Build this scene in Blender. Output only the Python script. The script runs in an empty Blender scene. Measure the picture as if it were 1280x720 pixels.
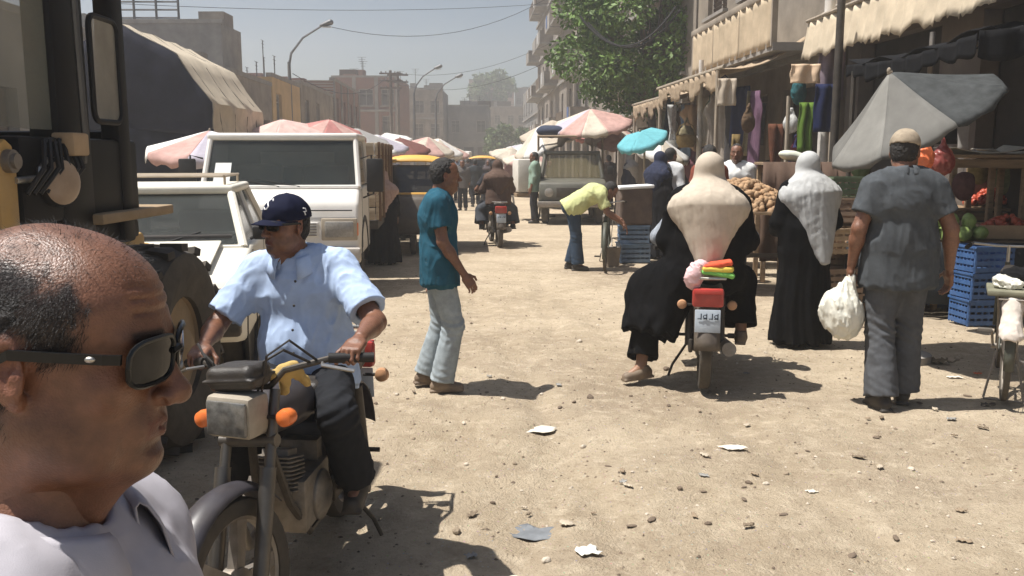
import bpy, bmesh, math, random
import numpy as np
from mathutils import Vector, Matrix, Euler
R = math.radians
random.seed(7); rng = np.random.default_rng(7)
SC = bpy.context.scene
COL = SC.collection

# ------------------------------------------------------------ camera
CAM_H = 1.65; FPX = 1100.0; PITCH = math.atan(165.0/FPX)
cam_d = bpy.data.cameras.new('camera'); cam = bpy.data.objects.new('camera', cam_d)
COL.objects.link(cam); SC.camera = cam
cam.location = (0, 0, CAM_H); cam.rotation_euler = (math.pi/2-PITCH, 0, 0)
cam_d.sensor_width = 36; cam_d.lens = 36*FPX/1280; cam_d.clip_start = .05; cam_d.clip_end = 3000
# ------------------------------------------------------------ sky, sun, exposure
SUN_DIR = Vector((-.40, -.03, .92)).normalized()          # towards the sun
w = bpy.data.worlds.new('World'); SC.world = w; w.use_nodes = True
nt = w.node_tree; bg = nt.nodes['Background']
sky = nt.nodes.new('ShaderNodeTexSky'); sky.sky_type = 'NISHITA'; sky.sun_disc = False
sky.sun_elevation = math.asin(SUN_DIR.z); sky.sun_rotation = math.atan2(SUN_DIR.x, SUN_DIR.y)
sky.air_density = 1.0; sky.dust_density = 1.2; sky.ozone_density = 1.0; sky.altitude = 20
nt.links.new(sky.outputs[0], bg.inputs[0]); bg.inputs[1].default_value = .052
sd = bpy.data.lights.new('sun', 'SUN'); sun = bpy.data.objects.new('sun', sd); COL.objects.link(sun)
sd.energy = 5.0; sd.angle = R(.55); sd.color = (1, .965, .91)
sun.rotation_euler = SUN_DIR.to_track_quat('Z', 'Y').to_euler(); sun.location = (0, 0, 60)
SC.view_settings.view_transform = 'Standard'; SC.view_settings.look = 'None'
SC.view_settings.exposure = 0.75; SC.view_settings.gamma = 1.0
SC.view_settings.use_curve_mapping = False
SC.render.engine = 'CYCLES'; SC.cycles.use_denoising = True
SC.cycles.max_bounces = 6; SC.cycles.diffuse_bounces = 3; SC.cycles.glossy_bounces = 3
SC.cycles.transmission_bounces = 6; SC.cycles.transparent_max_bounces = 12; SC.cycles.volume_bounces = 1
SC.cycles.caustics_reflective = False; SC.cycles.caustics_refractive = False

CP, SP = math.cos(PITCH), math.sin(PITCH)
def ray(px, py):
    a = (px-640)/FPX; b = -(py-360)/FPX
    return Vector((a, CP+b*SP, b*CP-SP))
def at(px, py, Y):                  # the real place at distance Y seen there
    d = ray(px, py); return Vector((0, 0, CAM_H))+d*(Y/d.y)
def gnd(px, py, z=0.0):
    d = ray(px, py); t = (z-CAM_H)/d.z
    return Vector((0, 0, CAM_H))+d*t

# ------------------------------------------------------------ tagging
def tag(o, label=None, cat=None, group=None, kind=None):
    if label: o['label'] = label
    if cat: o['category'] = cat
    if group: o['group'] = group
    if kind: o['kind'] = kind
    return o
def thing(name, label, cat, loc=(0, 0, 0), rz=0, group=None, scale=None):
    o = bpy.data.objects.new(name, None); COL.objects.link(o)
    o.empty_display_size = .1
    o.location = loc; o.rotation_euler = (0, 0, rz)
    if scale: o.scale = (scale,)*3
    return tag(o, label, cat, group)
def put(name, me, mat=None, parent=None, loc=None, rot=None, kind=None):
    o = bpy.data.objects.new(name, me); COL.objects.link(o)
    if mat is not None and len(me.materials) == 0:
        me.materials.append(mat)
    if parent: o.parent = parent
    if loc is not None: o.location = loc
    if rot is not None: o.rotation_euler = rot
    if kind: o['kind'] = kind
    return o
def copy_tree(o, parent=None):
    c = o.copy(); COL.objects.link(c)
    if parent: c.parent = parent
    for ch in [x for x in bpy.data.objects if x.parent == o]: copy_tree(ch, c)
    return c

# ------------------------------------------------------------ materials
_mats = {}
def M(name, col=(.5, .5, .5), rough=.8, var=.18, scale=6, bump=0., bscale=80, metal=0., spec=.4,
      dust=0., dcol=(.42, .33, .23), vc=False, detail=6, stretch=None, col2=None, sheen=0, trans=0, alpha=None):
    if name in _mats: return _mats[name]
    m = bpy.data.materials.new(name); m.use_nodes = True; _mats[name] = m
    t = m.node_tree; n = t.nodes; L = t.links.new
    b = n['Principled BSDF']
    b.inputs['Roughness'].default_value = rough; b.inputs['Metallic'].default_value = metal
    b.inputs['Specular IOR Level'].default_value = spec
    tc = n.new('ShaderNodeTexCoord'); mp = n.new('ShaderNodeMapping')
    L(tc.outputs['Object'], mp.inputs[0])
    if stretch: mp.inputs['Scale'].default_value = stretch
    nz = n.new('ShaderNodeTexNoise'); nz.inputs['Scale'].default_value = scale; nz.inputs['Detail'].default_value = detail
    nz.inputs['Roughness'].default_value = .62
    L(mp.outputs[0], nz.inputs['Vector'])
    cr = n.new('ShaderNodeValToRGB'); e = cr.color_ramp.elements
    e[0].position = .3; e[1].position = .7
    c2 = col2 if col2 else tuple(min(1, c*(1+var)) for c in col)
    c1 = col if col2 else tuple(c*(1-var) for c in col)
    e[0].color = (*c1, 1); e[1].color = (*c2, 1)
    L(nz.outputs[0], cr.inputs[0]); out = cr.outputs[0]
    if vc:
        at_ = n.new('ShaderNodeAttribute'); at_.attribute_name = 'Col'
        mx = n.new('ShaderNodeMix'); mx.data_type = 'RGBA'; mx.blend_type = 'MULTIPLY'; mx.inputs[0].default_value = 1
        L(out, mx.inputs[6]); L(at_.outputs['Color'], mx.inputs[7]); out = mx.outputs[2]
    if dust:
        n2 = n.new('ShaderNodeTexNoise'); n2.inputs['Scale'].default_value = scale*.6; n2.inputs['Detail'].default_value = 8
        n2.inputs['Roughness'].default_value = .7
        L(tc.outputs['Object'], n2.inputs['Vector'])
        r2 = n.new('ShaderNodeMapRange'); r2.inputs[1].default_value = .3; r2.inputs[2].default_value = .75
        r2.inputs[3].default_value = dust*.25; r2.inputs[4].default_value = dust
        L(n2.outputs[0], r2.inputs[0])
        mx = n.new('ShaderNodeMix'); mx.data_type = 'RGBA'
        L(r2.outputs[0], mx.inputs[0]); L(out, mx.inputs[6]); mx.inputs[7].default_value = (*dcol, 1)
        out = mx.outputs[2]
        rr = n.new('ShaderNodeMapRange'); rr.inputs[3].default_value = rough; rr.inputs[4].default_value = .9
        L(r2.outputs[0], rr.inputs[0]); L(rr.outputs[0], b.inputs['Roughness'])
    L(out, b.inputs['Base Color'])
    if bump:
        n3 = n.new('ShaderNodeTexNoise'); n3.inputs['Scale'].default_value = bscale; n3.inputs['Detail'].default_value = 4
        L(mp.outputs[0], n3.inputs['Vector'])
        bp = n.new('ShaderNodeBump'); bp.inputs['Strength'].default_value = bump; bp.inputs['Distance'].default_value = .02
        L(n3.outputs[0], bp.inputs['Height']); L(bp.outputs[0], b.inputs['Normal'])
    if sheen: b.inputs['Sheen Weight'].default_value = sheen
    if trans:
        b.inputs['Transmission Weight'].default_value = trans; b.inputs['IOR'].default_value = 1.02
    if alpha is not None: b.inputs['Alpha'].default_value = alpha
    return m
def glass(name, col=(.05, .07, .07), alpha=.6, rough=.06, dust=.12):
    if name in _mats: return _mats[name]
    m = M(name, col, rough=rough, var=.3, scale=3, spec=.6, dust=dust)
    m.node_tree.nodes['Principled BSDF'].inputs['Alpha'].default_value = alpha
    return m

def fab(name, col, **k):
    d = dict(rough=.92, var=.10, scale=14, bump=.12, bscale=420, spec=.08); d.update(k)
    return M(name, col, **d)

# ------------------------------------------------------------ mesh builder
def rotm(r):
    return Euler(r).to_matrix() if r is not None else Matrix.Identity(3)
class MB:
    def __init__(s): s.v = []; s.f = []; s.fm = []; s.m = 0
    def add(s, vs, fs):
        o = len(s.v); s.v += [tuple(v) for v in vs]; s.f += [tuple(i+o for i in f) for f in fs]; s.fm += [s.m]*len(fs)
        return s
    def mat(s, i): s.m = i; return s
    def box(s, c, size, rot=None, taper=1.0):
        m = rotm(rot); c = Vector(c); x, y, z = [a/2 for a in size]; vs = []
        for k, q in ((-z, 1.0), (z, taper)):
            for i, j in ((-x, -y), (x, -y), (x, y), (-x, y)): vs.append(c+m@Vector((i*q, j*q, k)))
        return s.add(vs, [(3, 2, 1, 0), (4, 5, 6, 7), (0, 1, 5, 4), (1, 2, 6, 5), (2, 3, 7, 6), (3, 0, 4, 7)])
    def ring(s, c, ax, r, n, r2=None, ph=0):
        ax = Vector(ax).normalized(); u = ax.orthogonal().normalized()
        if abs(ax.z) < .9: u = ax.cross(Vector((0, 0, 1))).normalized()
        v = ax.cross(u); r2 = r if r2 is None else r2
        return [Vector(c)+u*(r*math.cos(ph+2*math.pi*i/n))+v*(r2*math.sin(ph+2*math.pi*i/n)) for i in range(n)]
    def loft(s, rings, cap=True, close=False):
        n = len(rings[0]); vs = [p for r in rings for p in r]; fs = []
        K = len(rings)
        for k in range(K if close else K-1):
            k2 = (k+1) % K
            for i in range(n): j = (i+1) % n; fs.append((k*n+i, k*n+j, k2*n+j, k2*n+i))
        if cap and not close: fs += [tuple(reversed(range(n))), tuple((K-1)*n+i for i in range(n))]
        return s.add(vs, fs)
    def cyl(s, a, b, r, r2=None, n=12, cap=True):
        a, b = Vector(a), Vector(b); r2 = r if r2 is None else r2
        return s.loft([s.ring(a, b-a, r, n), s.ring(b, b-a, r2, n)], cap)
    def tube(s, pts, r, n=8, r_end=None):
        pts = [Vector(p) for p in pts]; K = len(pts); rings = []
        ax0 = None; u = None
        for i, p in enumerate(pts):
            ax = (pts[min(i+1, K-1)]-pts[max(i-1, 0)]).normalized()
            if u is None: u = ax.orthogonal().normalized()
            else:
                u = (u-ax*u.dot(ax)); u = u.normalized() if u.length > 1e-6 else ax.orthogonal().normalized()
            v = ax.cross(u); rr = r if r_end is None else r+(r_end-r)*i/(K-1)
            rings.append([p+u*(rr*math.cos(2*math.pi*j/n))+v*(rr*math.sin(2*math.pi*j/n)) for j in range(n)])
        return s.loft(rings)
    def lathe(s, c, ax, prof, n=20):     # prof: (radius, along)
        ax = Vector(ax).normalized(); c = Vector(c)
        return s.loft([s.ring(c+ax*t, ax, max(r, 1e-4), n) for r, t in prof])
    def torus(s, c, ax, R_, r, n=28, m=10, sq=1.0):
        ax = Vector(ax).normalized(); c = Vector(c); rings = []
        for i, q in enumerate(s.ring((0, 0, 0), ax, 1.0, n)):
            rings.append([c+q*(R_+r*math.cos(2*math.pi*j/m))+ax*(r*sq*math.sin(2*math.pi*j/m)) for j in range(m)])
        return s.loft(rings, close=True)
    def ell(s, c, r, rot=None, n=12, m=8):
        c = Vector(c); mm = rotm(rot); vs = []; fs = []
        vs.append(c+mm@Vector((0, 0, -r[2])))
        for k in range(1, m):
            ph = -math.pi/2+math.pi*k/m
            for i in range(n):
                a = 2*math.pi*i/n
                vs.append(c+mm@Vector((r[0]*math.cos(ph)*math.cos(a), r[1]*math.cos(ph)*math.sin(a), r[2]*math.sin(ph))))
        vs.append(c+mm@Vector((0, 0, r[2]))); T = len(vs)-1
        for i in range(n):
            j = (i+1) % n; fs.append((0, 1+j, 1+i)); fs.append((T, 1+(m-2)*n+i, 1+(m-2)*n+j))
            for k in range(m-2): fs.append((1+k*n+i, 1+k*n+j, 1+(k+1)*n+j, 1+(k+1)*n+i))
        return s.add(vs, fs)
    def prism(s, prof, x0, x1, ax='x', shrink=None):   # prof 2D polygon (a,b) extruded along ax
        def P(a, b, t):
            return {'x': (t, a, b), 'y': (a, t, b), 'z': (a, b, t)}[ax]
        n = len(prof); p2 = shrink if shrink else prof
        vs = [P(a, b, x0) for a, b in prof]+[P(a, b, x1) for a, b in p2]
        fs = [tuple(reversed(range(n))), tuple(range(n, 2*n))]+[(i, (i+1) % n, n+(i+1) % n, n+i) for i in range(n)]
        return s.add(vs, fs)
    def quad(s, a, b, c, d, th=0.0):
        a, b, c, d = map(Vector, (a, b, c, d))
        if not th: return s.add([a, b, c, d], [(0, 1, 2, 3)])
        nrm = (b-a).cross(d-a).normalized()*th
        return s.add([a, b, c, d, a-nrm, b-nrm, c-nrm, d-nrm], [(0, 1, 2, 3), (7, 6, 5, 4), (0, 4, 5, 1), (1, 5, 6, 2), (2, 6, 7, 3), (3, 7, 4, 0)])
    def sheet(s, grid, th=.01):          # grid[i][j] of points, given thickness
        ni, nj = len(grid), len(grid[0]); g = [[Vector(p) for p in r] for r in grid]
        top = [p for r in g for p in r]; nr = []
        for i in range(ni):
            for j in range(nj):
                du = g[min(i+1, ni-1)][j]-g[max(i-1, 0)][j]; dv = g[i][min(j+1, nj-1)]-g[i][max(j-1, 0)]
                nr.append(du.cross(dv).normalized()*th)
        bot = [p-n for p, n in zip(top, nr)]; N = ni*nj; fs = []
        for i in range(ni-1):
            for j in range(nj-1):
                a, b, c, d = i*nj+j, (i+1)*nj+j, (i+1)*nj+j+1, i*nj+j+1
                fs.append((a, b, c, d)); fs.append((N+d, N+c, N+b, N+a))
        for i in range(ni-1):
            fs.append((i*nj, N+i*nj, N+(i+1)*nj, (i+1)*nj)); e = nj-1
            fs.append((i*nj+e, (i+1)*nj+e, N+(i+1)*nj+e, N+i*nj+e))
        for j in range(nj-1):
            fs.append((j, j+1, N+j+1, N+j)); e = (ni-1)*nj
            fs.append((e+j, N+e+j, N+e+j+1, e+j+1))
        return s.add(top+bot, fs)
    def mesh(s, name, mats=(), smooth=False, bevel=0, seg=2, fix=True):
        me = bpy.data.meshes.new(name); me.from_pydata(s.v, [], s.f)
        for m in mats: me.materials.append(m)
        if len(mats) > 1: me.polygons.foreach_set('material_index', s.fm)
        if bevel or fix:
            bm = bmesh.new(); bm.from_mesh(me)
            if fix: bmesh.ops.recalc_face_normals(bm, faces=bm.faces)
            if bevel:
                es = [e for e in bm.edges if len(e.link_faces) == 2 and e.calc_face_angle(0) > .5]
                bmesh.ops.bevel(bm, geom=es, offset=bevel, segments=seg, affect='EDGES', profile=.5, clamp_overlap=True)
            bm.to_mesh(me); bm.free()
        if smooth:
            me.polygons.foreach_set('use_smooth', [True]*len(me.polygons))
            if smooth != 'all':
                try: me.set_sharp_from_angle(angle=R(40))
                except Exception: pass
        me.update(); return me
    def build(s, name, mat, parent=None, smooth=True, bevel=0, seg=2, kind=None, loc=None, rot=None):
        mats = mat if isinstance(mat, (list, tuple)) else (mat,)
        return put(name, s.mesh(name, mats, smooth, bevel, seg), None, parent, loc, rot, kind)

# ------------------------------------------------------------ smooth distance-field bodies
_LAT = rng.random((32, 32, 32)).astype(np.float32)
def vnoise(p):                           # p (...,3) -> [-1,1]
    i = np.floor(p).astype(np.int32); f = (p-i).astype(np.float32); f = f*f*(3-2*f); i &= 31; j = (i+1) & 31
    def g(a, b, c): return _LAT[a, b, c]
    x0, y0, z0, x1, y1, z1 = i[..., 0], i[..., 1], i[..., 2], j[..., 0], j[..., 1], j[..., 2]
    fx, fy, fz = f[..., 0], f[..., 1], f[..., 2]
    a = g(x0, y0, z0)*(1-fx)+g(x1, y0, z0)*fx; b = g(x0, y1, z0)*(1-fx)+g(x1, y1, z0)*fx
    c = g(x0, y0, z1)*(1-fx)+g(x1, y0, z1)*fx; d = g(x0, y1, z1)*(1-fx)+g(x1, y1, z1)*fx
    return ((a*(1-fy)+b*fy)*(1-fz)+(c*(1-fy)+d*fy)*fz)*2-1
A_ = lambda p: np.array(p, np.float32)
class SDF:
    def __init__(s, res): s.res = res; s.ops = []; s.lo = A_((9e9,)*3); s.hi = A_((-9e9,)*3); s.post = []
    def _ext(s, lo, hi): s.lo = np.minimum(s.lo, lo); s.hi = np.maximum(s.hi, hi)
    def cap(s, a, b, ra, rb=None, k=.02, lat=None, st=1.0, sub=False, flat=None):
        a, b = A_(a), A_(b); rb = ra if rb is None else rb; rm = max(ra, rb)*max(st, 1)
        lo, hi = np.minimum(a, b)-rm, np.maximum(a, b)+rm
        ln = None if lat is None else A_(lat)/np.linalg.norm(lat)
        ab = b-a; L2 = float(ab@ab)+1e-9
        def fn(P):
            q = P-a; t = np.clip((q@ab)/L2, 0, 1)
            d = q-t[..., None]*ab
            if ln is not None:
                c = d@ln; d = d-(c*(1-1/st))[..., None]*ln
            r = np.sqrt((d*d).sum(-1))-(ra+(rb-ra)*t)
            if flat is not None:
                u = ab/math.sqrt(L2)
                if 'b' in flat: r = np.maximum(r, (P-b)@u)
                if 'a' in flat: r = np.maximum(r, -(q@u))
            return r
        s.ops.append((fn, lo, hi, k, sub))
        if not sub: s._ext(lo, hi)
        return s
    def ell(s, c, r, rot=None, k=.015, sub=False):
        c, r = A_(c), A_(r); m = np.array(rotm(rot), np.float32); rm = r.max() if rot is not None else r
        def fn(P):
            q = (P-c)@m; n = np.sqrt(((q/r)**2).sum(-1)); g = np.sqrt(((q/(r*r))**2).sum(-1))+1e-6
            return n*(n-1)/g
        s.ops.append((fn, c-rm, c+rm, k, sub))
        if not sub: s._ext(c-rm, c+rm)
        return s
    def box(s, c, h, rot=None, rd=.01, k=.015, sub=False):
        c, h = A_(c), A_(h); m = np.array(rotm(rot), np.float32); rm = np.linalg.norm(h) if rot is not None else h
        def fn(P):
            q = np.abs((P-c)@m)-(h-rd)
            return np.sqrt((np.maximum(q, 0)**2).sum(-1))+np.minimum(q.max(-1), 0)-rd
        s.ops.append((fn, c-rm, c+rm, k, sub))
        if not sub: s._ext(c-rm, c+rm)
        return s
    def plane(s, p, n):                  # keep the side where (P-p).n < 0
        p = A_(p); n = A_(n)/np.linalg.norm(n)
        s.ops.append((lambda P: -((P-p)@n), None, None, .006, True)); return s
    def folds(s, fn): s.post.append(fn); return s
    def run(s):
        h = s.res; lo = s.lo-3*h; hi = s.hi+3*h; n = np.ceil((hi-lo)/h).astype(int)+1
        ax = [lo[i]+h*np.arange(n[i], dtype=np.float32) for i in range(3)]
        D = np.full(n, 1.0, np.float32)
        for fn, a, b, k, sub in s.ops:
            if a is None: sl = [slice(0, n[i]) for i in range(3)]
            else:
                mg = k*1.5+3*h
                sl = []
                for i in range(3):
                    i0 = int(max(0, math.floor((a[i]-mg-lo[i])/h))); i1 = int(min(n[i], math.ceil((b[i]+mg-lo[i])/h)+1))
                    sl.append(slice(i0, max(i0, i1)))
            sl = tuple(sl)
            if any(q.stop <= q.start for q in sl): continue
            g = np.stack(np.meshgrid(*[ax[i][sl[i]] for i in range(3)], indexing='ij'), -1)
            d = fn(g); cur = D[sl]
            if sub:
                d = -d; hh = np.maximum(k-np.abs(cur-d), 0)/k; D[sl] = np.maximum(cur, d)+hh*hh*k*.25
            else:
                hh = np.maximum(k-np.abs(cur-d), 0)/k; D[sl] = np.minimum(cur, d)-hh*hh*k*.25
        if s.post:
            idx = np.argwhere(np.abs(D) < .06); P = lo+h*idx.astype(np.float32)
            for fn in s.post: D[idx[:, 0], idx[:, 1], idx[:, 2]] += fn(P).astype(np.float32)
        return nets(D, lo, h)
def nets(D, o, h):
    S = D < 0; nx, ny, nz = D.shape
    cnt = sum(S[i:nx-1+i, j:ny-1+j, k:nz-1+k].astype(np.int8) for i in (0, 1) for j in (0, 1) for k in (0, 1))
    act = (cnt > 0) & (cnt < 8); ac = np.argwhere(act); N = len(ac)
    idx = np.full(act.shape, -1, np.int64); idx[act] = np.arange(N)
    acc = np.zeros((N, 3), np.float32); num = np.zeros(N, np.float32)
    cs = [(i, j, k) for i in (0, 1) for j in (0, 1) for k in (0, 1)]
    for a in cs:
        for e in range(3):
            if a[e]: continue
            b = list(a); b[e] = 1
            da = D[ac[:, 0]+a[0], ac[:, 1]+a[1], ac[:, 2]+a[2]]; db = D[ac[:, 0]+b[0], ac[:, 1]+b[1], ac[:, 2]+b[2]]
            m = (da < 0) != (db < 0); t = np.where(m, da/np.where(m, da-db, 1), 0)
            p = np.array(a, np.float32)[None].repeat(N, 0); p[:, e] += t
            acc[m] += p[m]; num[m] += 1
    V = o+h*(ac+acc/num[:, None])
    F = []
    for e in range(3):
        sl0 = [slice(1, -1)]*3; sl0[e] = slice(0, -1); sl1 = [slice(1, -1)]*3; sl1[e] = slice(1, None)
        a, b = S[tuple(sl0)], S[tuple(sl1)]; ed = np.argwhere(a != b)
        if not len(ed): continue
        off = np.array([1, 1, 1]); off[e] = 0; base = ed+off
        u, v = (e+1) % 3, (e+2) % 3
        def cell(du, dv):
            c = base.copy(); c[:, u] += du; c[:, v] += dv; return idx[c[:, 0], c[:, 1], c[:, 2]]
        q = np.stack([cell(-1, -1), cell(0, -1), cell(0, 0), cell(-1, 0)], 1)
        fl = ~a[ed[:, 0], ed[:, 1], ed[:, 2]]
        q[fl] = q[fl][:, ::-1]; F.append(q)
    F = np.concatenate(F) if F else np.zeros((0, 4), int)
    F = F[(F >= 0).all(1)]
    return V.astype(np.float32), F
def np_mesh(name, V, F, mats=(), col=None, fm=None, smooth=True):
    me = bpy.data.meshes.new(name); me.vertices.add(len(V)); me.vertices.foreach_set('co', np.ascontiguousarray(V, np.float32).ravel())
    k = F.shape[1]; me.loops.add(F.size); me.loops.foreach_set('vertex_index', F.astype(np.int32).ravel())
    me.polygons.add(len(F)); me.polygons.foreach_set('loop_start', np.arange(0, F.size, k, dtype=np.int32))
    me.polygons.foreach_set('loop_total', np.full(len(F), k, np.int32))
    me.polygons.foreach_set('use_smooth', np.full(len(F), smooth))
    for m in mats: me.materials.append(m)
    if fm is not None: me.polygons.foreach_set('material_index', fm.astype(np.int32))
    if col is not None:
        a = me.color_attributes.new('Col', 'FLOAT_COLOR', 'POINT')
        a.data.foreach_set('color', np.c_[col, np.ones(len(V))].astype(np.float32).ravel())
    me.update(calc_edges=True); me.validate(); return me
def joinVF(parts):
    Vs, Fs, o = [], [], 0
    for V, F in parts: Vs.append(V); Fs.append(F+o); o += len(V)
    return np.concatenate(Vs), np.concatenate(Fs)
# ============================================================ ground
def ST(u, v, z=0.): return Vector((u-.0454*v, v, z))
STA = .0454
def dirt():
    m = bpy.data.materials.new('dirt'); m.use_nodes = True; t = m.node_tree; n = t.nodes; L = t.links.new; b = n['Principled BSDF']
    b.inputs['Roughness'].default_value = .95; b.inputs['Specular IOR Level'].default_value = .15
    tc = n.new('ShaderNodeTexCoord')
    def noise(sc, det=8, ro=.6, st=None):
        q = n.new('ShaderNodeTexNoise'); q.inputs['Scale'].default_value = sc; q.inputs['Detail'].default_value = det; q.inputs['Roughness'].default_value = ro
        if st:
            mp = n.new('ShaderNodeMapping'); mp.inputs['Scale'].default_value = st; L(tc.outputs['Object'], mp.inputs[0]); L(mp.outputs[0], q.inputs['Vector'])
        else: L(tc.outputs['Object'], q.inputs['Vector'])
        return q.outputs[0]
    def ramp(src, a, b_, c0, c1):
        r = n.new('ShaderNodeValToRGB'); r.color_ramp.elements[0].position = a; r.color_ramp.elements[1].position = b_
        r.color_ramp.elements[0].color = (*c0, 1); r.color_ramp.elements[1].color = (*c1, 1); L(src, r.inputs[0]); return r.outputs[0]
    def mix(f, a, b_, mode='MIX'):
        x = n.new('ShaderNodeMix'); x.data_type = 'RGBA'; x.blend_type = mode
        if isinstance(f, float): x.inputs[0].default_value = f
        else: L(f, x.inputs[0])
        for s_, i in ((a, 6), (b_, 7)):
            if isinstance(s_, tuple): x.inputs[i].default_value = (*s_, 1)
            else: L(s_, x.inputs[i])
        return x.outputs[2]
    base = ramp(noise(.55, 10, .65), .30, .72, (.40, .315, .215), (.64, .53, .385))
    damp = ramp(noise(.23, 6, .6, (1, 1, 1)), .50, .66, (0, 0, 0), (1, 1, 1))
    c = mix(damp, base, mix(.55, base, (.225, .165, .115)))
    track = ramp(noise(.9, 7, .6, (.25, 1.5, 1)), .50, .68, (0, 0, 0), (.6, .6, .6))
    c = mix(track, c, (.36, .28, .20))
    speck = ramp(noise(17, 8, .8), .50, .72, (.0,)*3, (.75,)*3)
    c = mix(speck, c, (.29, .215, .145))
    lite = ramp(noise(7, 9, .8), .50, .68, (0,)*3, (.85,)*3)
    c = mix(lite, c, (.68, .57, .42))
    rub = ramp(noise(2.6, 9, .75), .55, .70, (0,)*3, (.7,)*3)
    c = mix(rub, c, (.36, .275, .18))
    vo = n.new('ShaderNodeTexVoronoi'); vo.inputs['Scale'].default_value = 34; L(tc.outputs['Object'], vo.inputs['Vector'])
    vs = n.new('ShaderNodeMath'); vs.operation = 'LESS_THAN'; vs.inputs[1].default_value = .13; L(vo.outputs['Distance'], vs.inputs[0])
    c = mix(vs.outputs[0], c, mix(.55, c, mix(.5, vo.outputs['Color'], (.33, .26, .19))))
    L(c, b.inputs['Base Color'])
    bp = n.new('ShaderNodeBump'); bp.inputs['Strength'].default_value = .9; bp.inputs['Distance'].default_value = .03
    h = n.new('ShaderNodeMath'); h.operation = 'ADD'; L(noise(22, 8, .72), h.inputs[0]); L(noise(75, 4, .7), h.inputs[1]); L(h.outputs[0], bp.inputs['Height']); L(bp.outputs[0], b.inputs['Normal'])
    return m
DIRT = dirt()
def ground_z(x, y):
    P = np.stack([x, y, np.zeros_like(x)], -1)
    f = np.clip((16-y)/6, 0, 1)
    rut = np.exp(-((x+.15*y-1.0+.1*vnoise(P*.8))/.10)**2)+np.exp(-((x+.15*y-2.1+.1*vnoise(P*.8+4))/.11)**2)+np.exp(-((x-.05*y+.1+.12*vnoise(P*.7+9))/.08)**2)
    return (.016*vnoise(P*1.3)+.012*vnoise(P*3.1+7)+.011*vnoise(P*7.3+3)+.009*np.abs(vnoise(P*13+1))-.018*rut-.022)*f
def graded(lo, hi, step, far, n):
    core = np.arange(lo, hi+1e-6, step); g = np.geomspace(step, far, n)
    return np.concatenate([(lo-np.cumsum(g))[::-1], core, hi+np.cumsum(g)])
gx = graded(-4.2, 6.2, .05, 120, 26); gy = graded(1.2, 12., .05, 140, 26)
X, Y = np.meshgrid(gx, gy, indexing='ij'); Z = ground_z(X, Y)
ni, nj = X.shape; ii = np.arange(ni*nj).reshape(ni, nj)
F = np.stack([ii[:-1, :-1], ii[1:, :-1], ii[1:, 1:], ii[:-1, 1:]], -1).reshape(-1, 4)
tag(put('ground', np_mesh('ground', np.stack([X, Y, Z], -1).reshape(-1, 3), F, (DIRT,))), kind='structure')
def gz(x, y): return float(ground_z(np.array([x], float), np.array([y], float))[0])

# ============================================================ buildings
PLASTER_B = M('plaster_beige', (.225, .19, .155), rough=.92, var=.38, scale=1.2, detail=10, bump=.25, bscale=18)
PLASTER_T = M('plaster_tan', (.25, .21, .165), rough=.92, var=.4, scale=.9, detail=10, bump=.25, bscale=18)
PLASTER_G = M('plaster_grey', (.21, .195, .18), rough=.92, var=.25, scale=.9, detail=10, bump=.2, bscale=18)
PLASTER_P = M('plaster_pinkish', (.40, .30, .26), rough=.92, var=.2, scale=.7, detail=10)
PLASTER_Y = M('plaster_ochre', (.50, .34, .16), rough=.92, var=.2, scale=1., detail=10)
CONC = M('raw_concrete', (.25, .23, .205), rough=.95, var=.22, scale=2., bump=.3, bscale=25)
WOODB = M('weathered_wood', (.10, .07, .045), rough=.85, var=.35, scale=5, stretch=(4, 4, .6), bump=.3, bscale=40)
SHADEPL = M('plaster_shade_dark', (.12, .10, .085), rough=.93, var=.35, scale=1.2, detail=10, bump=.3, bscale=18)  # plaster darkened: deep shade behind the stall put into its colour
SHADEIN = M('interior_shade', (.035, .03, .027), rough=.95, var=.4, scale=2)  # flat dark colour painted in for the shade of shop interiors
SHUT = M('shutter_brown', (.085, .06, .045), rough=.8, var=.3, scale=6, stretch=(1, 1, 8))
PANE = M('window_pane', (.03, .034, .036), rough=.15, var=.5, scale=1.5, dust=.35)
FRAMEW = M('window_frame', (.30, .27, .23), rough=.75, var=.25, scale=6)
def brickmat():
    m = bpy.data.materials.new('far_brick'); m.use_nodes = True; t = m.node_tree; n = t.nodes; L = t.links.new; b = n['Principled BSDF']; b.inputs['Roughness'].default_value = .93
    tc = n.new('ShaderNodeTexCoord'); mp = n.new('ShaderNodeMapping'); mp.inputs['Rotation'].default_value = (R(90), 0, 0); L(tc.outputs['Object'], mp.inputs[0])
    br = n.new('ShaderNodeTexBrick'); br.inputs['Scale'].default_value = 3.2; br.inputs['Color1'].default_value = (.26, .12, .08, 1); br.inputs['Color2'].default_value = (.20, .11, .08, 1); br.inputs['Mortar'].default_value = (.33, .28, .23, 1)
    br.inputs['Mortar Size'].default_value = .018; L(mp.outputs[0], br.inputs['Vector'])
    nz = n.new('ShaderNodeTexNoise'); nz.inputs['Scale'].default_value = 1.1; nz.inputs['Detail'].default_value = 9; L(tc.outputs['Object'], nz.inputs['Vector'])
    mx = n.new('ShaderNodeMix'); mx.data_type = 'RGBA'; mx.blend_type = 'MULTIPLY'; mx.inputs[0].default_value = .7; L(br.outputs[0], mx.inputs[6])
    cr = n.new('ShaderNodeValToRGB'); cr.color_ramp.elements[0].color = (.5, .5, .5, 1); cr.color_ramp.elements[1].color = (1.2, 1.15, 1.1, 1); L(nz.outputs[0], cr.inputs[0]); L(cr.outputs[0], mx.inputs[7]); L(mx.outputs[2], b.inputs['Base Color'])
    return m
BRICK = brickmat()
_win = {}
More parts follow.
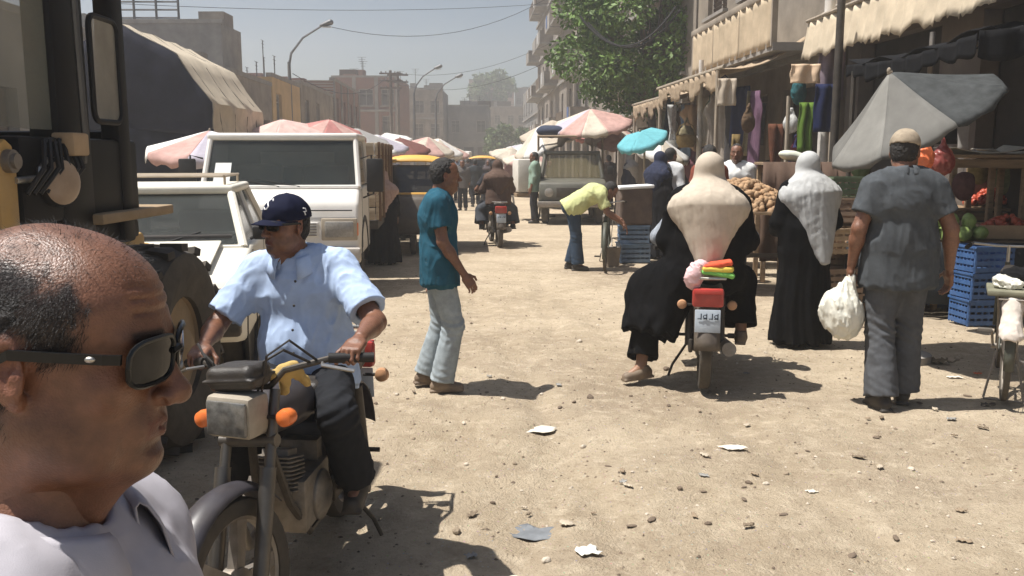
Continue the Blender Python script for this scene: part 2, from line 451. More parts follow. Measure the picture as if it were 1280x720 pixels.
def window(parent, x, z, w, h, y=.16, style='window', frame=FRAMEW, pane_m=PANE):
    key = (round(w, 2), round(h, 2), style, frame.name, pane_m.name)
    if key not in _win:
        mb = MB(); f = .07
        for a, b, c_, d in ((-w/2+f/2, 0, f, h), (w/2-f/2, 0, f, h)): mb.box((a, 0, 0), (f, .08, h))
        mb.box((0, 0, h/2-f/2), (w-2*f, .08, f)); mb.box((0, 0, -h/2+f/2), (w-2*f, .08, f)); mb.box((0, -.01, 0), (.05, .05, h-2*f)); mb.box((0, -.01, h*.2), (w-2*f, .045, .05))
        pm = MB().box((0, .03, 0), (w-2*f, .015, h-2*f)).mesh('pane', (pane_m,))
        sh = None
        if style == 'shutter':
            s_ = MB()
            for k in range(int(h/.11)): s_.box((0, -.015, -h/2+.08+.11*k), (w-2*f, .03, .085), (.5, 0, 0))
            sh = s_.mesh('louvre', (SHUT,))
        _win[key] = (mb.mesh('window', (frame,)), pm, sh)
    a, b, s_ = _win[key]
    o = put('window', a, None, parent, (x, y, z)); put('pane', b, None, o)
    if s_: put('louvre', s_, None, o)
    return o
def facade_mesh(W, H, D, ops, rec=.22, mats=()):
    xs = sorted({0., W, *[round(o[0], 3) for o in ops], *[round(o[1], 3) for o in ops]}); zs = sorted({0., H, *[round(o[2], 3) for o in ops], *[round(o[3], 3) for o in ops]})
    mb = MB()
    for i in range(len(xs)-1):
        for k in range(len(zs)-1):
            cx, cz = (xs[i]+xs[i+1])/2, (zs[k]+zs[k+1])/2
            if any(o[0] < cx < o[1] and o[2] < cz < o[3] for o in ops): continue
            mb.add([(xs[i], 0, zs[k]), (xs[i+1], 0, zs[k]), (xs[i+1], 0, zs[k+1]), (xs[i], 0, zs[k+1])], [(0, 1, 2, 3)])
    for x0, x1, z0, z1 in [o[:4] for o in ops]:
        d = rec
        mb.add([(x0, 0, z0), (x0, d, z0), (x0, d, z1), (x0, 0, z1)], [(0, 1, 2, 3)]); mb.add([(x1, 0, z0), (x1, 0, z1), (x1, d, z1), (x1, d, z0)], [(0, 1, 2, 3)])
        mb.add([(x0, 0, z1), (x0, d, z1), (x1, d, z1), (x1, 0, z1)], [(0, 1, 2, 3)]); mb.add([(x0, 0, z0), (x1, 0, z0), (x1, d, z0), (x0, d, z0)], [(0, 1, 2, 3)])
    for a, b, c_, d_ in (((0, 0, 0), (0, 0, H), (0, D, H), (0, D, 0)), ((W, 0, 0), (W, D, 0), (W, D, H), (W, 0, H)), ((0, 0, H), (W, 0, H), (W, D, H), (0, D, H)), ((0, D, 0), (0, D, H), (W, D, H), (W, D, 0))):
        mb.add([a, b, c_, d_], [(0, 1, 2, 3)])
    me = mb.mesh('wall', mats, smooth=False, fix=False); return me
def building(label, loc, rz, W, H, D, floors, bays, mat, g0=3.2, win=(1.1, 1.4), shops=True, balc=(), style='window', frame=False, parapet=.5, seed=0, cat='building', name='building', skip=.1, clutter=True, group=None, trim=True, doors=None):
    t = thing(name, label, cat, loc, rz, group); rn = random.Random(seed)
    fh = (H-g0-parapet)/max(1, floors-1) if floors > 1 else 0; ops = []; wins = []
    bw = W/bays
    for b in range(bays):
        if shops:
            w_ = bw*.72; ops.append((bw*b+(bw-w_)/2, bw*b+(bw+w_)/2, 0.02, g0-.55, 'shop'))
        else: ops.append((bw*(b+.5)-.5, bw*(b+.5)+.5, 1.0, 2.3, 'win'))
        for f in range(floors-1):
            if rn.random() < skip: continue
            w_, h_ = win; w_ *= rn.uniform(.85, 1.15); x = bw*(b+.5)+rn.uniform(-.1, .1)*bw; z = g0+fh*f+fh*.5
            ops.append((x-w_/2, x+w_/2, z-h_/2, min(z+h_/2, g0+fh*(f+1)-.2), 'win'))
    put('wall', facade_mesh(W, H, D, ops, .22, (mat,)), None, t)
    for o in ops:
        if o[4] == 'win':
            window(t, (o[0]+o[1])/2, (o[2]+o[3])/2, o[1]-o[0], o[3]-o[2], style=style if rn.random() < .7 else 'window')
            if trim: MB().box(((o[0]+o[1])/2, -.05, o[2]-.05), (o[1]-o[0]+.2, .16, .08)).build('sill', CONC, t, smooth=False)
        else:
            w_ = o[1]-o[0]; MB().box(((o[0]+o[1])/2, .30, (o[2]+o[3])/2), (w_+.02, .1, o[3]-o[2])).build('shop_door', rn.choice(doors or [SHADEIN, SHUT, WOODB]), t, smooth=False)
    for f in range(floors-1):
        if trim: MB().box((W/2, -.06, g0+fh*f), (W+.1, .22, .18)).build('floor_band', CONC, t, smooth=False)
    if frame:
        for b in range(bays+1): MB().box((min(max(bw*b, .15), W-.15), -.02, H/2), (.3, .1, H-.02)).build('concrete_column', CONC, t, smooth=False)
    for (b, f) in balc:
        z = g0+fh*f; o = MB().box((bw*(b+.5), -.55, z+.06), (bw*.86, 1.1, .14)).build('balcony', CONC, t, smooth=False)
        MB().box((bw*(b+.5), -1.06, z+.55), (bw*.86, .08, .85)).build('balcony_front', rn.choice([mat, CONC, WOODB]), o, smooth=False)
        for g in (-1, 1): MB().box((bw*(b+.5)+g*bw*.41, -.55, z+.55), (.08, .95, .85)).build('balcony_side', mat, o, smooth=False)
        if rn.random() < .6: MB().box((bw*(b+.5)+rn.uniform(-.3, .3)*bw, -1.115, z+.60), (.7, .025, .8)).build('hanging_laundry', fab('laundry_%d' % rn.randrange(4), [(.5, .5, .5), (.3, .1, .1), (.1, .15, .3), (.45, .4, .3)][rn.randrange(4)]), o)
    MB().box((W/2, .1, H+.08), (W+.12, .26, .16)).build('coping', CONC, t, smooth=False)
    if clutter:
        for k in range(rn.randrange(4, 8)):
            w_, h_ = rn.uniform(.4, 2.2), rn.uniform(.25, 1.2); MB().box((rn.uniform(.1, .9)*W, rn.uniform(.2, .8)*D, H+h_/2), (w_, rn.uniform(.6, 2), h_)).build('roof_hut', rn.choice([mat, CONC, WOODB, BRICK]), t, smooth=False)
        for k in range(3):
            x, y = rn.uniform(.05, .95)*W, rn.uniform(.2, .8)*D; h_ = rn.uniform(.8, 2.4); mb = MB(); mb.cyl((x, y, H), (x, y, H+h_), .03, n=5)
            for q in range(3): mb.cyl((x-.4+.1*q, y, H+h_-.2*q), (x+.4-.1*q, y, H+h_-.2*q), .015, n=4)
            mb.build('aerial', DARKM_, t)
    return t
DARKM_ = M('aerial_metal', (.06, .055, .05), rough=.6, metal=.4)
HP = math.pi/2
# left row, facades towards the street (u=-8), origins at their near ends
def left(label, v0, v1, H, floors, bays, mat, u=-8., D=9, **k): return building(label, ST(u, v0), HP+STA, v1-v0, H, D, floors, bays, mat, **k)
left('low brown shop house with sheet roof behind cream tarpaulin', 30, 36, 4.4, 1, 2, PLASTER_B, seed=1, g0=3.6)
left('ochre two storey house with brown shutters beside low shop house', 36.2, 42, 4.8, 2, 2, PLASTER_Y, seed=2, g0=2.8, win=(.9, 1.1), style='shutter', parapet=.3)
left('tan house with flat roof past the ochre house', 42.2, 52, 5.0, 2, 3, PLASTER_T, seed=3, g0=3.0, win=(1, 1.1), parapet=.4)
left('bare brick block with concrete columns past the tan house', 52.3, 64, 6.0, 2, 4, BRICK, seed=4, frame=True)
building('wide bare brick block with flat roof facing down the street', (-15.2, 76, 0), 0, 5.6, 8.2, 8, 3, 3, BRICK, seed=5, frame=True)
building('grey brown block behind the pair of curved street lamps', (-12.6, 96, 0), 0, 5.2, 8.6, 8, 3, 3, PLASTER_B, seed=6, skip=.2)
building('low beige house with white upper wall in the far street', (-7.2, 101, 0), 0, 4.6, 7.2, 8, 2, 3, PLASTER_G, seed=7, skip=.2)
building('long far block with small dark windows closing the street', (-6.5, 135, 0), 0, 10.5, 8.9, 10, 3, 6, PLASTER_B, seed=8)
building('tall far pinkish apartment block above the rooftops', (-8.2, 172, 0), 0, 8.6, 16.0, 10, 4, 5, PLASTER_P, seed=9, clutter=True)
building('far grey apartment block beside the pinkish one', (.6, 176, 0), 0, 6.2, 14.6, 10, 4, 4, PLASTER_G, seed=10)
# roof-railed building, upper left
t = building('grey concrete building with iron railing on its roof', (-15.6, 35, 0), 0, 4.4, 6.7, 2.5, 2, 2, CONC, seed=11, clutter=False, g0=3.4, win=(.8, .9), skip=.6)
for k in range(5): MB().cyl((.1, .3, 6.95+.30*k), (2.7, .3, 6.95+.30*k), .035, n=6).build('rail', DARKM_, t)
for k in range(4): MB().cyl((.1+.86*k, .3, 6.7), (.1+.86*k, .3, 8.6), .05, n=6).build('rail_post', DARKM_, t)
MB().box((3.7, 1.6, 7.0), (1.0, 1.2, .6)).build('roof_hut', PLASTER_B, t, smooth=False)
left('shaded grey shop row behind the arched tarpaulin', 12.5, 29.5, 4.6, 1, 5, PLASTER_G, u=-9.5, seed=12, g0=3.6)
# right row, facades towards -X, origins at their far ends
def right(label, v0, v1, H, floors, bays, mat, u=6., D=9, **k): return building(label, ST(u, v1), -HP+STA, v1-v0, H, D, floors, bays, mat, **k)
right('tall brown apartment building with stacked balconies beyond the tree', 46, 84, 20.5, 6, 9, PLASTER_B, seed=21, win=(1.2, 1.9), style='shutter', balc=[(b, f) for f in range(5) for b in range(9) if (b+f) % 3], u=6.2)
right('brown plaster house behind the street tree', 24.2, 45.5, 10.5, 3, 5, PLASTER_B, seed=22, style='shutter', win=(1.2, 1.8), balc=((3, 0), (1, 1), (4, 1)))
tb = right('beige two storey building with hanging cloth balcony', 14.6, 24, 9.5, 2, 3, PLASTER_T, seed=23, style='shutter', win=(1.5, 2.3), g0=3.45, skip=0)
right('shop building with shade painted front behind the grey umbrella stall', 4.5, 14.4, 9.0, 2, 3, SHADEPL, seed=24, doors=(SHADEIN,), style='shutter', win=(1.4, 2.0), g0=3.9, skip=0)  # wall and doors coloured dark to carry the stall's shade
right('grey block closing the far right of the street', 84.5, 112, 9, 3, 6, PLASTER_G, seed=25, u=6.5)

# ============================================================ tree
LEAF = M('leaf_green', (.105, .175, .035), rough=.6, var=.35, scale=1.2, spec=.35)
LEAF.node_tree.nodes['Principled BSDF'].inputs['Subsurface Weight'].default_value = 0
LEAF_P = M('leaf_dusty', (.10, .14, .05), rough=.7, var=.35, scale=.9, spec=.3)
BARK = M('bark', (.12, .09, .065), rough=.95, var=.3, scale=6, bump=.5, bscale=25)
def tree(label, loc, trunk_h, crown, n_leaf, lsize, mat=LEAF, seed=0, group=None, clumps=None, trunk_r=.2):
    t = thing('street_tree', label, 'tree', loc, 0, group); rn = np.random.default_rng(seed)
    cx, cy, cz, rx, ry, rz_ = crown; K = clumps or 46
    d = rn.normal(size=(K, 3)); d /= np.linalg.norm(d, axis=1)[:, None]; rad = rn.uniform(.35, 1.0, K)**.6
    cc = d*rad[:, None]*np.array([rx, ry, rz_])+np.array([cx, cy, cz]); cr = rn.uniform(.20, .38, K)*min(rx, rz_)
    mb = MB(); mb.tube([(0, 0, 0), (.05, 0, trunk_h*.5), (-.05, .1, trunk_h), (cx*.5, cy*.5, cz-rz_*.2)], trunk_r, 10, trunk_r*.45)
    for k in range(0, K, 3):
        p = Vector(cc[k]); q = Vector((cx*.2, cy*.2, trunk_h+.15*rz_)); mid = q.lerp(p, .5)+Vector((0, 0, .15*rz_)); mb.tube([q, mid, p], trunk_r*.32, 5, .012)
    mb.build('trunk', BARK, t)
    per = np.maximum(1, (n_leaf*cr**2/np.sum(cr**2)).astype(int)); Vs = []
    for k in range(K):
        m = per[k]; e = rn.normal(size=(m, 3)); e /= np.linalg.norm(e, axis=1)[:, None]; p = cc[k]+e*(cr[k]*rn.uniform(.45, 1.1, m)[:, None]**.7)*np.array([1, 1, .75])
        a = e+rn.normal(size=(m, 3))*.7+np.array([0, 0, -.25]); a /= np.linalg.norm(a, axis=1)[:, None]
        b = np.cross(a, rn.normal(size=(m, 3))); b /= np.linalg.norm(b, axis=1)[:, None]; L_ = lsize*rn.uniform(.6, 1.4, m)[:, None]
        Vs.append(np.stack([p-a*L_, p+b*L_*.45, p+a*L_, p-b*L_*.45], 1))
    V = np.concatenate(Vs).reshape(-1, 3); F = np.arange(len(V)).reshape(-1, 4)
    put('crown', np_mesh('crown', V, F, (mat,), smooth=False), None, t); return t
p = at(800, 195, 27); tree('leafy green street tree in front of the right hand houses', (p.x+.4, 27, 0), 2.6, (-.35, 0, 5.6, 2.35, 2.0, 2.9), 26000, .085, seed=3, clumps=70)
p = at(632, 195, 95); tree('far hazy green tree at the end of the street', (p.x, 95, 0), 2, (0, 0, 3.4, 2.4, 2, 1.9), 4000, .25, LEAF_P, seed=5)
p = at(612, 195, 150); tree('far grey green tree rising above the end rooftops', (p.x, 168, 0), 9, (0, 0, 14.0, 4.2, 2, 3.4), 4000, .35, LEAF_P, seed=6)

# ============================================================ lamps, poles, wires
LAMPM = M('lamp_post_metal', (.16, .16, .16), rough=.55, metal=.6, var=.2, scale=3)
def street_lamp(label, base, head):
    b, h = Vector(base), Vector(head); t = thing('street_lamp', label, 'street lamp', b, 0, 'curved street lamps along the left'); d = h-b
    mb = MB(); mb.tube([(0, 0, 0), (0, 0, d.z*.5), (0, 0, d.z*.78)], .11, 10, .07); mb.build('pole', LAMPM, t)
    mb = MB(); mb.tube([(0, 0, d.z*.76), (d.x*.06, 0, d.z*.83), (d.x*.35, 0, d.z*.92), (d.x*.85, 0, d.z*.995)], .06, 8, .04); mb.build('arm', LAMPM, t)
    s = SDF(.03); s.cap((d.x*.80, 0, d.z*.99), (d.x*1.02, 0, d.z*1.01), .08, .13, lat=(0, 1, 0), st=1.4, k=.02); s.plane((0, 0, d.z*.985), (0, 0, -1)); V, F = s.run(); o = put('lamp_head', np_mesh('lamp_head', V, F, (LAMPM,)), None, t)
    MB().box((d.x*.93, 0, d.z*.983), (.4, .2, .03)).build('lamp_lens', HEADG_, o); return t
HEADG_ = M('lamp_diffuser', (.35, .35, .33), rough=.3)
p = at(362, 100, 40); street_lamp('curved street lamp above the low shop house roofs', (p.x, 40, 0), at(412, 30, 40))
p = at(518, 150, 62); street_lamp('curved street lamp beside the wooden pylon, taller of the far pair', (p.x, 62, 0), at(550, 84, 62))
p = at(545, 150, 66); street_lamp('curved street lamp with lower head in front of the far block', (p.x, 66, 0), at(576, 95, 66))
WOODP = M('pole_wood', (.13, .10, .075), rough=.9, var=.3, scale=4)
def utility_pole(label, px, Y, top_y, cross=3):
    p = at(px, 195, Y); h = at(px, top_y, Y).z; t = thing('utility_pole', label, 'pole', (p.x, Y, 0), .1, 'wooden power poles')
    MB().cyl((0, 0, 0), (0, 0, h), .16, .11, 10).build('pole', WOODP, t)
    for k in range(cross):
        o = MB().box((0, -.12, h-.25-.55*k), (1.7, .12, .12)).build('crossarm', WOODP, t)
        for g in (-.7, -.35, .35, .7): MB().lathe((g, -.12, h-.19-.55*k), (0, 0, 1), [(.04, 0), (.06, .05), (.04, .12)], 8).build('insulator', CONC, o)
    return p.x, h
x1, h1 = utility_pole('wooden power pole with three crossarms beside the grey brown block', 490, 70, 88)
x2, h2 = utility_pole('wooden power pole just beyond the first pole', 499, 73, 90, 2)
CABLE = M('cable_black', (.02, .02, .02), rough=.7)
def cable(a, b, sag, r, label):
    a, b = Vector(a), Vector(b); pts = []
    for i in range(17): q = i/16; p = a.lerp(b, q); p.z -= sag*4*q*(1-q); pts.append(p)
    tag(MB().tube(pts, r, 5).build('power_cable', CABLE), label, 'cable', 'power cables over the street')
cable((x1, 70, h1-.2), at(366, 92, 40), 1.2, .018, 'black power cable between the wooden pole and near street lamp')
cable((x1+.5, 70, h1-.2), ST(6.2, 60, 9.5), 1.0, .014, 'black power cable crossing the street to the tall brown building')
cable((x1+.3, 70, h1-.9), ST(6.2, 52, 8.0), 1.4, .014, 'lower black power cable crossing the street')
cable(at(415, 34, 40), ST(6.2, 50, 11.5), 1.5, .012, 'thin black cable from lamp head to brown balconies')
cable(at(120, 3, 30), at(690, 4, 48), .3, .010, 'long straight cable high across the sky')
cable(at(725, 20, 25), at(845, 8, 24), .9, .03, 'sagging pale cable in front of the street tree')
cable(at(735, 28, 25), at(850, 12, 24), .8, .03, 'second sagging cable in front of the street tree')
# ============================================================ people
def sstep(a, b, x): t = np.clip((x-a)/(b-a), 0, 1); return t*t*(3-2*t)
_heads = {}
def head_VF(res, wide=1.0, jowl=0.0, nose=1.0):
    key = (res, wide, jowl, nose)
    if key in _heads: return _heads[key]
    s = SDF(res)
    s.ell((0, -.012, .032), (.076*wide, .096, .085), k=.01)
    s.ell((0, .032, .040), (.066*wide, .056, .055), k=.03)
    s.ell((0, .030, -.030), (.062*wide, .060, .085), k=.03)
    s.ell((0, .036, -.072), (.051*wide, .050, .044), k=.025)
    s.ell((0, .079, -.100), (.022, .018, .018), k=.025)
    for g in (-1, 1):
        s.ell((g*.054*wide, .004, -.062), (.017, .026, .026), k=.03)
        s.ell((g*.044*wide, .060, -.024), (.022, .022, .020), k=.02)
        if jowl: s.ell((g*.045, .03, -.085), (.028*jowl, .035, .03), k=.03)
        s.cap((g*.012, .088, .021), (g*.044, .072, .022), .011, .009, k=.014)
    for g in (-1, 1):
        s.ell((g*.032, .101, .003), (.018, .017, .012), k=.012, sub=True)
    for g in (-1, 1):
        s.ell((g*.0315, .0745, .002), (.0128, .0135, .0125), k=.003)
        s.cap((g*.018, .084, .007), (g*.044, .077, .006), .0045, .0045, k=.006)
    s.cap((0, .088, .012), (0, .112*nose, -.030), .0085, .0110, k=.014)
    s.ell((0, .1155*nose, -.034), (.0120, .0120, .0115), k=.008)
    for g in (-1, 1):
        s.ell((g*.0125, .102, -.038), (.0085, .011, .0085), k=.006)
    for g in (-1, 1): s.ell((g*.0065, .106, -.0480), (.0032, .005, .003), k=.003, sub=True)
    for g in (-1, 1):
        s.cap((g*.0165, .103, -.040), (g*.034, .080, -.070), .0030, .0020, k=.007, sub=True)
        s.cap((g*.020, .0875, -.016), (g*.046, .074, -.014), .0022, .0016, k=.006, sub=True)
    for z_, r_ in ((.046, .0013), (.058, .0011), (.069, .0009)):
        for a, b in ((-.040, -.013), (-.013, .013), (.013, .040)): s.cap((a, .0945-.0*z_-a*a*9-(z_-.046)*.28, z_), (b, .0945-b*b*9-(z_-.046)*.28, z_+.001), r_, k=.004, sub=True)
    s.ell((0, .078, -.066), (.03, .020, .02), k=.016)
    for g in (-1, 1):
        s.cap((0, .0955, -.0620), (g*.0245, .0825, -.0670), .0054, .003, k=.004)
        s.cap((0, .0940, -.0760), (g*.023, .0815, -.0700), .0066, .003, k=.004)
    for g in (-1, 1): s.cap((0, .1015, -.0688), (g*.0235, .0865, -.0688), .0016, .0012, k=.002, sub=True)
    s.cap((-.016, .095, -.0875), (.016, .095, -.0875), .0065, k=.010, sub=True)
    for g in (-1, 1):
        e = g*.077*wide
        s.ell((e, -.012, -.006), (.009, .019, .032), rot=(R(12), 0, R(-g*22)), k=.008)
        s.ell((e+g*.009, -.006, -.002), (.007, .011, .020), rot=(R(12), 0, R(-g*22)), k=.006, sub=True)
        s.ell((e+g*.003, -.002, -.012), (.005, .006, .008), k=.004)
        s.ell((e-g*.002, -.004, -.034), (.006, .008, .009), k=.006)
    s.cap((0, -.026, -.06), (0, -.050, -.22), .057, .064, k=.03)
    s.cap((0, .060, -.105), (0, .004, -.20), .02, .022, k=.03)
    V, F = s.run()
    x, y, z = V.T; c = np.ones((len(V), 3), np.float32)
    jaw = sstep(-.03, -.055, z)*sstep(-.03, .02, y)*sstep(-.15, -.12, z)
    mo = sstep(.034, .022, np.abs(x))*sstep(-.040, -.052, z)*sstep(.07, .085, y)
    st = np.clip(jaw*.55+mo*.4, 0, .7)*(.75+.25*vnoise(V*240))
    c *= 1-st[:, None]*np.array([.42, .34, .26])
    lip = sstep(.0125, .007, np.abs(z+.069))*sstep(.027, .022, np.abs(x))*sstep(.078, .086, y)
    c *= 1-lip[:, None]*np.array([.18, .50, .46])
    br = sstep(.008, .0035, np.abs(z-.025-.05*np.abs(x)*0))*sstep(.009, .014, np.abs(x))*sstep(.052, .044, np.abs(x))*sstep(.06, .07, y)
    c *= 1-br[:, None]*np.array([.85, .88, .9])
    for g in (-1, 1):
        dx = np.sqrt((x-g*.0315)**2+(z-.001)**2); eye = sstep(.011, .0085, dx)*sstep(.083, .0845, y)*sstep(.0075, .0055, np.abs(z-.001))
        c += eye[:, None]*(np.array([2.1, 3.4, 5.0])-c); ir = sstep(.006, .0048, dx)*sstep(.0835, .085, y)
        c += ir[:, None]*(np.array([.06, .06, .08])-c)
    red = sstep(.06, .085, np.abs(x))*sstep(.02, -.0, y)*sstep(.05, .0, np.abs(z)); c *= 1-red[:, None]*np.array([0, .12, .12])
    c *= (1+.13*vnoise(V*28)+.10*vnoise(V*70+3)+.08*vnoise(V*190))[:, None]
    _heads[key] = (V, F, c); return _heads[key]

def hand_VF(side, curl, res=.0042, spread=.0):     # fingers +y, back of hand +z, thumb on -x for a right hand
    s = SDF(res); t = -1 if side == 'R' else 1
    s.cap((0, -.045, 0), (0, .01, 0), .0225, .024, k=.015, lat=(1, 0, 0), st=1.25)
    s.box((0, .040, 0), (.041, .043, .0135), rd=.013, k=.015)
    s.ell((t*.026, .022, -.010), (.017, .030, .014), rot=(0, 0, R(t*22)), k=.012)
    fx = (-.030, -.010, .010, .029); fl = (.064, .076, .082, .074)
    order = fx if t > 0 else tuple(-a for a in fx)   # little finger first, away from the thumb
    for i, x in enumerate(order):
        L = fl[i]; p = Vector((x, .078-(.008 if i == 0 else 0), 0)); a = 0
        rr = .0088 if i else .0076
        c = curl[i] if isinstance(curl, (list, tuple)) else curl
        for j, (fr, m) in enumerate(((.46, .9), (.30, 1.15), (.24, .75))):
            a += c*m; q = p+Vector((x*spread, math.cos(a), -math.sin(a)))*L*fr
            s.cap(p, q, rr*(1-.07*j), rr*(1-.07*(j+1)), k=.004); p = q
    c = curl[2] if isinstance(curl, (list, tuple)) else curl
    p = Vector((t*.036, .012, -.008)); q = p+Vector((t*.030, .030, -.010-.012*c)); s.cap(p, q, .0115, .0098, k=.01)
    r_ = q+Vector((t*.008*(1-c), .028, -.006-.022*c)); s.cap(q, r_, .0098, .0085, k=.004)
    return s.run()

def VT(V, Rm, c): return V@np.array(Rm, np.float32).T+A_(c)
DJ = dict(pel=(0, 0, .93), che=(0, .0, 1.27), nek=(0, -.025, 1.46), hed=(0, .02, 1.602),
          shR=(.172, -.01, 1.395), elR=(.225, -.03, 1.125), wrR=(.245, .045, .885),
          hipR=(.088, 0, .90), knR=(.095, .025, .49), anR=(.10, -.02, .09), ftR=(.125, .13, .03))
for k in list(DJ):
    if k.endswith('R'): x, y, z = DJ[k]; DJ[k[:-1]+'L'] = (-x, y, z)
def joints(o): J = dict(DJ); J.update(o or {}); return {k: Vector(v) for k, v in J.items()}
def V3(v): return np.array(v, np.float32)
def torso(s, J, inf=0., belly=0., hem=None, k=.05, shw=1.):
    lt = (J['shR']-J['shL']).normalized(); lp = (J['hipR']-J['hipL']).normalized()
    fw = Vector((0, 0, 1)).cross(lt)*-1
    pel, che, nek = J['pel'], J['che'], J['nek']; mid = pel.lerp(che, .48)
    if fw.dot(Vector((0, 1, 0))) < 0: fw = -fw
    lo = pel+(pel-mid).normalized()*(.04 if hem is None else hem)
    s.cap(lo, mid, .108+inf*(1.0 if hem is None else 1.5), .103+inf+belly*.4, k=k, lat=lp, st=1.42, flat=('a' if hem is not None else None))
    if belly: s.ell(mid+fw*.035-Vector((0, 0, .03)), (.135+belly*.4+inf, .10+belly+inf, .13+belly*.3), k=.06)
    s.cap(mid, che+(nek-che)*.25, .103+inf+belly*.4, .116+inf, k=k, lat=lt, st=1.36)
    s.cap(che+(nek-che)*.2, che+(nek-che)*.72, .108+inf, .07+inf, k=k, lat=lt, st=1.62*shw)
    s.cap(J['shL'], J['shR'], .046+inf*.8, k=k)
    s.cap(J['nek']+Vector((0, 0, -.03)), (J['shL']+J['nek'])/2, .05+inf*.6, .048+inf, k=k)
    s.cap(J['nek']+Vector((0, 0, -.03)), (J['shR']+J['nek'])/2, .05+inf*.6, .048+inf, k=k)
def arm(s, J, d, inf=0., k=.02, thick=1.):
    s.cap(J['sh'+d], J['el'+d], .052*thick+inf, .041*thick+inf, k=.04)
    s.cap(J['el'+d], J['el'+d].lerp(J['wr'+d], .35), .041*thick+inf, .041*thick+inf, k=k)
    s.cap(J['el'+d].lerp(J['wr'+d], .3), J['wr'+d], .041*thick+inf, .026*thick+inf, k=k)
def leg(s, J, d, inf=0., k=.03, wide=0., end=None, thick=1.):
    h, kn, an = J['hip'+d], J['kn'+d], J['an'+d]
    s.cap(h, kn, .083*thick+inf, .056*thick+inf, k=.05)
    e = an if end is None else kn.lerp(an, end)
    s.cap(kn, e, .056*thick+inf, .040+inf+wide, k=k, flat='b' if end is not None else None)
def clothfold(amp, sc=(16, 16, 7), seed=0., sharp=1.):
    def fn(P):
        w_ = vnoise(P*5.+seed)[:, None]*A_((.5, .5, .9)); q = P*A_(sc)+w_; q = q+q[:, [2, 2, 0]]*A_((.35, -.25, .15))
        n = np.abs(vnoise(q+seed+13.3)); m = np.abs(vnoise(q*2.1+seed+5.1)); b = vnoise(P*4.5+seed)
        return amp*(1.25-2.0*n**.6*(.7+.3*b)-.75*m**.7)*-1*.8
    return fn
def hangfold(cx, cy, n, amp, z0, z1, seed=0.):   # vertical folds that deepen downwards
    def fn(P):
        a = np.arctan2(P[:, 1]-cy, P[:, 0]-cx); w = sstep(z0, z1, P[:, 2])
        ph = vnoise(np.c_[P[:, 0]*3, P[:, 1]*3, P[:, 2]*2.2]+seed)*2.4
        return amp*w*(np.sin(a*n+ph)+.5*np.sin(a*n*2.3+ph*1.7+seed))
    return fn
SKIN = M('skin', (.29, .155, .09), rough=.5, var=.10, scale=30, bump=.12, bscale=260, vc=True, spec=.45)
SKIN_D = M('skin_dark', (.24, .13, .08), rough=.5, var=.10, scale=30, bump=.08, bscale=260, vc=True, spec=.4)
HAIR = M('hair', (.016, .013, .011), rough=.55, var=.4, scale=90, bump=.5, bscale=300)
LEATHER = M('shoe_leather', (.075, .045, .03), rough=.5, var=.3, scale=20, dust=.5)
BLACKSHOE = M('shoe_black', (.012, .012, .013), rough=.6, var=.3, scale=20, dust=.12)
def head_frame(J, head):
    yaw, pitch, roll = head
    return Euler((R(pitch), R(roll), R(yaw))).to_matrix()
def hair_short(root, J, Rm, res, wide=1., mat=None, recede=0., name='hair'):
    s = SDF(res)
    s.ell((0, -.014, .036), (.082*wide, .101, .090), k=.01)
    s.ell((0, -.035, -.01), (.078*wide, .074, .08), k=.02)
    s.plane((0, -.045, -.075), (0, .35, -1))
    s.ell((0, .105, -.045), (.082*wide, .088, .105+recede*-.0), k=.014, sub=True)
    s.ell((0, .095, .010), (.058, .050, .050), k=.02, sub=True)
    for g in (-1, 1): s.ell((g*.09, -.006, -.02), (.03, .026, .036), k=.01, sub=True)
    s.folds(lambda P: .004*vnoise(P*120)+.003*vnoise(P*210))
    V, F = s.run()
    me = np_mesh(name, VT(V, Rm, J['hed']), F, (mat or HAIR,)); return put(name, me, None, root)
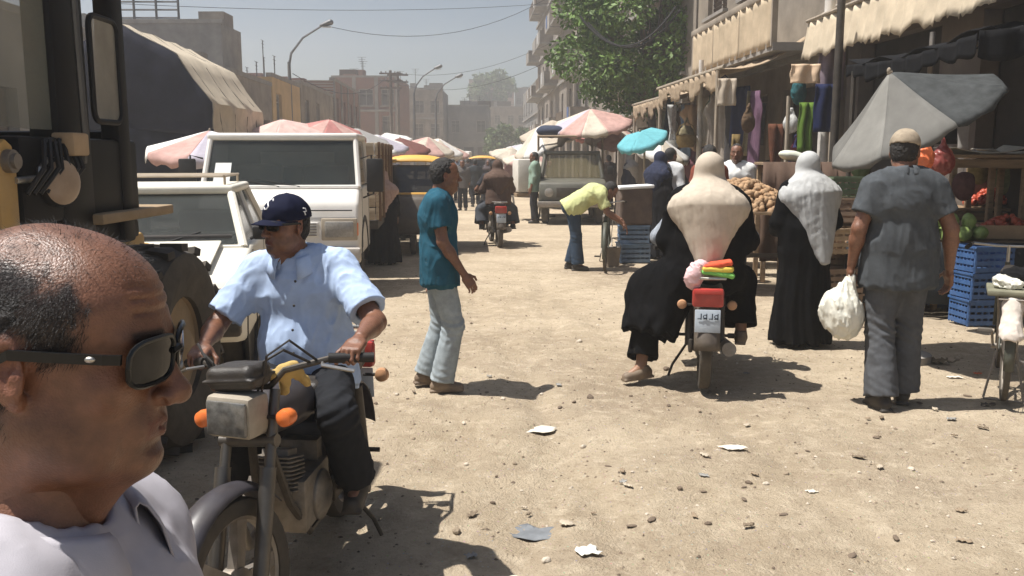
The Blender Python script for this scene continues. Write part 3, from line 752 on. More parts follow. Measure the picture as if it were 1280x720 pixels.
def cap_hat(root, J, Rm, res, mat, brim_mat=None, logo=None, tilt=0.):
    T = Euler((R(tilt), 0, 0)).to_matrix()
    s = SDF(res)
    s.ell((0, -.010, .040), (.088, .116, .096), k=.01)
    s.plane((0, 0, .022), (0, -.10, -1))
    s.ell((0, -.010, .020), (.080, .106, .085), k=.01, sub=True)
    s.ell((0, -.012, .135), (.008, .008, .005), k=.004)
    s.folds(lambda P: .0018*vnoise(P*40)+.0012*np.cos(6*np.arctan2(P[:, 0], P[:, 1]+.012))*sstep(.03, .06, P[:, 2])*(-1))
    V, F = s.run()
    o = put('cap', np_mesh('cap', VT(V, Rm@T, J['hed']), F, (mat,)), None, root)
    rows = []
    for i in range(13):
        a = math.pi*(i/12); row = []
        for j in range(7):
            u = j/6; cx = math.cos(a); r0x, r0y = .083, .110; ex = .086; ey = .180
            x = -cx*(r0x+(ex-r0x)*u); y = -.012+math.sin(a)**.8*(r0y+(ey-r0y)*u)-.0
            z = .024-.018*u*math.sin(a)-.020*(cx*cx)*(.4+.6*u)+.004
            row.append((Rm@T)@Vector((x, y, z))+J['hed'])
        rows.append(row)
    MB().sheet(rows, .004).build('brim', brim_mat or mat, o, smooth=True)
    if logo:
        mb = MB()
        pts = [(-.014, .030), (-.006, .038), (.006, .036), (.010, .026), (0, .017), (-.010, .008), (-.004, -.004), (.008, -.005), (.014, .003)]
        P = []
        for a, b in pts:
            q = Vector((a, 0, .075+b)); e = 1-((q.z-.040)/.094)**2-(q.x/.087)**2
            P.append((Rm@T)@Vector((q.x, -.010+.1185*math.sqrt(max(e, .02)), q.z))+J['hed'])
        mb.tube(P, .0032, 6)
        mb.build('cap_emblem', logo, o)
        mb = MB(); P = []
        for a, b in ((.0, .02), (-.012, .018), (-.014, .006), (-.004, .004), (.004, .006), (-.004, .004), (-.008, -.01)):
            e = 1-((b+.015)/.094)**2-(a/.108)**2
            P.append((Rm@T)@Vector((-.0895*math.sqrt(e), -.03+a, .055+b))+J['hed'])
        mb.tube(P, .0026, 5); mb.build('cap_side_emblem', logo, o)
    return o
def sunglasses(root, J, Rm, frame, lens, wide=1., size=1.):
    mb = MB(); lb = MB()
    def tr(p): return Rm@Vector(p)+J['hed']
    for g in (-1, 1):
        rim = []; prof = []
        for i in range(20):
            a = 2*math.pi*i/20; ca, sa = math.cos(a), math.sin(a)
            x = .034*wide+.029*size*math.copysign(abs(ca)**.6, ca)
            z = .004+.0200*size*math.copysign(abs(sa)**.6, sa)-.002*ca
            y = .1065-((x)/.080)**2*.027
            prof.append((g*x, y, z))
        c = Vector((g*.034*wide, .106-(.034/.08)**2*.022+.0015, .001))
        mb.tube([tr(p) for p in prof+[prof[0]]], .0026, 6)
        n = len(prof); lb.add([tr(p) for p in prof]+[tr(c)], [(i, (i+1) % n, n) for i in range(n)])
        lb.add([tr((p[0], p[1]-.002, p[2])) for p in prof]+[tr(c-Vector((0, .002, 0)))], [((i+1) % n, i, n) for i in range(n)])
        hx = .0775*wide; arm_ = []
        for y, z, x in ((.082, .010, .064*wide), (.070, .0115, .074*wide), (.03, .011, .0785*wide), (-.008, .010, hx+.003), (-.03, -.004, hx), (-.042, -.018, hx-.002)):
            arm_.append((g*x, y, z))
        for a, b in zip(arm_[:-1], arm_[1:]):
            a, b = Vector(a), Vector(b); dz = Vector((0, 0, .0045)); dx = Vector((g*.002, 0, 0))
            mb.add([tr(p) for p in (a-dz-dx, a+dz-dx, a+dz+dx, a-dz+dx, b-dz-dx, b+dz-dx, b+dz+dx, b-dz+dx)],
                   [(0, 1, 2, 3), (7, 6, 5, 4), (0, 4, 5, 1), (1, 5, 6, 2), (2, 6, 7, 3), (3, 7, 4, 0)])
    mb.tube([tr((-.008, .1065, .008)), tr((0, .1095, .011)), tr((.008, .1065, .008))], .0038, 6)
    o = mb.build('sunglasses', frame, root)
    lb.build('lens', lens, o); return o

def person(name, label, loc, rz=0, h=1.72, J=None, res=.012, hres=None, skin=None, head=(0, 0, 0), wide=1., jowl=0., nose=1.,
           belly=0., headpaint=None, hands=(.35, .35), hdir=None, hnorm=None, group=None, cat='person', thick=1., bare_legs=False, feet=True, simple=False):
    root = thing(name, label, cat, loc, rz, group, h/1.72)
    J = joints(J); skin = skin or SKIN; Rm = head_frame(J, head)
    s = SDF(res); torso(s, J, 0, belly*.8)
    for d in 'RL': arm(s, J, d, thick=thick); leg(s, J, d, thick=.95)
    if feet:
        for d in 'RL':
            a, t = J['an'+d], J['ft'+d]; t = a+(t-a)*min(1, .115/(t-a).length); s.cap(a, t, .032, .024, k=.02); s.cap(a, a+(a-t)*.22-Vector((0, 0, .03)), .032, .026, k=.02)
    s.cap(J['nek']-Vector((0, 0, .05)), J['nek'].lerp(J['hed'], .45), .058, .054, k=.04)
    parts = [s.run()]
    V, F, c = head_VF(hres or res*.5, wide, jowl, nose)
    if headpaint: c = headpaint(V, c.copy())
    cols = [np.ones((len(parts[0][0]), 3), np.float32), c]; parts.append((VT(V, Rm, J['hed']), F))
    for i, d in enumerate('RL'):
        if simple:
            break
        dr = Vector(hdir[i]) if hdir and hdir[i] else (J['wr'+d]-J['el'+d]).normalized(); dr = dr.normalized()
        nm = Vector(hnorm[i]) if hnorm and hnorm[i] else Vector((1 if d == 'R' else -1, .15, 0))
        nm = (nm-dr*nm.dot(dr)).normalized(); X = dr.cross(nm)
        Hm = Matrix((X, dr, nm)).transposed()
        V, F = hand_VF(d, hands[i], res=max(.0042, res*.38)); parts.append((VT(V, Hm, J['wr'+d]+dr*.035), F))
        cols.append(np.ones((len(V), 3), np.float32))
    V, F = joinVF(parts)
    put('body', np_mesh('body', V, F, (skin,), np.concatenate(cols)), None, root)
    root_info = dict(root=root, J=J, Rm=Rm, res=res, belly=belly, thick=thick)
    return root_info
def top(P, mat, sleeve=.55, hem=.16, inf=.018, name='shirt', folds=.007, collar=None, seed=0., flare=.03, sleeve_r=.014, neck=True):
    J = P['J']; s = SDF(P['res']*.8); torso(s, J, inf, P['belly'], hem=hem, k=.05)
    for d in 'RL':
        sh, el, wr = J['sh'+d], J['el'+d], J['wr'+d]; tk = P['thick']
        if sleeve <= 1:
            e = sh.lerp(el, sleeve); s.cap(sh, e, .052*tk+inf*.55, .05*tk+sleeve_r+inf*.5, k=.06, flat='b')
        else:
            s.cap(sh, el, .052*tk+inf*.6, .047*tk+inf*.6, k=.045); e = el.lerp(wr, sleeve-1); s.cap(el, e, .047*tk+inf*.6, .036*tk+inf*.7, k=.03, flat='b')
    upv = (J['che']-J['pel']).normalized()
    for d in 'RL': s.cap(J['hip'+d]-upv*max(0, hem-.06), J['hip'+d]+upv*.10, .104+inf, .10+inf, k=.05, flat='a')
    s.folds(clothfold(folds, seed=seed))
    for d in 'RL':
        sh, el, wr = J['sh'+d], J['el'+d], J['wr'+d]; tk = P['thick']
        if sleeve <= 1:
            e = sh.lerp(el, sleeve); u = (el-sh).normalized(); s.cap(e-u*.05, e+u*.06, .046*tk+.006, .046*tk+.008, k=.003, sub=True)
    if neck: s.cap(J['nek']+Vector((0, .012, -.005)), J['hed']+Vector((0, .0, -.03)), .062, .075, k=.006, sub=True)
    V, F = s.run()
    o = put(name, np_mesh(name, V, F, (mat,)), None, P['root'])
    if collar: shirt_collar(P, collar, o)
    return o
def shirt_collar(P, mat, parent, r=.071, open_=.5, hgt=.045):
    J = P['J']; rows = []
    up = (J['hed']-J['nek']).normalized(); c = J['nek']+up*.012+Vector((0, .012, 0))
    for i in range(25):
        a = -math.pi+open_/2+(2*math.pi-open_)*i/24; row = []
        ca, sa = math.sin(a+math.pi), -math.cos(a+math.pi)
        back = .5-.5*sa                                       # 1 behind the neck
        for j, (dr, dz) in enumerate(((.004, 0), (.0, .022), (.002, .040), (.010, .044), (.019, .030), (.031, .004), (.036, -.010 if back > .3 else -.03))):
            f = 1-back
            rr = r+dr; row.append(c+Vector((ca*rr, -sa*-rr*1.0, dz*(hgt/.045)-.036*f+.0)))
        rows.append(row)
    MB().sheet(rows, .003).build('collar', mat, parent, smooth='all')
def trousers(P, mat, name='trousers', inf=.016, wide=.022, end=.97, folds=.006, seed=3., jean=False):
    J = P['J']; s = SDF(P['res']*.8)
    lp = (J['hipR']-J['hipL']).normalized(); mid = J['pel'].lerp(J['che'], .22)
    s.cap(J['pel']-(J['che']-J['pel']).normalized()*.03, mid, .105+inf*.6, .098+inf*.5, k=.04, lat=lp, st=1.38, flat='b')
    for d in 'RL': leg(s, J, d, inf, wide=wide, end=end)
    f1 = clothfold(folds, (15, 15, 11), seed)
    def kf(Q):
        o = np.zeros(len(Q), np.float32)
        for d in 'RL':
            for key, rr in (('kn', .11), ('an', .10)):
                q = Q-A_(J[key+d]); w = np.exp(-(q*q).sum(-1)/(rr*rr)); o += .006*w*np.sin(q[:, 2]*120+q[:, 0]*60)
        return o
    s.folds(f1).folds(kf)
    for d in 'RL':
        kn, an = J['kn'+d], J['an'+d]; e = kn.lerp(an, end); u = (an-kn).normalized(); s.cap(e-u*.02, e+u*.05, .04+inf*.5+wide*.6, k=.003, sub=True)
    V, F = s.run(); return put(name, np_mesh(name, V, F, (mat,)), None, P['root'])
def shoes(P, mat, sole=None, name='shoe', big=1.):
    J = P['J']; out = []
    for d in 'RL':
        a, t = J['an'+d], J['ft'+d]; u = t-a; fwd = Vector((u.x, u.y, u.z+.06)); L = fwd.length; fwd.normalize()
        side = fwd.cross(Vector((0, 0, 1))).normalized(); up = side.cross(fwd); Rm = Matrix((side, fwd, up)).transposed()
        s = SDF(max(.006, P['res']*.6))
        s.cap((0, -.055, -.045), (0, .02, -.04), .037, .040, k=.03)
        s.cap((0, .02, -.045), (0, .125, -.058), .042, .034, k=.03, lat=(1, 0, 0), st=1.12)
        s.cap((0, -.02, -.02), (0, -.018, .02), .046, .045, k=.03)
        s.box((0, .032, -.079), (.042, .128, .012), rd=.011, k=.01)
        s.plane((0, 0, -.088), (0, 0, -1))
        s.plane((0, 0, .018), (0, -.15, 1))
        V, F = s.run(); o = put(name, np_mesh(name, VT(V*big, Rm, a+Vector((0, 0, .002))), F, (mat,)), None, P['root']); out.append(o)
    return out
# ============================================================ vehicle materials
RUBBER = M('tyre_rubber', (.022, .021, .02), rough=.85, var=.3, scale=12, dust=.28, dcol=(.30, .24, .17))
CHROME = M('worn_chrome', (.5, .49, .46), rough=.32, metal=1., var=.2, scale=14, dust=.3)
STEEL = M('dull_steel', (.22, .21, .2), rough=.5, metal=.8, var=.3, scale=14, dust=.4)
BLACKP = M('black_plastic', (.013, .013, .014), rough=.5, spec=.25, var=.3, scale=10, dust=.05)
BLACKV = M('black_vinyl', (.016, .015, .015), rough=.45, var=.25, scale=16, dust=.08, bump=.15, bscale=200)
ENGINE = M('engine_alloy', (.20, .19, .175), rough=.55, metal=.7, var=.35, scale=22, dust=.5)
DARKM = M('dark_metal', (.030, .028, .027), rough=.5, metal=.4, var=.4, scale=12, dust=.15)
AMBER = M('amber_lens', (.75, .17, .03), rough=.25, var=.1, scale=20, dust=.12)
REDL = M('red_lens', (.38, .02, .02), rough=.25, var=.15, scale=20, dust=.15)
HEADG = M('headlight_glass', (.24, .235, .22), rough=.10, var=.25, scale=40, spec=.7, dust=.25)
WHITEP = M('white_paint', (.72, .70, .66), rough=.4, var=.06, scale=2.5, spec=.5, dust=.30)
CREAMP = M('cream_paint', (.74, .71, .62), rough=.38, var=.06, scale=2.5, spec=.5, dust=.25)
YELLOWP = M('machine_yellow', (.52, .29, .05), rough=.5, var=.2, scale=5, dust=.5)
TAXI = M('taxi_yellow', (.72, .38, .04), rough=.45, var=.1, scale=4, dust=.3)
GLASS_D = glass('dark_glass', (.018, .021, .022), .80, dust=.08)
GLASS_L = glass('cab_glass', (.035, .045, .043), .40, dust=.08)
PAPER = M('white_paper', (.78, .78, .76), rough=.9, var=.05)

def wheel(parent, c, ax, rad, wid, name='wheel', spokes=0, rim=None, hub=.05, alloy=0, tread=0):
    """tyre, rim, spokes about axis ax at c, as children"""
    c = Vector(c); ax = Vector(ax).normalized(); w = wid/2; e = thing(name, None, None); e.parent = parent
    del_ = [k for k in e.keys()]
    ri = rad-wid*.78
    prof = [(ri, -w*.72), (rad-wid*.38, -w), (rad-wid*.10, -w*.82), (rad, -w*.4), (rad, w*.4), (rad-wid*.10, w*.82), (rad-wid*.38, w), (ri, w*.72)]
    mb = MB(); n = 36
    u = ax.cross(Vector((0, 0, 1))); u = u.normalized() if u.length > .01 else ax.orthogonal(); v = ax.cross(u)
    rings = [[c+(u*math.cos(2*math.pi*i/n)+v*math.sin(2*math.pi*i/n))*r+ax*t for r, t in prof] for i in range(n)]
    mb.loft(rings, close=True)
    if tread:
        for i in range(tread):
            for sg in (-1, 1):
                a = 2*math.pi*(i+.25*sg)/tread; d = u*math.cos(a)+v*math.sin(a); tg = ax.cross(d)
                p = c+d*(rad-.004)+ax*(sg*w*.42); q = Matrix((ax, tg, d)).transposed()
                q = q@Matrix.Rotation(sg*.35, 3, 'Z'); vs = []
                for k in (-.02, .022):
                    for i2, j2 in ((-1, -1), (1, -1), (1, 1), (-1, 1)): vs.append(p+q@Vector((i2*w*.42, j2*rad*.045, k)))
                mb.add(vs, [(3, 2, 1, 0), (4, 5, 6, 7), (0, 1, 5, 4), (1, 2, 6, 5), (2, 3, 7, 6), (3, 0, 4, 7)])
    mb.build('tyre', RUBBER, e)
    mb = MB(); rm = rim or CHROME
    rings = [[c+(u*math.cos(2*math.pi*i/n)+v*math.sin(2*math.pi*i/n))*r+ax*t for r, t in ((ri+.006, -w*.66), (ri+.008, w*.66), (ri-.012, w*.4), (ri-.012, -w*.4))] for i in range(n)]
    mb.loft(rings, close=True)
    mb.lathe(c-ax*(w*.9), ax, [(hub*.5, 0), (hub, w*.2), (hub, w*1.6), (hub*.5, w*1.8)], 16)
    if alloy:
        for i in range(alloy):
            a = 2*math.pi*i/alloy; d = u*math.cos(a)+v*math.sin(a); tg = ax.cross(d)
            vs = []
            for r, hw, t in ((hub*.8, .020, .5), (ri-.004, .026, .34)):
                for sg, st in ((-1, -1), (1, -1), (1, 1), (-1, 1)): vs.append(c+d*r+tg*(hw*sg)+ax*(w*t*st))
            mb.add(vs, [(3, 2, 1, 0), (4, 5, 6, 7), (0, 1, 5, 4), (1, 2, 6, 5), (2, 3, 7, 6), (3, 0, 4, 7)])
    for i in range(spokes):
        a = 2*math.pi*i/spokes; b = a+(.5 if i % 2 else -.5); sg = 1 if i % 4 < 2 else -1
        p = c+(u*math.cos(b)+v*math.sin(b))*hub+ax*(w*.7*sg); q = c+(u*math.cos(a)+v*math.sin(a))*(ri-.006)
        mb.cyl(p, q, .0022, n=4)
    if not spokes and not alloy:
        mb.lathe(c-ax*(w*.45), ax, [(ri, 0), (ri*.8, w*.5), (hub*1.2, w*.35), (hub, w*.9)], 24)
        mb.lathe(c+ax*(w*.45), -ax, [(ri, 0), (ri*.8, w*.5), (hub*1.2, w*.35), (hub, w*.9)], 24)
    mb.build('rim', rm, e)
    return e

t_steer = {}
def motorbike(label, loc, rz, steer=0., paint=None, group=None, plate=True, bag=False, rear_only=False, name='motorcycle', rearbox=False):
    """heads along local +y; origin on the ground below the rear axle"""
    t = thing(name, label, 'motorcycle', loc, rz, group); paint = paint or M('bike_paint_black', (.02, .018, .02), rough=.35, var=.3, scale=8, dust=.3)
    WB = 1.24; rr = .285
    wheel(t, (0, 0, rr), (1, 0, 0), rr, .088, 'rear_wheel', alloy=5, rim=STEEL, hub=.06)
    # steering assembly, turned about the headstock
    st = Matrix.Translation((0, 1.02, .78))@Matrix.Rotation(steer, 4, Vector((0, -.42, .91)).normalized())@Matrix.Translation((0, -1.02, -.78))
    def T(p): return st@Vector(p)
    t_steer[name+label] = st
    axl = (st.to_3x3()@Vector((1, 0, 0)))
    wheel(t, T((0, WB, rr-.012)), axl, rr-.005, .078, 'front_wheel', alloy=5, rim=STEEL, hub=.055)
    mb = MB()
    for g in (-1, 1):
        mb.cyl(T((g*.088, WB-.01, rr-.02)), T((g*.088, 1.10, .62)), .026, .027, 14); mb.cyl(T((g*.088, 1.10, .60)), T((g*.088, 1.00, .86)), .018, n=12)
    mb.cyl(T((-.11, 1.06, .70)), T((.11, 1.06, .70)), .022, n=10); mb.cyl(T((-.10, WB, rr-.012)), T((.10, WB, rr-.012)), .012, n=8)
    mb.build('fork', M('fork_dark', (.09, .088, .085), rough=.4, metal=.8, var=.3, dust=.2), t)
    rows = []                                             # front mudguard
    for i in range(15):
        a = R(-25+165*i/14); row = []
        for j in range(7):
            q = (j-3)/3; r_ = rr+.045-.03*q*q; row.append(T((q*.062, WB+math.cos(a)*r_, rr-.01+math.sin(a)*r_)))
        rows.append(row)
    MB().sheet(rows, .004).build('front_mudguard', paint, t, smooth='all')
    mb = MB()
    hb = [(-.37, .84, .925), (-.26, .90, .94), (-.12, .98, .92), (-.07, 1.0, .87), (.07, 1.0, .87), (.12, .98, .92), (.26, .90, .94), (.37, .84, .925)]
    mb.tube([T(p) for p in hb], .0115, 8); o = mb.build('handlebar', DARKM, t)
    for g in (-1, 1):
        MB().cyl(T((g*.25, .905, .941)), T((g*.385, .832, .923)), .0185, .0175, 12).build('grip', BLACKP, o)
        MB().tube([T((g*.24, .93, .93)), T((g*.27, .985, .935)), T((g*.37, .955, .905))], .0065, 6).build('lever', CHROME, o)
        mb = MB(); mb.tube([T((g*.20, .94, .935)), T((g*.16, 1.03, 1.0)), T((g*.10, 1.06, .97)), T((g*.05, 1.06, .84))], .005, 6)
        mb.tube([T((g*.22, .93, .94)), T((g*.18, 1.02, 1.03)), T((g*.12, 1.07, .99)), T((g*.06, 1.06, .82))], .0045, 6); mb.build('cable', BLACKP, o)
    # headlight nacelle, with its body and lens
    hl = MB().box(T((0, 1.10, .805)), (.175, .12, .145), (0, 0, steer)).build('headlight', M('nacelle_grey', (.30, .27, .22), rough=.5, var=.2, scale=18, dust=.4), t, bevel=.022)
    q = Matrix.Rotation(steer, 3, 'Z')
    MB().box(T((0, 1.162, .805)), (.150, .014, .115), (0, 0, steer)).build('headlight_lens', M('bike_lens', (.12, .12, .115), rough=.06, var=.5, scale=30, spec=.8, dust=.06), hl, bevel=.006)
    if bag:
        s = SDF(.005); s.box((-.0, 1.065, .925), (.093, .065, .042), rd=.028); s.box((-.0, 1.065, .920), (.099, .071, .006), rd=.005, k=.006)
        s.folds(lambda P: .003*vnoise(P*30)); V, F = s.run(); V = np.array([T(p) for p in V.tolist()], np.float32)
        put('speedometer_cover', np_mesh('speedometer_cover', V, F, (BLACKV,)), None, t)
        s = SDF(.005)
        for a, b in (((-.07, 1.0, .91), (-.12, .95, .93)), ((-.12, .95, .93), (-.16, .92, .87)), ((-.10, .97, .92), (-.09, .95, .84))): s.cap(a, b, .022, .016, k=.02)
        s.folds(lambda P: .005*vnoise(P*70)); V, F = s.run()
        put('knotted_rag', np_mesh('knotted_rag', V, F, (fab('rag_yellow', (.46, .32, .12)),)), None, t)
    else: MB().box(T((0, 1.04, .94)), (.16, .09, .06), (.3, 0, steer)).build('speedometer', BLACKP, t, bevel=.015)
    for g in (-1, 1):
        mb = MB(); mb.cyl(T((g*.08, 1.06, .78)), T((g*.14, 1.06, .78)), .008, n=8); s_ = mb.build('indicator_stalk', BLACKP, t)
        MB().lathe(T((g*.160, 1.03, .78)), q@Vector((0, 1, 0)), [(.012, 0), (.027, .010), (.031, .036), (.028, .055), (.015, .064)], 16).build('indicator', AMBER, t)
        mb = MB(); mb.cyl((g*.08, -.14, .63), (g*.15, -.14, .63), .008, n=8); mb.build('indicator_stalk', BLACKP, t)
        MB().lathe((g*.17, -.11, .63), (0, -1, 0), [(.012, 0), (.030, .010), (.034, .035), (.028, .056), (.015, .062)], 16).build('indicator', M('amber_lens_dusty', (.45, .2, .08), rough=.4, var=.2, dust=.5), t)
    s = SDF(.008); s.ell((0, .80, .76), (.115, .22, .10), k=.02); s.ell((0, .68, .72), (.10, .14, .09), k=.04); s.plane((0, 0, .66), (0, 0, -1)); s.cap((0, .84, .82), (0, .84, .868), .028, k=.005)
    V, F = s.run(); put('fuel_tank', np_mesh('fuel_tank', V, F, (paint,)), None, t)
    s = SDF(.008); s.box((0, .34, .745), (.125, .30, .048), rd=.04, k=.03); s.box((0, .06, .765), (.115, .14, .05), rd=.04, k=.05); s.folds(lambda P: .004*vnoise(P*22)); V, F = s.run()
    put('seat', np_mesh('seat', V, F, (BLACKV,)), None, t)
    mb = MB()
    for g in (-1, 1):
        mb.tube([(g*.02, 1.02, .80), (g*.05, .86, .70), (g*.07, .5, .66), (g*.08, .1, .66), (g*.08, -.14, .70)], .016, 8)
        mb.tube([(g*.02, 1.0, .74), (g*.06, .86, .40), (g*.09, .74, .24), (g*.09, .40, .26), (g*.08, .42, .64)], .016, 8)
        mb.tube([(g*.08, .42, .34), (g*.075, .0, rr)], .018, 8); mb.cyl((g*.115, .02, rr+.02), (g*.11, .1, .64), .026, n=12)
        mb.cyl((g*.10, .44, .30), (g*.24, .44, .30), .012, n=8); mb.cyl((g*.10, .14, .36), (g*.22, .14, .36), .011, n=8)
        mb.cyl((g*.19, .44, .30), (g*.25, .44, .30), .02, n=8)
    mb.cyl((-.08, 1.01, .77), (.08, 1.01, .77), .03, n=10); mb.build('frame', DARKM, t)
    mb = MB(); mb.box((0, .66, .36), (.20, .30, .20)); mb.lathe((-.13, .62, .34), (1, 0, 0), [(.06, 0), (.10, .02), (.10, .24), (.06, .26)], 20)
    for i in range(9): mb.box((0, .78+.012*i*.3, .42+.017*i), (.155, .15, .007), (.25, 0, 0))
    mb.box((0, .80, .49), (.10, .10, .18), (.25, 0, 0)); mb.box((0, .50, .44), (.15, .14, .2)); mb.build('engine', ENGINE, t, bevel=.006)
    mb = MB(); mb.box((.0, .40, .52), (.23, .22, .16)); mb.build('side_panel', paint, t, bevel=.03)
    mb = MB(); mb.tube([(.06, .88, .50), (.09, .96, .36), (.11, .84, .22), (.13, .5, .22), (.14, .3, .27)], .021, 10); mb.cyl((.14, .32, .27), (.155, -.24, .34), .045, .048, 16); mb.build('exhaust', STEEL, t)
    mb = MB(); mb.box((-.10, .22, rr+.02), (.03, .52, .10), (-.03, 0, 0)); mb.build('chain_guard', DARKM, t, bevel=.01)
    rows = []
    for i in range(15):
        a = R(10+130*i/14); row = []
        for j in range(7):
            qq = (j-3)/3; r_ = rr+.085-.04*qq*qq; row.append((qq*.085, -math.cos(a)*r_, rr+.0+math.sin(a)*r_))
        rows.append(row)
    MB().sheet(rows, .004).build('rear_mudguard', paint, t, smooth='all')
    mb = MB()
    for g in (-1, 1): mb.tube([(g*.12, .22, .72), (g*.13, -.05, .83), (g*.11, -.26, .83), (0, -.28, .83)], .010, 8)
    for y in (-.05, -.15): mb.cyl((-.12, y, .83), (.12, y, .83), .008, n=8)
    mb.build('carrier', CHROME, t)
    tl = MB().box((0, -.27, .70), (.21, .06, .13)).build('tail_light', REDL, t, bevel=.02)
    MB().box((0, -.305, .745), (.19, .012, .035)).build('reflector', M('red_lens_bright', (.55, .06, .05), rough=.2, var=.1), tl, bevel=.004)
    if plate:
        pl = MB().box((0, -.315, .545), (.17, .008, .155), (-.12, 0, 0)).build('number_plate', M('plate_blue_grey', (.42, .47, .52), rough=.5, var=.1, dust=.3), t, bevel=.004)
        mb = MB(); rnd = random.Random(5)
        for r_ in range(2):
            for c_ in range(4):
                x = -.055+.037*c_; z = .578-.062*r_; Y = -.323-(.0075 if r_ else 0)*-1+(.0 if r_ else 0)
                Y = -.3205+(.578-z)*.12*-1+(.0)
                if (r_+c_) % 2: mb.torus((x, -.321+(z-.545)*-.0+(.545-z)*.12, z), (0, 1, 0), .011, .0035, 12, 5)
                mb.box((x+.011, -.321+(.545-z)*.12, z), (.007, .003, .042)); mb.box((x, -.321+(.545-z+.016)*.12, z-.016), (.026, .003, .006))
        mb.build('plate_marking', M('plate_ink', (.02, .03, .05), rough=.7), pl)
    mb = MB(); mb.tube([(-.10, .35, .28), (-.22, .28, .10), (-.25, .26, .015)], .010, 6); mb.build('side_stand', DARKM, t)
    return t

def bicycle(label, loc, rz, group=None, steer=0., basket=False):
    t = thing('bicycle', label, 'bicycle', loc, rz, group); r_ = .34; WB = 1.06
    BP = M('bicycle_paint', (.03, .04, .032), rough=.5, var=.4, scale=14, dust=.15)
    wheel(t, (0, 0, r_), (1, 0, 0), r_, .040, 'rear_wheel', spokes=28, rim=STEEL, hub=.022)
    wheel(t, (0, WB, r_), (math.cos(steer), math.sin(steer), 0), r_, .040, 'front_wheel', spokes=28, rim=STEEL, hub=.022)
    mb = MB()
    mb.tube([(0, .44, .29), (0, .28, .80)], .015, 8); mb.tube([(0, .30, .76), (0, .84, .80)], .014, 8); mb.tube([(0, .44, .29), (0, .86, .72)], .016, 8)
    mb.tube([(0, .83, .86), (0, .87, .70)], .018, 8)
    for g in (-1, 1):
        mb.tube([(g*.05, 0, r_), (g*.02, .44, .29)], .009, 6); mb.tube([(g*.05, 0, r_), (g*.02, .29, .76)], .008, 6)
        mb.tube([(g*.05, WB, r_), (g*.05, .92, .70), (0, .87, .72)], .010, 6)
    mb.build('frame', BP, t)
    mb = MB(); mb.tube([(-.28, .62, .98), (-.24, .78, 1.0), (-.08, .84, .98), (.08, .84, .98), (.24, .78, 1.0), (.28, .62, .98)], .011, 8); mb.tube([(0, .84, .84), (0, .84, .99)], .012, 8); hb = mb.build('handlebar', CHROME, t)
    for g in (-1, 1): MB().cyl((g*.283, .61, .98), (g*.26, .71, .99), .016, n=10).build('grip', BLACKP, hb)
    s = SDF(.008); s.cap((0, .18, .86), (0, .40, .87), .03, .018, lat=(1, 0, 0), st=2.4, k=.02); s.plane((0, 0, .84), (0, 0, -1)); V, F = s.run(); put('saddle', np_mesh('saddle', V, F, (BLACKV,)), None, t)
    for nm, cy, a0, a1 in (('rear_mudguard', 0, 20, 190), ('front_mudguard', WB, 10, 150)):
        rows = []
        for i in range(13):
            a = R(a0+(a1-a0)*i/12) if nm[0] == 'r' else R(a0+(a1-a0)*i/12-30); rows.append([(q*.030, cy+math.cos(a)*(r_+.03-.012*q*q), r_+math.sin(a)*(r_+.03-.012*q*q)) for q in (-1, -.5, 0, .5, 1)])
        MB().sheet(rows, .003).build(nm, BP, t, smooth='all')
    mb = MB()
    for g in (-1, 1):
        mb.tube([(g*.06, .22, .72), (g*.08, -.26, .73)], .007, 6); mb.tube([(g*.055, 0, r_), (g*.08, -.10, .73)], .006, 6)
    for y in (-.26, -.13, 0, .12): mb.cyl((-.08, y, .73), (.08, y, .73), .006, n=6)
    mb.build('carrier', STEEL, t)
    mb = MB(); mb.cyl((-.08, .44, .29), (.08, .44, .29), .02, n=10)
    mb.lathe((.045, .44, .29), (1, 0, 0), [(.09, 0), (.095, .003), (.09, .006)], 24)
    for g in (-1, 1): mb.tube([(g*.07, .44, .29), (g*.085, .44+g*.10, .29-g*.13)], .009, 6); mb.box((g*.13, .44+g*.10, .29-g*.13), (.09, .06, .018))
    mb.tube([(.045, .44, .38), (.045, 0, .38)], .004, 4); mb.tube([(.045, .44, .2), (.045, 0, .30)], .004, 4); mb.build('crank', STEEL, t)
    mb = MB()
    for g in (-1, 1): mb.tube([(g*.06, 0, r_), (g*.12, -.06, .02)], .008, 6)
    mb.tube([(-.12, -.06, .012), (.12, -.06, .012)], .008, 6); mb.build('stand', STEEL, t)
    return t
def frustum(mb, y0, y1, w0, z0, y2, y3, w1, z1):
    """base y0(front)..y1(rear) half width w0 at z0, top y2..y3 half width w1 at z1"""
    vs = [(-w0, y0, z0), (w0, y0, z0), (w0, y1, z0), (-w0, y1, z0), (-w1, y2, z1), (w1, y2, z1), (w1, y3, z1), (-w1, y3, z1)]
    return mb.add(vs, [(3, 2, 1, 0), (4, 5, 6, 7), (0, 1, 5, 4), (1, 2, 6, 5), (2, 3, 7, 6), (3, 0, 4, 7)])
def lerp3(a, b, t): return Vector(a).lerp(Vector(b), t)
def pane(parent, name, a, b, c, d, mat, inset=.0, out=.004, th=.008):
    a, b, c, d = map(Vector, (a, b, c, d)); m = (a+b+c+d)/4
    n = (b-a).cross(d-a).normalized(); P = [p.lerp(m, inset)+n*out for p in (a, b, c, d)]
    return MB().quad(*P, th=th).build(name, mat, parent, smooth=False)

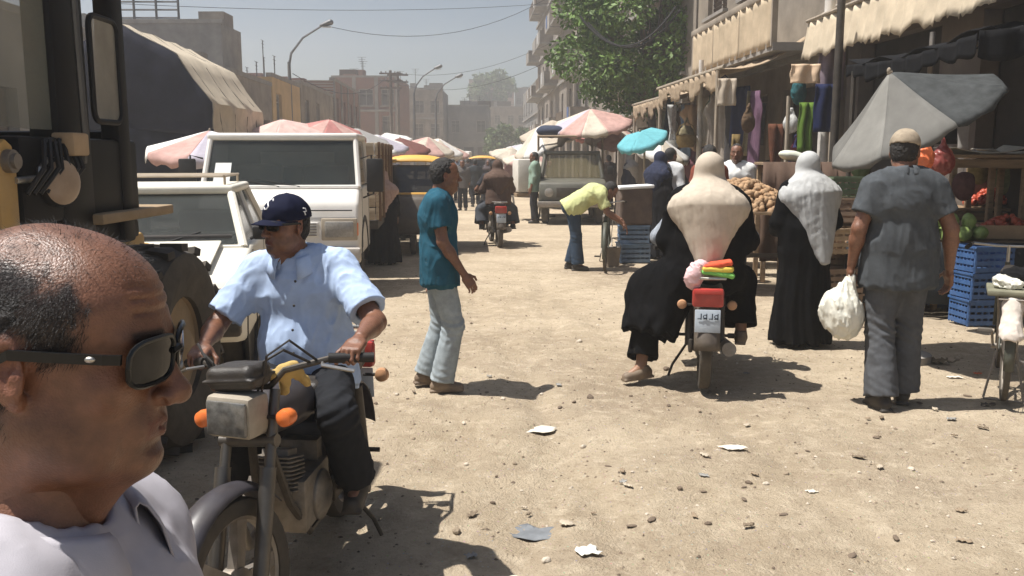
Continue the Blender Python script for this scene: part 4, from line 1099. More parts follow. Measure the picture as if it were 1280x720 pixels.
def white_car():
    t = thing('pickup_car', 'cream white old pickup car with roof rack and amber corner light', 'car', (-3.07, 7.80, 0), math.pi+.185)
    W = .83; mb = MB()
    pr = [(1.84, .34), (1.86, .52), (1.84, .70), (1.74, .80), (.92, .95), (-1.82, .95), (-1.86, .84), (-1.86, .36), (-1.5, .30), (1.5, .28)]
    mb.prism(pr, -W, W); body = mb.build('body', CREAMP, t, bevel=.045, seg=3)
    mb = MB(); mb.prism([(1.70, .842), (.98, .975), (.98, .99), (1.70, .86)], -.60, .60); mb.build('bonnet', CREAMP, t, bevel=.012)
    z0, z1, wb, wt = .93, 1.345, .77, .62
    y0, y1, y2, y3 = 1.00, -.95, .42, -.72
    c = [Vector(p) for p in ((-wb, y0, z0), (wb, y0, z0), (wb, y1, z0), (-wb, y1, z0), (-wt, y2, z1), (wt, y2, z1), (wt, y3, z1), (-wt, y3, z1))]
    mb = MB()
    for a, b in ((0, 4), (1, 5), (2, 6), (3, 7)): MB().tube([c[a], c[b]], .036, 8).build('pillar', CREAMP, t)
    for s_ in ((0, 3, 4, 7), (1, 2, 5, 6)): MB().tube([c[s_[0]].lerp(c[s_[1]], .5), c[s_[2]].lerp(c[s_[3]], .44)], .030, 8).build('pillar', CREAMP, t)
    MB().tube([c[0], c[1]], .025, 6).build('cowl', CREAMP, t)
    mb = MB(); mb.box((0, (y2+y3)/2, z1+.025), (wt*2+.06, y2-y3+.08, .075)); mb.build('roof', CREAMP, t, bevel=.03, seg=3)
    pane(t, 'windscreen', c[1], c[0], c[4], c[5], GLASS_L, .03)
    for s_, fl in (((1, 2, 5, 6), 1), ((0, 3, 4, 7), -1)):
        for a, b in ((.04, .47), (.53, .97)):
            p = [c[s_[0]].lerp(c[s_[1]], a), c[s_[0]].lerp(c[s_[1]], b), c[s_[2]].lerp(c[s_[3]], b-.04), c[s_[2]].lerp(c[s_[3]], max(.02, a-.04))]
            if fl > 0: p = p[::-1]
            pane(t, 'side_window', *p[::-1] if fl > 0 else p, GLASS_D, .03)
    pane(t, 'rear_window', c[3], c[2], c[6], c[7], GLASS_D, .06)
    mb = MB(); mb.box((0, .74, .98), (1.36, .34, .10)); mb.build('dashboard', BLACKV, t, bevel=.03)
    for g in (-1, 1):
        mb = MB(); mb.box((g*.36, .02, .93), (.48, .14, .52), (-.2, 0, 0)); mb.build('seat', M('car_seat', (.09, .08, .075), rough=.9), t, bevel=.05)
    MB().torus((.36, .55, 1.0), (0, -.8, .5), .18, .014).build('steering_wheel', BLACKP, t)
    for g in (-1, 1):
        hl = MB().box((g*.56, 1.845, .66), (.30, .06, .14)).build('headlight', HEADG, t, bevel=.015)
        MB().box((g*.765, 1.80, .665), (.13, .12, .13)).build('indicator', AMBER, t, bevel=.02)
        m = MB().box((g*.90, .78, 1.03), (.16, .06, .11)).build('wing_mirror', BLACKP, t, bevel=.02); MB().cyl((g*.80, .76, .98), (g*.86, .78, 1.01), .014, n=6).build('mirror_arm', BLACKP, m)
        mb = MB(); mb.tube([(g*.10, .985, .955), (g*.10+.36*g*.9, .84, 1.05)], .008, 5); mb.build('wiper', BLACKP, t)
        wy = (1.18, -1.16)
        for y in wy:
            wheel(t, (g*.70, y, .30), (1, 0, 0), .30, .18, 'wheel', rim=STEEL, hub=.06)
            MB().lathe((g*(W-.012), y, .30), (g, 0, 0), [(.36, -.01), (.372, .018), (.345, .020), (.34, -.01)], 28).build('wheel_arch', BLACKP, t)
        for y in (.10, -.92): MB().box((g*(W+.004), y, .74), (.02, .16, .025)).build('door_handle', BLACKP, t, bevel=.006)
    for g in (-1, 1):
        for y in (.93, -.02, -.97): MB().box((g*(W+.001), y, .66), (.004, .010, .50)).build('door_seam', BLACKP, t, smooth=False)
        MB().box((g*(W+.006), 0, .62), (.016, 3.0, .035)).build('rubbing_strip', BLACKP, t, bevel=.004)
    gr = MB().box((0, 1.852, .665), (.80, .03, .13)).build('grille', BLACKP, t, bevel=.008)
    for k in range(4): MB().box((0, 1.872, .62+.03*k), (.78, .012, .008)).build('grille_bar', STEEL, gr)
    MB().box((0, 1.90, .46), (1.66, .10, .13)).build('bumper', DARKM, t, bevel=.025)
    pl = MB().box((0, 1.957, .46), (.36, .01, .12)).build('number_plate', M('plate_blue_grey', (.42, .47, .52), rough=.5), t, bevel=.004)
    mb = MB(); zr = z1+.135
    for g in (-1, 1): mb.tube([(g*.56, .38, zr), (g*.56, -.66, zr)], .013, 6)
    for k in range(6): mb.cyl((-.56, .38-.208*k, zr), (.56, .38-.208*k, zr), .011, n=6)
    for g in (-1, 1):
        for y in (.32, -.6): mb.cyl((g*.56, y, z1+.05), (g*.56, y, zr), .011, n=6)
    mb.build('roof_rack', M('rack_tan', (.40, .33, .25), rough=.6, dust=.4), t)
    return t

def white_truck():
    t = thing('cargo_truck', 'white cargo truck with paper sheet in windscreen and tan timber bed', 'truck', (-2.72, 10.25, 0), math.pi+.08)
    # local +y forward, front face near y=0 ; bed behind (negative y)
    W = .93; zb, zs, zr = .45, 1.28, 1.86
    mb = MB()
    mb.prism([(0, zb), (.02, .80), (-.06, 1.10), (-.26, zs), (-1.55, zs), (-1.55, zb)], -W, W); mb.build('cab_body', WHITEP, t, bevel=.05, seg=3)
    c = [Vector(p) for p in ((-W+.02, -.27, zs), (W-.02, -.27, zs), (W-.02, -1.50, zs), (-W+.02, -1.50, zs), (-W+.07, -.55, zr), (W-.07, -.55, zr), (W-.07, -1.48, zr), (-W+.07, -1.48, zr))]
    mb = MB()
    for a, b in ((0, 4), (1, 5), (2, 6), (3, 7)): MB().tube([c[a], c[b]], .034, 8).build('pillar', WHITEP, t)
    MB().tube([c[0], c[1]], .03, 6).build('cowl', WHITEP, t)
    MB().box((0, -1.02, zr+.02), (2*W-.06, 1.02, .09)).build('roof', WHITEP, t, bevel=.035, seg=3)
    MB().quad(c[2]+Vector((0, .04, 0)), c[3]+Vector((0, .04, 0)), c[7]+Vector((0, .04, 0)), c[6]+Vector((0, .04, 0)), th=.03).build('rear_panel', M('cab_lining', (.06, .06, .058), rough=.9), t)
    MB().box((-.02, -1.43, 1.60), (.95, .012, .20)).build('rear_window', M('rear_glass_bright', (.32, .33, .31), rough=.3), t)
    ws = pane(t, 'windscreen', c[1], c[0], c[4], c[5], GLASS_L, .02)
    for s_ in ((1, 2, 6, 5), (3, 0, 4, 7)): pane(t, 'side_window', *[c[i] for i in s_], GLASS_D, .06)
    # paper sheet behind the glass
    f = lambda u, v: (c[1].lerp(c[0], u)).lerp(c[5].lerp(c[4], u), v)+Vector((0, .010, 0))
    MB().quad(f(.06, .06), f(.165, .06), f(.165, .50), f(.06, .50), th=.003).build('paper_sheet', PAPER, t)
    mb = MB(); mb.box((0, -.55, zs-.02), (1.70, .40, .08)); mb.build('dashboard', BLACKV, t, bevel=.02)
    for g in (-1, 1):
        MB().box((g*.42, -1.18, 1.30), (.60, .16, .50), (-.15, 0, 0)).build('seat', M('car_seat', (.09, .08, .075), rough=.9), t, bevel=.05)
        h = MB().box((g*.70, .018, .80), (.34, .05, .19)).build('headlight', HEADG, t, bevel=.02)
        MB().box((g*.70, .012, .80), (.42, .03, .26)).build('headlight_surround', M('bezel_tan', (.36, .31, .24), rough=.6, dust=.4), t, bevel=.02)
        MB().box((g*.885, -.03, .80), (.07, .10, .16)).build('indicator', AMBER, t, bevel=.015)
        mb = MB(); mb.tube([(g*.93, -.42, 1.62), (g*1.06, -.36, 1.66), (g*1.08, -.36, 1.2), (g*.95, -.42, 1.15)], .012, 6); mb.build('mirror_arm', BLACKP, t)
        MB().box((g*1.10, -.36, 1.42), (.20, .05, .40)).build('wing_mirror', BLACKP, t, bevel=.02)
        mb = MB(); mb.tube([(g*.12-.1, -.25, zs+.01), (g*.12+.42, -.33, zs+.10)], .009, 5); mb.build('wiper', BLACKP, t)
        wheel(t, (g*.78, -.72, .40), (1, 0, 0), .40, .22, 'wheel', rim=STEEL, hub=.08); wheel(t, (g*.78, -3.7, .40), (1, 0, 0), .40, .30, 'wheel', rim=STEEL, hub=.08)
        rows = []
        for i in range(11):
            a = math.pi*i/10; rows.append([(g*(W+.01-.0), -.72+math.cos(a)*r_, .42+math.sin(a)*r_) for r_ in (.43, .50)])
        MB().sheet(rows, .03).build('wheel_arch', BLACKP, t)
        MB().box((g*(W+.006), -1.28, 1.16), (.02, .16, .03)).build('door_handle', BLACKP, t, bevel=.006)
    MB().box((0, -.012, 1.02), (1.70, .008, .012), (-.25, 0, 0)).build('panel_seam', BLACKP, t, smooth=False)
    MB().box((0, .0, .95), (.26, .02, .05), (-.2, 0, 0)).build('badge', STEEL, t, bevel=.008)
    for g in (-1, 1):
        for y in (-.45, -1.42): MB().box((g*(W+.001), y, .90), (.004, .010, .72)).build('door_seam', BLACKP, t, smooth=False)
    gr = MB().box((0, .02, .80), (.92, .04, .17)).build('grille', WHITEP, t, bevel=.01)
    for k in range(5): MB().box((0, .045, .735+.033*k), (.88, .012, .010)).build('grille_bar', STEEL, gr)
    MB().box((0, .07, .50), (1.90, .12, .18)).build('bumper', M('bumper_grey', (.45, .43, .40), rough=.5, dust=.4), t, bevel=.03)
    # timber bed
    TB = M('bed_timber_tan', (.52, .42, .30), rough=.85, var=.25, scale=5, stretch=(1, 1, 6), dust=.35, bump=.3, bscale=30)
    by0, by1, bz = -1.70, -4.9, .78
    MB().box((0, (by0+by1)/2, bz-.06), (2.06, by0-by1, .12)).build('bed_floor', DARKM, t, bevel=.01)
    MB().box((0, -2.6, .58), (.7, 4.6, .14)).build('chassis', DARKM, t, bevel=.01)
    for g in (-1, 1):
        for k in range(6):
            MB().box((g*1.02, (by0+by1)/2, bz+.09+.175*k), (.035+.004*(k % 2), by0-by1, .165)).build('side_board', TB, t, bevel=.006)
        for k in range(5): MB().box((g*1.055, by0-.12-.74*k, bz+.52), (.04, .07, 1.08)).build('stake', M('stake_brown', (.16, .10, .06), rough=.85), t, bevel=.006)
    for k in range(6): MB().box((0, by0+.01, bz+.09+.175*k), (1.99, .035, .165)).build('front_board', TB, t, bevel=.006)
    return t

def loader():
    t = thing('backhoe_loader', 'yellow backhoe loader with black cab pillars and big muddy tyre', 'loader', (-1.93, 4.36, 0), 0)
    BK = M('cab_black', (.006, .006, .007), rough=.5, var=.3, scale=5, dust=.015, spec=.2)
    def bx(n, c, s_, m, b=.012, rot=None, par=None): return MB().box(c, s_, rot).build(n, m, par or t, bevel=b)
    # cab frame: side plane x=0, y from -1.25 to .3, z 1.2..2.75
    bx('cab_post', (-.07, -.40, 1.88), (.14, .30, 1.32), BK, .03); bx('cab_post', (-.05, .10, 1.88), (.10, .13, 1.32), BK, .02)
    bx('cab_post', (-1.45, -.40, 1.88), (.12, .12, 1.32), BK, .02); bx('cab_post', (-1.45, .10, 1.88), (.10, .13, 1.32), BK, .02)
    bx('cab_post', (-.06, -1.22, 1.88), (.10, .10, 1.32), BK, .02); bx('cab_post', (-1.45, -1.22, 1.88), (.10, .10, 1.32), BK, .02)
    bx('cab_roof', (-.75, -.55, 2.60), (1.62, 1.62, .12), YELLOWP, .04)
    bx('cab_lower_panel', (-.06, -.30, 1.55), (.10, 1.10, .36), BK, .02); bx('cab_lower_panel', (-.75, .14, 1.50), (1.40, .06, .55), BK, .02)
    bx('cab_floor', (-.75, -.5, 1.28), (1.44, 1.55, .10), BK, .02)
    pane(t, 'side_window', (-.03, -1.17, 1.76), (-.03, -.56, 1.76), (-.03, -.56, 2.52), (-.03, -1.17, 2.52), glass('loader_glass', (.16, .19, .17), .42, dust=.35))
    pane(t, 'front_window', (-1.4, -1.23, 1.45), (-.1, -1.23, 1.45), (-.1, -1.23, 2.52), (-1.4, -1.23, 2.52), glass('loader_glass', (.1, .12, .11), .35))
    # rounded rear quarter window frame standing open
    mb = MB(); pts = []
    for (cy, cz, a0) in ((.02, 2.24, 0), (-.16, 2.24, 90), (-.16, 1.86, 180), (.02, 1.86, 270)):
        for k in range(5): a = R(a0+k*22.5); pts.append((.0, cy+.05*math.cos(a)-.01, cz+.05*math.sin(a)))
    mb.tube(pts+[pts[0]], .014, 8); fr = mb.build('quarter_window', BK, t)
    n = len(pts); MB().add([Vector(p) for p in pts], [tuple(range(n))]).build('pane', glass('quarter_glass', (.26, .26, .23), .72, dust=.3), fr)
    mb = MB(); mb.tube([(.03, -.48, 2.52), (.055, -.46, 2.42), (.055, -.44, 1.75), (.03, -.42, 1.62)], .016, 8); mb.build('grab_rail', M('rail_grey', (.10, .10, .10), rough=.4, metal=.5), t)
    # seat and controls seen through the glass
    s = SDF(.012); s.box((-.72, -.25, 1.85), (.24, .07, .36), rd=.06); s.box((-.72, -.45, 1.52), (.25, .24, .07), rd=.05); V, F = s.run(); put('seat', np_mesh('seat', V, F, (BLACKV,)), None, t)
    mb = MB(); mb.torus((-.72, -.95, 1.72), (0, .6, .8), .2, .016); mb.cyl((-.72, -1.08, 1.35), (-.72, -.95, 1.72), .03, n=8); mb.build('steering_column', BLACKP, t)
    # chassis and yellow body
    bx('chassis', (-.75, -.9, .92), (.9, 4.0, .40), YELLOWP, .03); bx('bonnet', (-.75, -2.1, 1.30), (.86, 1.6, .50), YELLOWP, .06)
    bx('fuel_tank', (-.19, -.62, 1.02), (.30, .60, .50), BK, .03)
    bx('rear_mudguard', (-.35, .12, 1.36), (.80, .85, .05), M('mud_brown_yellow', (.22, .14, .06), rough=.8, var=.4, scale=4, dust=.6), .01)
    # lift arm end with pivot, ram rod and work lamp at the near left
    for dx in (-.02, -.13):
        mb = MB(); prof = [(-1.04, 1.15), (-.90, 1.15), (-.90, 1.62)]
        prof = [(-1.03, 1.10), (-.91, 1.10), (-.90, 1.62), (-.92, 1.69), (-.965, 1.715), (-1.01, 1.69), (-1.03, 1.62)]
        mb.prism(prof, dx-.02, dx+.02); mb.build('lift_arm_plate', YELLOWP, t, bevel=.006)
    mb = MB(); mb.cyl((-.18, -.965, 1.63), (.03, -.965, 1.63), .045, n=16); mb.cyl((.03, -.965, 1.63), (.045, -.965, 1.63), .03, n=12); mb.build('pivot_pin', STEEL, t)
    mb = MB(); mb.cyl((.0, -.92, 1.555), (.0, -.74, 1.56), .014, n=10); mb.tube([(0, -.74, 1.56), (0, -.73, 1.60), (0, -.66, 1.635), (0, -.55, 1.635), (0, -.47, 1.60)], .012, 8); mb.build('lamp_bracket', CHROME, t)
    mb = MB(); mb.lathe((-.05, -.60, 1.54), (1, -.35, 0), [(.05, 0), (.10, .02), (.105, .08), (.095, .095)], 24); l = mb.build('work_lamp', BLACKP, t)
    mb = MB(); mb.lathe((.041, -.632, 1.54), (1, -.35, 0), [(.094, 0), (.07, .016), (.02, .024)], 24); mb.build('lamp_lens', M('lamp_lens_tan', (.38, .27, .18), rough=.3, var=.2), l)
    bx('valve_block', (.02, -.50, 1.70), (.10, .14, .10), M('block_tan', (.40, .27, .15), rough=.6, dust=.3), .012)
    mb = MB(); rn = random.Random(3)
    for k in range(7): mb.tube([(.01, -.86+.05*k, 1.50), (.05+.02*rn.random(), -.8+.05*k, 1.60), (.02, -.72+.04*k, 1.70+.02*rn.random()), (-.02, -.6+.03*k, 1.72)], .011, 6)
    mb.build('hydraulic_hose', BLACKP, t)
    bx('hydraulic_tank', (-.20, -.80, 1.60), (.22, .40, .26), BK, .03)
    # wheels: big rear pair, smaller front pair
    for x in (-.02, -1.48): wheel(t, (x-.02, .50, .575), (1, 0, 0), .575, .36, 'rear_wheel', rim=M('mud_brown_yellow', ()), hub=.12, tread=18)
    for x in (-.12, -1.38): wheel(t, (x, -2.3, .44), (1, 0, 0), .44, .28, 'front_wheel', rim=YELLOWP, hub=.1, tread=16)
    bx('axle', (-.75, .50, .575), (1.3, .18, .18), DARKM, .03); bx('axle', (-.75, -2.3, .46), (1.2, .16, .16), DARKM, .03)
    bx('rear_body', (-.75, .55, 1.02), (.9, .9, .36), YELLOWP, .04)
    return t

def tuktuk(label, loc, rz, group=None):
    t = thing('auto_rickshaw', label, 'rickshaw', loc, rz, group)   # +y forward, origin below front wheel
    BK = M('rickshaw_black', (.016, .016, .018), rough=.45, var=.3, dust=.25)
    MB().prism([(.25, .35), (.28, .62), (.12, .98), (-.25, 1.02), (-.25, .35)], -.40, .40).build('nose', BK, t, bevel=.07, seg=3)
    MB().box((0, -1.35, .60), (1.26, 1.9, .50)).build('body', BK, t, bevel=.07, seg=3)
    MB().box((0, -.17, .96), (1.24, .12, .15), (0, 0, 0)).build('cowl_band', TAXI, t, bevel=.03)
    c = [Vector(p) for p in ((-.60, -.26, 1.02), (.60, -.26, 1.02), (.56, -.42, 1.50), (-.56, -.42, 1.50))]
    pane(t, 'windscreen', c[1], c[0], c[3], c[2], GLASS_D, .02)
    mb = MB()
    for g in (-1, 1):
        for q in ([(g*.62, -.24, .9), (g*.57, -.42, 1.52)], [(g*.62, -1.2, .8), (g*.58, -1.2, 1.55)], [(g*.62, -2.2, .8), (g*.57, -2.1, 1.52)]): MB().tube(q, .024, 8).build('pillar', BK, t)
    rows = []
    for i in range(9):
        y = -.30-1.95*i/8; e = min(1, min(i, 8-i)/1.5+.35); rows.append([((q*.62), y, 1.50+.15*e*(1-abs(q)**2.6)) for q in [j/6-1 for j in range(13)]])
    MB().sheet(rows, -.02).build('canopy', TAXI, t, smooth='all')
    for g in (-1, 1):
        MB().lathe((g*.30, .16, .72), (0, 1, .1), [(.03, 0), (.075, .02), (.078, .06), (.05, .075)], 16).build('headlight', HEADG, t)
        wheel(t, (g*.56, -1.9, .21), (1, 0, 0), .21, .10, 'wheel', rim=STEEL, hub=.05)
        m = MB().box((g*.72, -.22, 1.16), (.11, .03, .08)).build('wing_mirror', BLACKP, t, bevel=.015); MB().cyl((g*.60, -.24, 1.10), (g*.70, -.22, 1.15), .008, n=6).build('mirror_arm', CHROME, m)
    wheel(t, (0, .0, .21), (1, 0, 0), .21, .10, 'wheel', rim=STEEL, hub=.05)
    MB().box((0, -1.6, .98), (1.1, .12, .5), (-.15, 0, 0)).build('seat', BLACKV, t, bevel=.05)
    for k in range(3): MB().lathe((-.44, -.30-.03*k, 1.14+.1*k), (0, 1, .3), [(.028, 0), (.02, .02)], 10).build('windscreen_sticker', PAPER, t)
    return t

def dark_pickup():
    t = thing('farm_truck', 'dark old truck with loaded roof parked under striped umbrellas', 'truck', (1.47, 21.3, 0), math.pi-.03)
    GP = M('farm_green_grey', (.05, .055, .045), rough=.55, var=.4, scale=3, dust=.18)
    W = .82
    MB().prism([(.0, .40), (.05, .75), (-.05, 1.02), (-.75, 1.10), (-2.0, 1.10), (-2.0, .4)], -W, W).build('cab_body', GP, t, bevel=.06, seg=3)
    c = [Vector(p) for p in ((-.76, -.75, 1.10), (.76, -.75, 1.10), (.76, -1.95, 1.10), (-.76, -1.95, 1.10), (-.66, -1.0, 1.70), (.66, -1.0, 1.70), (.66, -1.9, 1.70), (-.66, -1.9, 1.70))]
    mb = MB()
    for a, b in ((0, 4), (1, 5), (2, 6), (3, 7)): MB().tube([c[a], c[b]], .05, 8).build('pillar', GP, t)
    MB().box((0, -1.45, 1.73), (1.42, 1.0, .09)).build('roof', GP, t, bevel=.03)
    pane(t, 'windscreen', c[1], c[0], c[4], c[5], glass('ochre_glass', (.13, .11, .05), .55, dust=.2), .03)
    for s_ in ((1, 2, 6, 5), (3, 0, 4, 7)): pane(t, 'side_window', *[c[i] for i in s_], GLASS_D, .06)
    for g in (-1, 1):
        MB().lathe((g*.58, .02, .78), (0, 1, 0), [(.05, 0), (.11, .02), (.11, .05), (.06, .07)], 18).build('headlight', HEADG, t)
        wheel(t, (g*.66, -.55, .34), (1, 0, 0), .34, .2, 'wheel', rim=STEEL, hub=.07); wheel(t, (g*.66, -3.2, .34), (1, 0, 0), .34, .2, 'wheel', rim=STEEL, hub=.07)
        MB().box((g*.95, -.85, 1.30), (.14, .05, .22)).build('wing_mirror', BLACKP, t, bevel=.02)
    MB().box((0, .05, .78), (.80, .04, .24)).build('grille', DARKM, t, bevel=.01); MB().box((0, .09, .50), (1.7, .1, .14)).build('bumper', STEEL, t, bevel=.02)
    MB().box((0, -3.1, .86), (1.7, 2.1, .10)).build('bed_floor', DARKM, t)
    for g in (-1, 1):
        for k in range(3): MB().box((g*.86, -3.1, 1.0+.2*k), (.04, 2.1, .18)).build('side_board', GP, t, bevel=.006)
    mb = MB()
    for g in (-1, 1): mb.tube([(g*.84, -2.05, .9), (g*.84, -2.05, 2.15), (g*.84, -2.0, 2.2), (g*.84, -.9, 2.12)], .03, 8)
    for y in (-2.0, -1.5, -.95): mb.cyl((-.84, y, 2.14), (.84, y, 2.14), .025, n=8)
    mb.build('roof_frame', M('frame_tan', (.30, .23, .16), rough=.8), t)
    return t
white_car(); white_truck(); loader(); dark_pickup()
p = gnd(517, 318); tuktuk('yellow topped auto rickshaw beside the white truck', (p.x, p.y, 0), math.pi+.05)
p = at(602, 195, 38); tuktuk('far yellow topped auto rickshaw among the crowd', (p.x, 38, 0), math.pi)
front_bike = motorbike('black old motorcycle with rectangular headlight and padded black cover', (-.795, 3.92, 0), math.pi-R(5), steer=-.24, bag=True, paint=M('bike_paint_navy', (.02, .022, .035), rough=.35, var=.3, scale=8, dust=.12))
PB = gnd(890, 498)
rear_bike = motorbike('dark red tailed motorcycle carrying the woman in beige scarf', (PB.x, PB.y+.28, 0), -R(10))
# ============================================================ garments for the women
def abaya(P, mat, hem=.06, r=.24, st=1.25, name='abaya', seed=0., sleeve=True, fold=.014, n=9, inf=.03):
    J = P['J']; s = SDF(P['res']); torso(s, J, inf, .03, k=.08)
    c = J['pel']; b = Vector((c.x, c.y, hem))
    s.cap(c+Vector((0, 0, .12)), b, .135+inf, r, k=.12, lat=(1, 0, 0), st=st, flat='b')
    if sleeve:
        for d in 'RL': s.cap(J['sh'+d], J['el'+d], .068, .07, k=.06); s.cap(J['el'+d], J['el'+d].lerp(J['wr'+d], .92), .07, .062, k=.03, flat='b')
    s.folds(hangfold(c.x, c.y, n, fold, 1.0, .2, seed)).folds(clothfold(.007, (12, 12, 5), seed))
    V, F = s.run(); return put(name, np_mesh(name, V, F, (mat,)), None, P['root'])
def khimar(P, mat, wide=1.62, out=.0, tail=.42, tailw=.15, name='headscarf', seed=0., face=True, front=.2, side=0., fold=.006, cut=None):
    J = P['J']; Rm = P['Rm']; h = J['hed']; s = SDF(P['res']*.7); H = lambda p: Rm@Vector(p)+h
    up = (h-J['nek']).normalized(); lt = (J['shR']-J['shL']).normalized()
    s.cap(H((0, -.020, .045)), H((0, .005, .0)), .098, .094, k=.04); s.cap(H((0, .0, .0)), H((0, .0, -.07)), .092, .088, k=.04)
    s.cap(h-up*.05, J['nek'], .085, .10, k=.05)
    s.cap(J['nek']+Vector((0, -out*.5, -.0)), J['che']+(J['nek']-J['che'])*.35+Vector((0, -out*.7, 0)), .10, .135+out*.3, k=.06, lat=lt, st=wide)
    for d in 'RL': s.cap(J['nek'], J['sh'+d]+Vector((0, 0, -.02)), .085, .080, k=.06)
    bk = J['che']+Vector((side*.3, -.075-out, .08)); s.cap(bk, bk+Vector((side, -.105-.04*(tail > .5), -tail)), tailw, .030, k=.09, lat=lt, st=1.7)
    fr = J['che']+Vector((0, .05, .08)); s.cap(fr, fr+Vector((0, .03, -front)), .12, .04, k=.05, lat=lt, st=1.5)
    if face: s.ell(H((0, .135, -.015)), (.060, .075, .080), k=.01, sub=True)
    def fn(Q):
        z = Q[:, 2]; a = np.abs(Q[:, 0]-side*.5)
        n_ = vnoise(np.c_[Q[:, 0]*7, Q[:, 1]*7, z*5]+seed)
        w_ = sstep(float(h.z)+.02, float(h.z)-.16, z); q = np.c_[Q[:, 0]*26+z*4, Q[:, 1]*26, z*5]+seed
        r1 = 1-2.2*np.abs(vnoise(q)); r2 = 1-2.2*np.abs(vnoise(q*A_((2.1, 2.1, 1.5))+3.)); r3 = vnoise(np.c_[Q[:, 0]*14, Q[:, 1]*14, (z+a*.6)*26]+seed)
        return -fold*(r1*.9*w_+r2*.5*w_+r3*.45+.25*n_)
    s.folds(fn); V, F = s.run(); return put(name, np_mesh(name, V, F, (mat,)), None, P['root'])
def put_at(px, py, dz=0.): p = gnd(px, py); return (p.x, p.y, gz(p.x, p.y)+dz)
BLACKCLOTH = fab('black_cloth', (.0055, .0055, .006), rough=.9, var=.3, spec=.05)
WHT = fab('white_thread', (.8, .8, .8))

# ---------------------------------------------------------------- man in the foreground, bust in view
FD = .765; hc = at(78, 433, FD); fs = hc.z/1.602; frz = R(-88)
fo = Matrix.Rotation(frz, 3, 'Z')@Vector((0, .02*fs, 0))
def hair_dens(V):
    x, y, z = V[:, 0], V[:, 1], V[:, 2]; e = vnoise(V*60)*.010+vnoise(V*150)*.006
    back = sstep(.012, -.016, y+e-.25*(z-.02))*sstep(-.085, -.06, z+e)*sstep(.098, .070, z+e)
    tem = sstep(.052, .030, y+e)*sstep(-.012, .010, z+e)*sstep(.078, .055, z+e)*sstep(.050, .064, np.abs(x))
    crown = .20*sstep(.060, .085, z+e)*sstep(.075, .02, y+e); fore = .16*sstep(.070, .09, z+e)*sstep(.02, .05, y)*sstep(.085, .07, y)
    ear = 1-sstep(.024, .016, np.sqrt((y+.008)**2+((z+.004)*.6)**2))*sstep(.066, .072, np.abs(x))
    return np.clip(np.maximum.reduce([back, tem, crown, fore]), 0, 1)*ear
def hair_shadow(V, c):
    d = hair_dens(V); return c*(1-(.85*d)[:, None]*np.array([1., .95, .88]))  # skin darkened under dense hair, the hair's shadow painted in
P = person('person', 'balding man with black sunglasses and pale grey lavender shirt, head in profile', (hc.x-fo.x, hc.y-fo.y, 0), frz, h=1.72*fs, res=.009, hres=.0026, skin=M('skin_brown', (.185, .083, .047), rough=.40, var=.20, scale=60, bump=.20, bscale=420, vc=True, spec=.5), head=(0, -6, 0), wide=1.03, jowl=.5, nose=.97, J=dict(nek=(0, -.035, 1.425), che=(0, 0, 1.225), shR=(.17, -.015, 1.335), shL=(-.17, -.015, 1.335)), headpaint=hair_shadow)
SHIRT = fab('shirt_lavender_grey', (.42, .40, .43), bscale=700, bump=.08)
sh_ = top(P, SHIRT, sleeve=.75, hem=.18, folds=.006, seed=9., collar=None)
rows = []; J = P['J']                                       # open collar with points
for i in range(33):
    a = -math.pi+.42+(2*math.pi-.84)*i/32; ca, sa = math.sin(a+math.pi), math.cos(a+math.pi); fr = .5+.5*sa
    row = []
    for dr, dz in ((.010, -.006), (.004, .018), (.003, .034), (.008, .040), (.016, .034), (.028, .010), (.040, -.018-.035*fr**3)):
        rr = .070+dr+.012*fr; row.append(J['nek']+Vector((ca*rr*1.02, .012+sa*rr*1.12, dz-.050*fr**1.4+.012)))
    rows.append(row)
MB().sheet(rows, .0025).build('collar', SHIRT, sh_, smooth='all')
s = SDF(.005)                                               # button placket down the front
s.cap((0, .122, 1.31), (0, .147, 1.18), .016, .016, k=.01, lat=(1, 0, 0), st=1.4); V, F = s.run(); put('placket', np_mesh('placket', V, F, (SHIRT,)), None, sh_)
trousers(P, fab('trouser_dark', (.03, .03, .035))); shoes(P, BLACKSHOE)
# hair: dense at the back and sides, thinning on the crown
Rm = P['Rm']; HG = M('hair_greying', (.020, .017, .016), rough=.5, var=.5, scale=120, bump=.5, bscale=400)
s = SDF(.0035); wd = 1.03
s.ell((0, -.017, .029), (.0775*wd, .0975, .084), k=.01); s.ell((0, -.04, -.02), (.073*wd, .068, .075), k=.02)
s.ell((0, .045, .115), (.084, .130, .105), k=.012, sub=True); s.ell((0, .125, -.03), (.12, .135, .14), k=.008, sub=True)
for g in (-1, 1): s.ell((g*.088, -.008, -.012), (.03, .029, .040), k=.01, sub=True)
s.plane((0, -.04, -.075), (0, .3, -1)); s.folds(lambda Q: .0028*vnoise(Q*150)+.002*vnoise(Q*300))
V, F = s.run(); ho = put('hair', np_mesh('hair', VT(V, Rm, J['hed']), F, (HG,)), None, P['root'])
HVo, HFo, HCo = head_VF(.0026, 1.03, .5, .97); rn = np.random.default_rng(4); mb = MB()
prm = rn.permutation(len(HVo)); cand = HVo[prm]; dn_ = hair_dens(HVo)[prm]; cnt = 0
cand = np.concatenate([cand, cand+rn.normal(size=cand.shape)*.0012]); dn_ = np.concatenate([dn_, dn_])
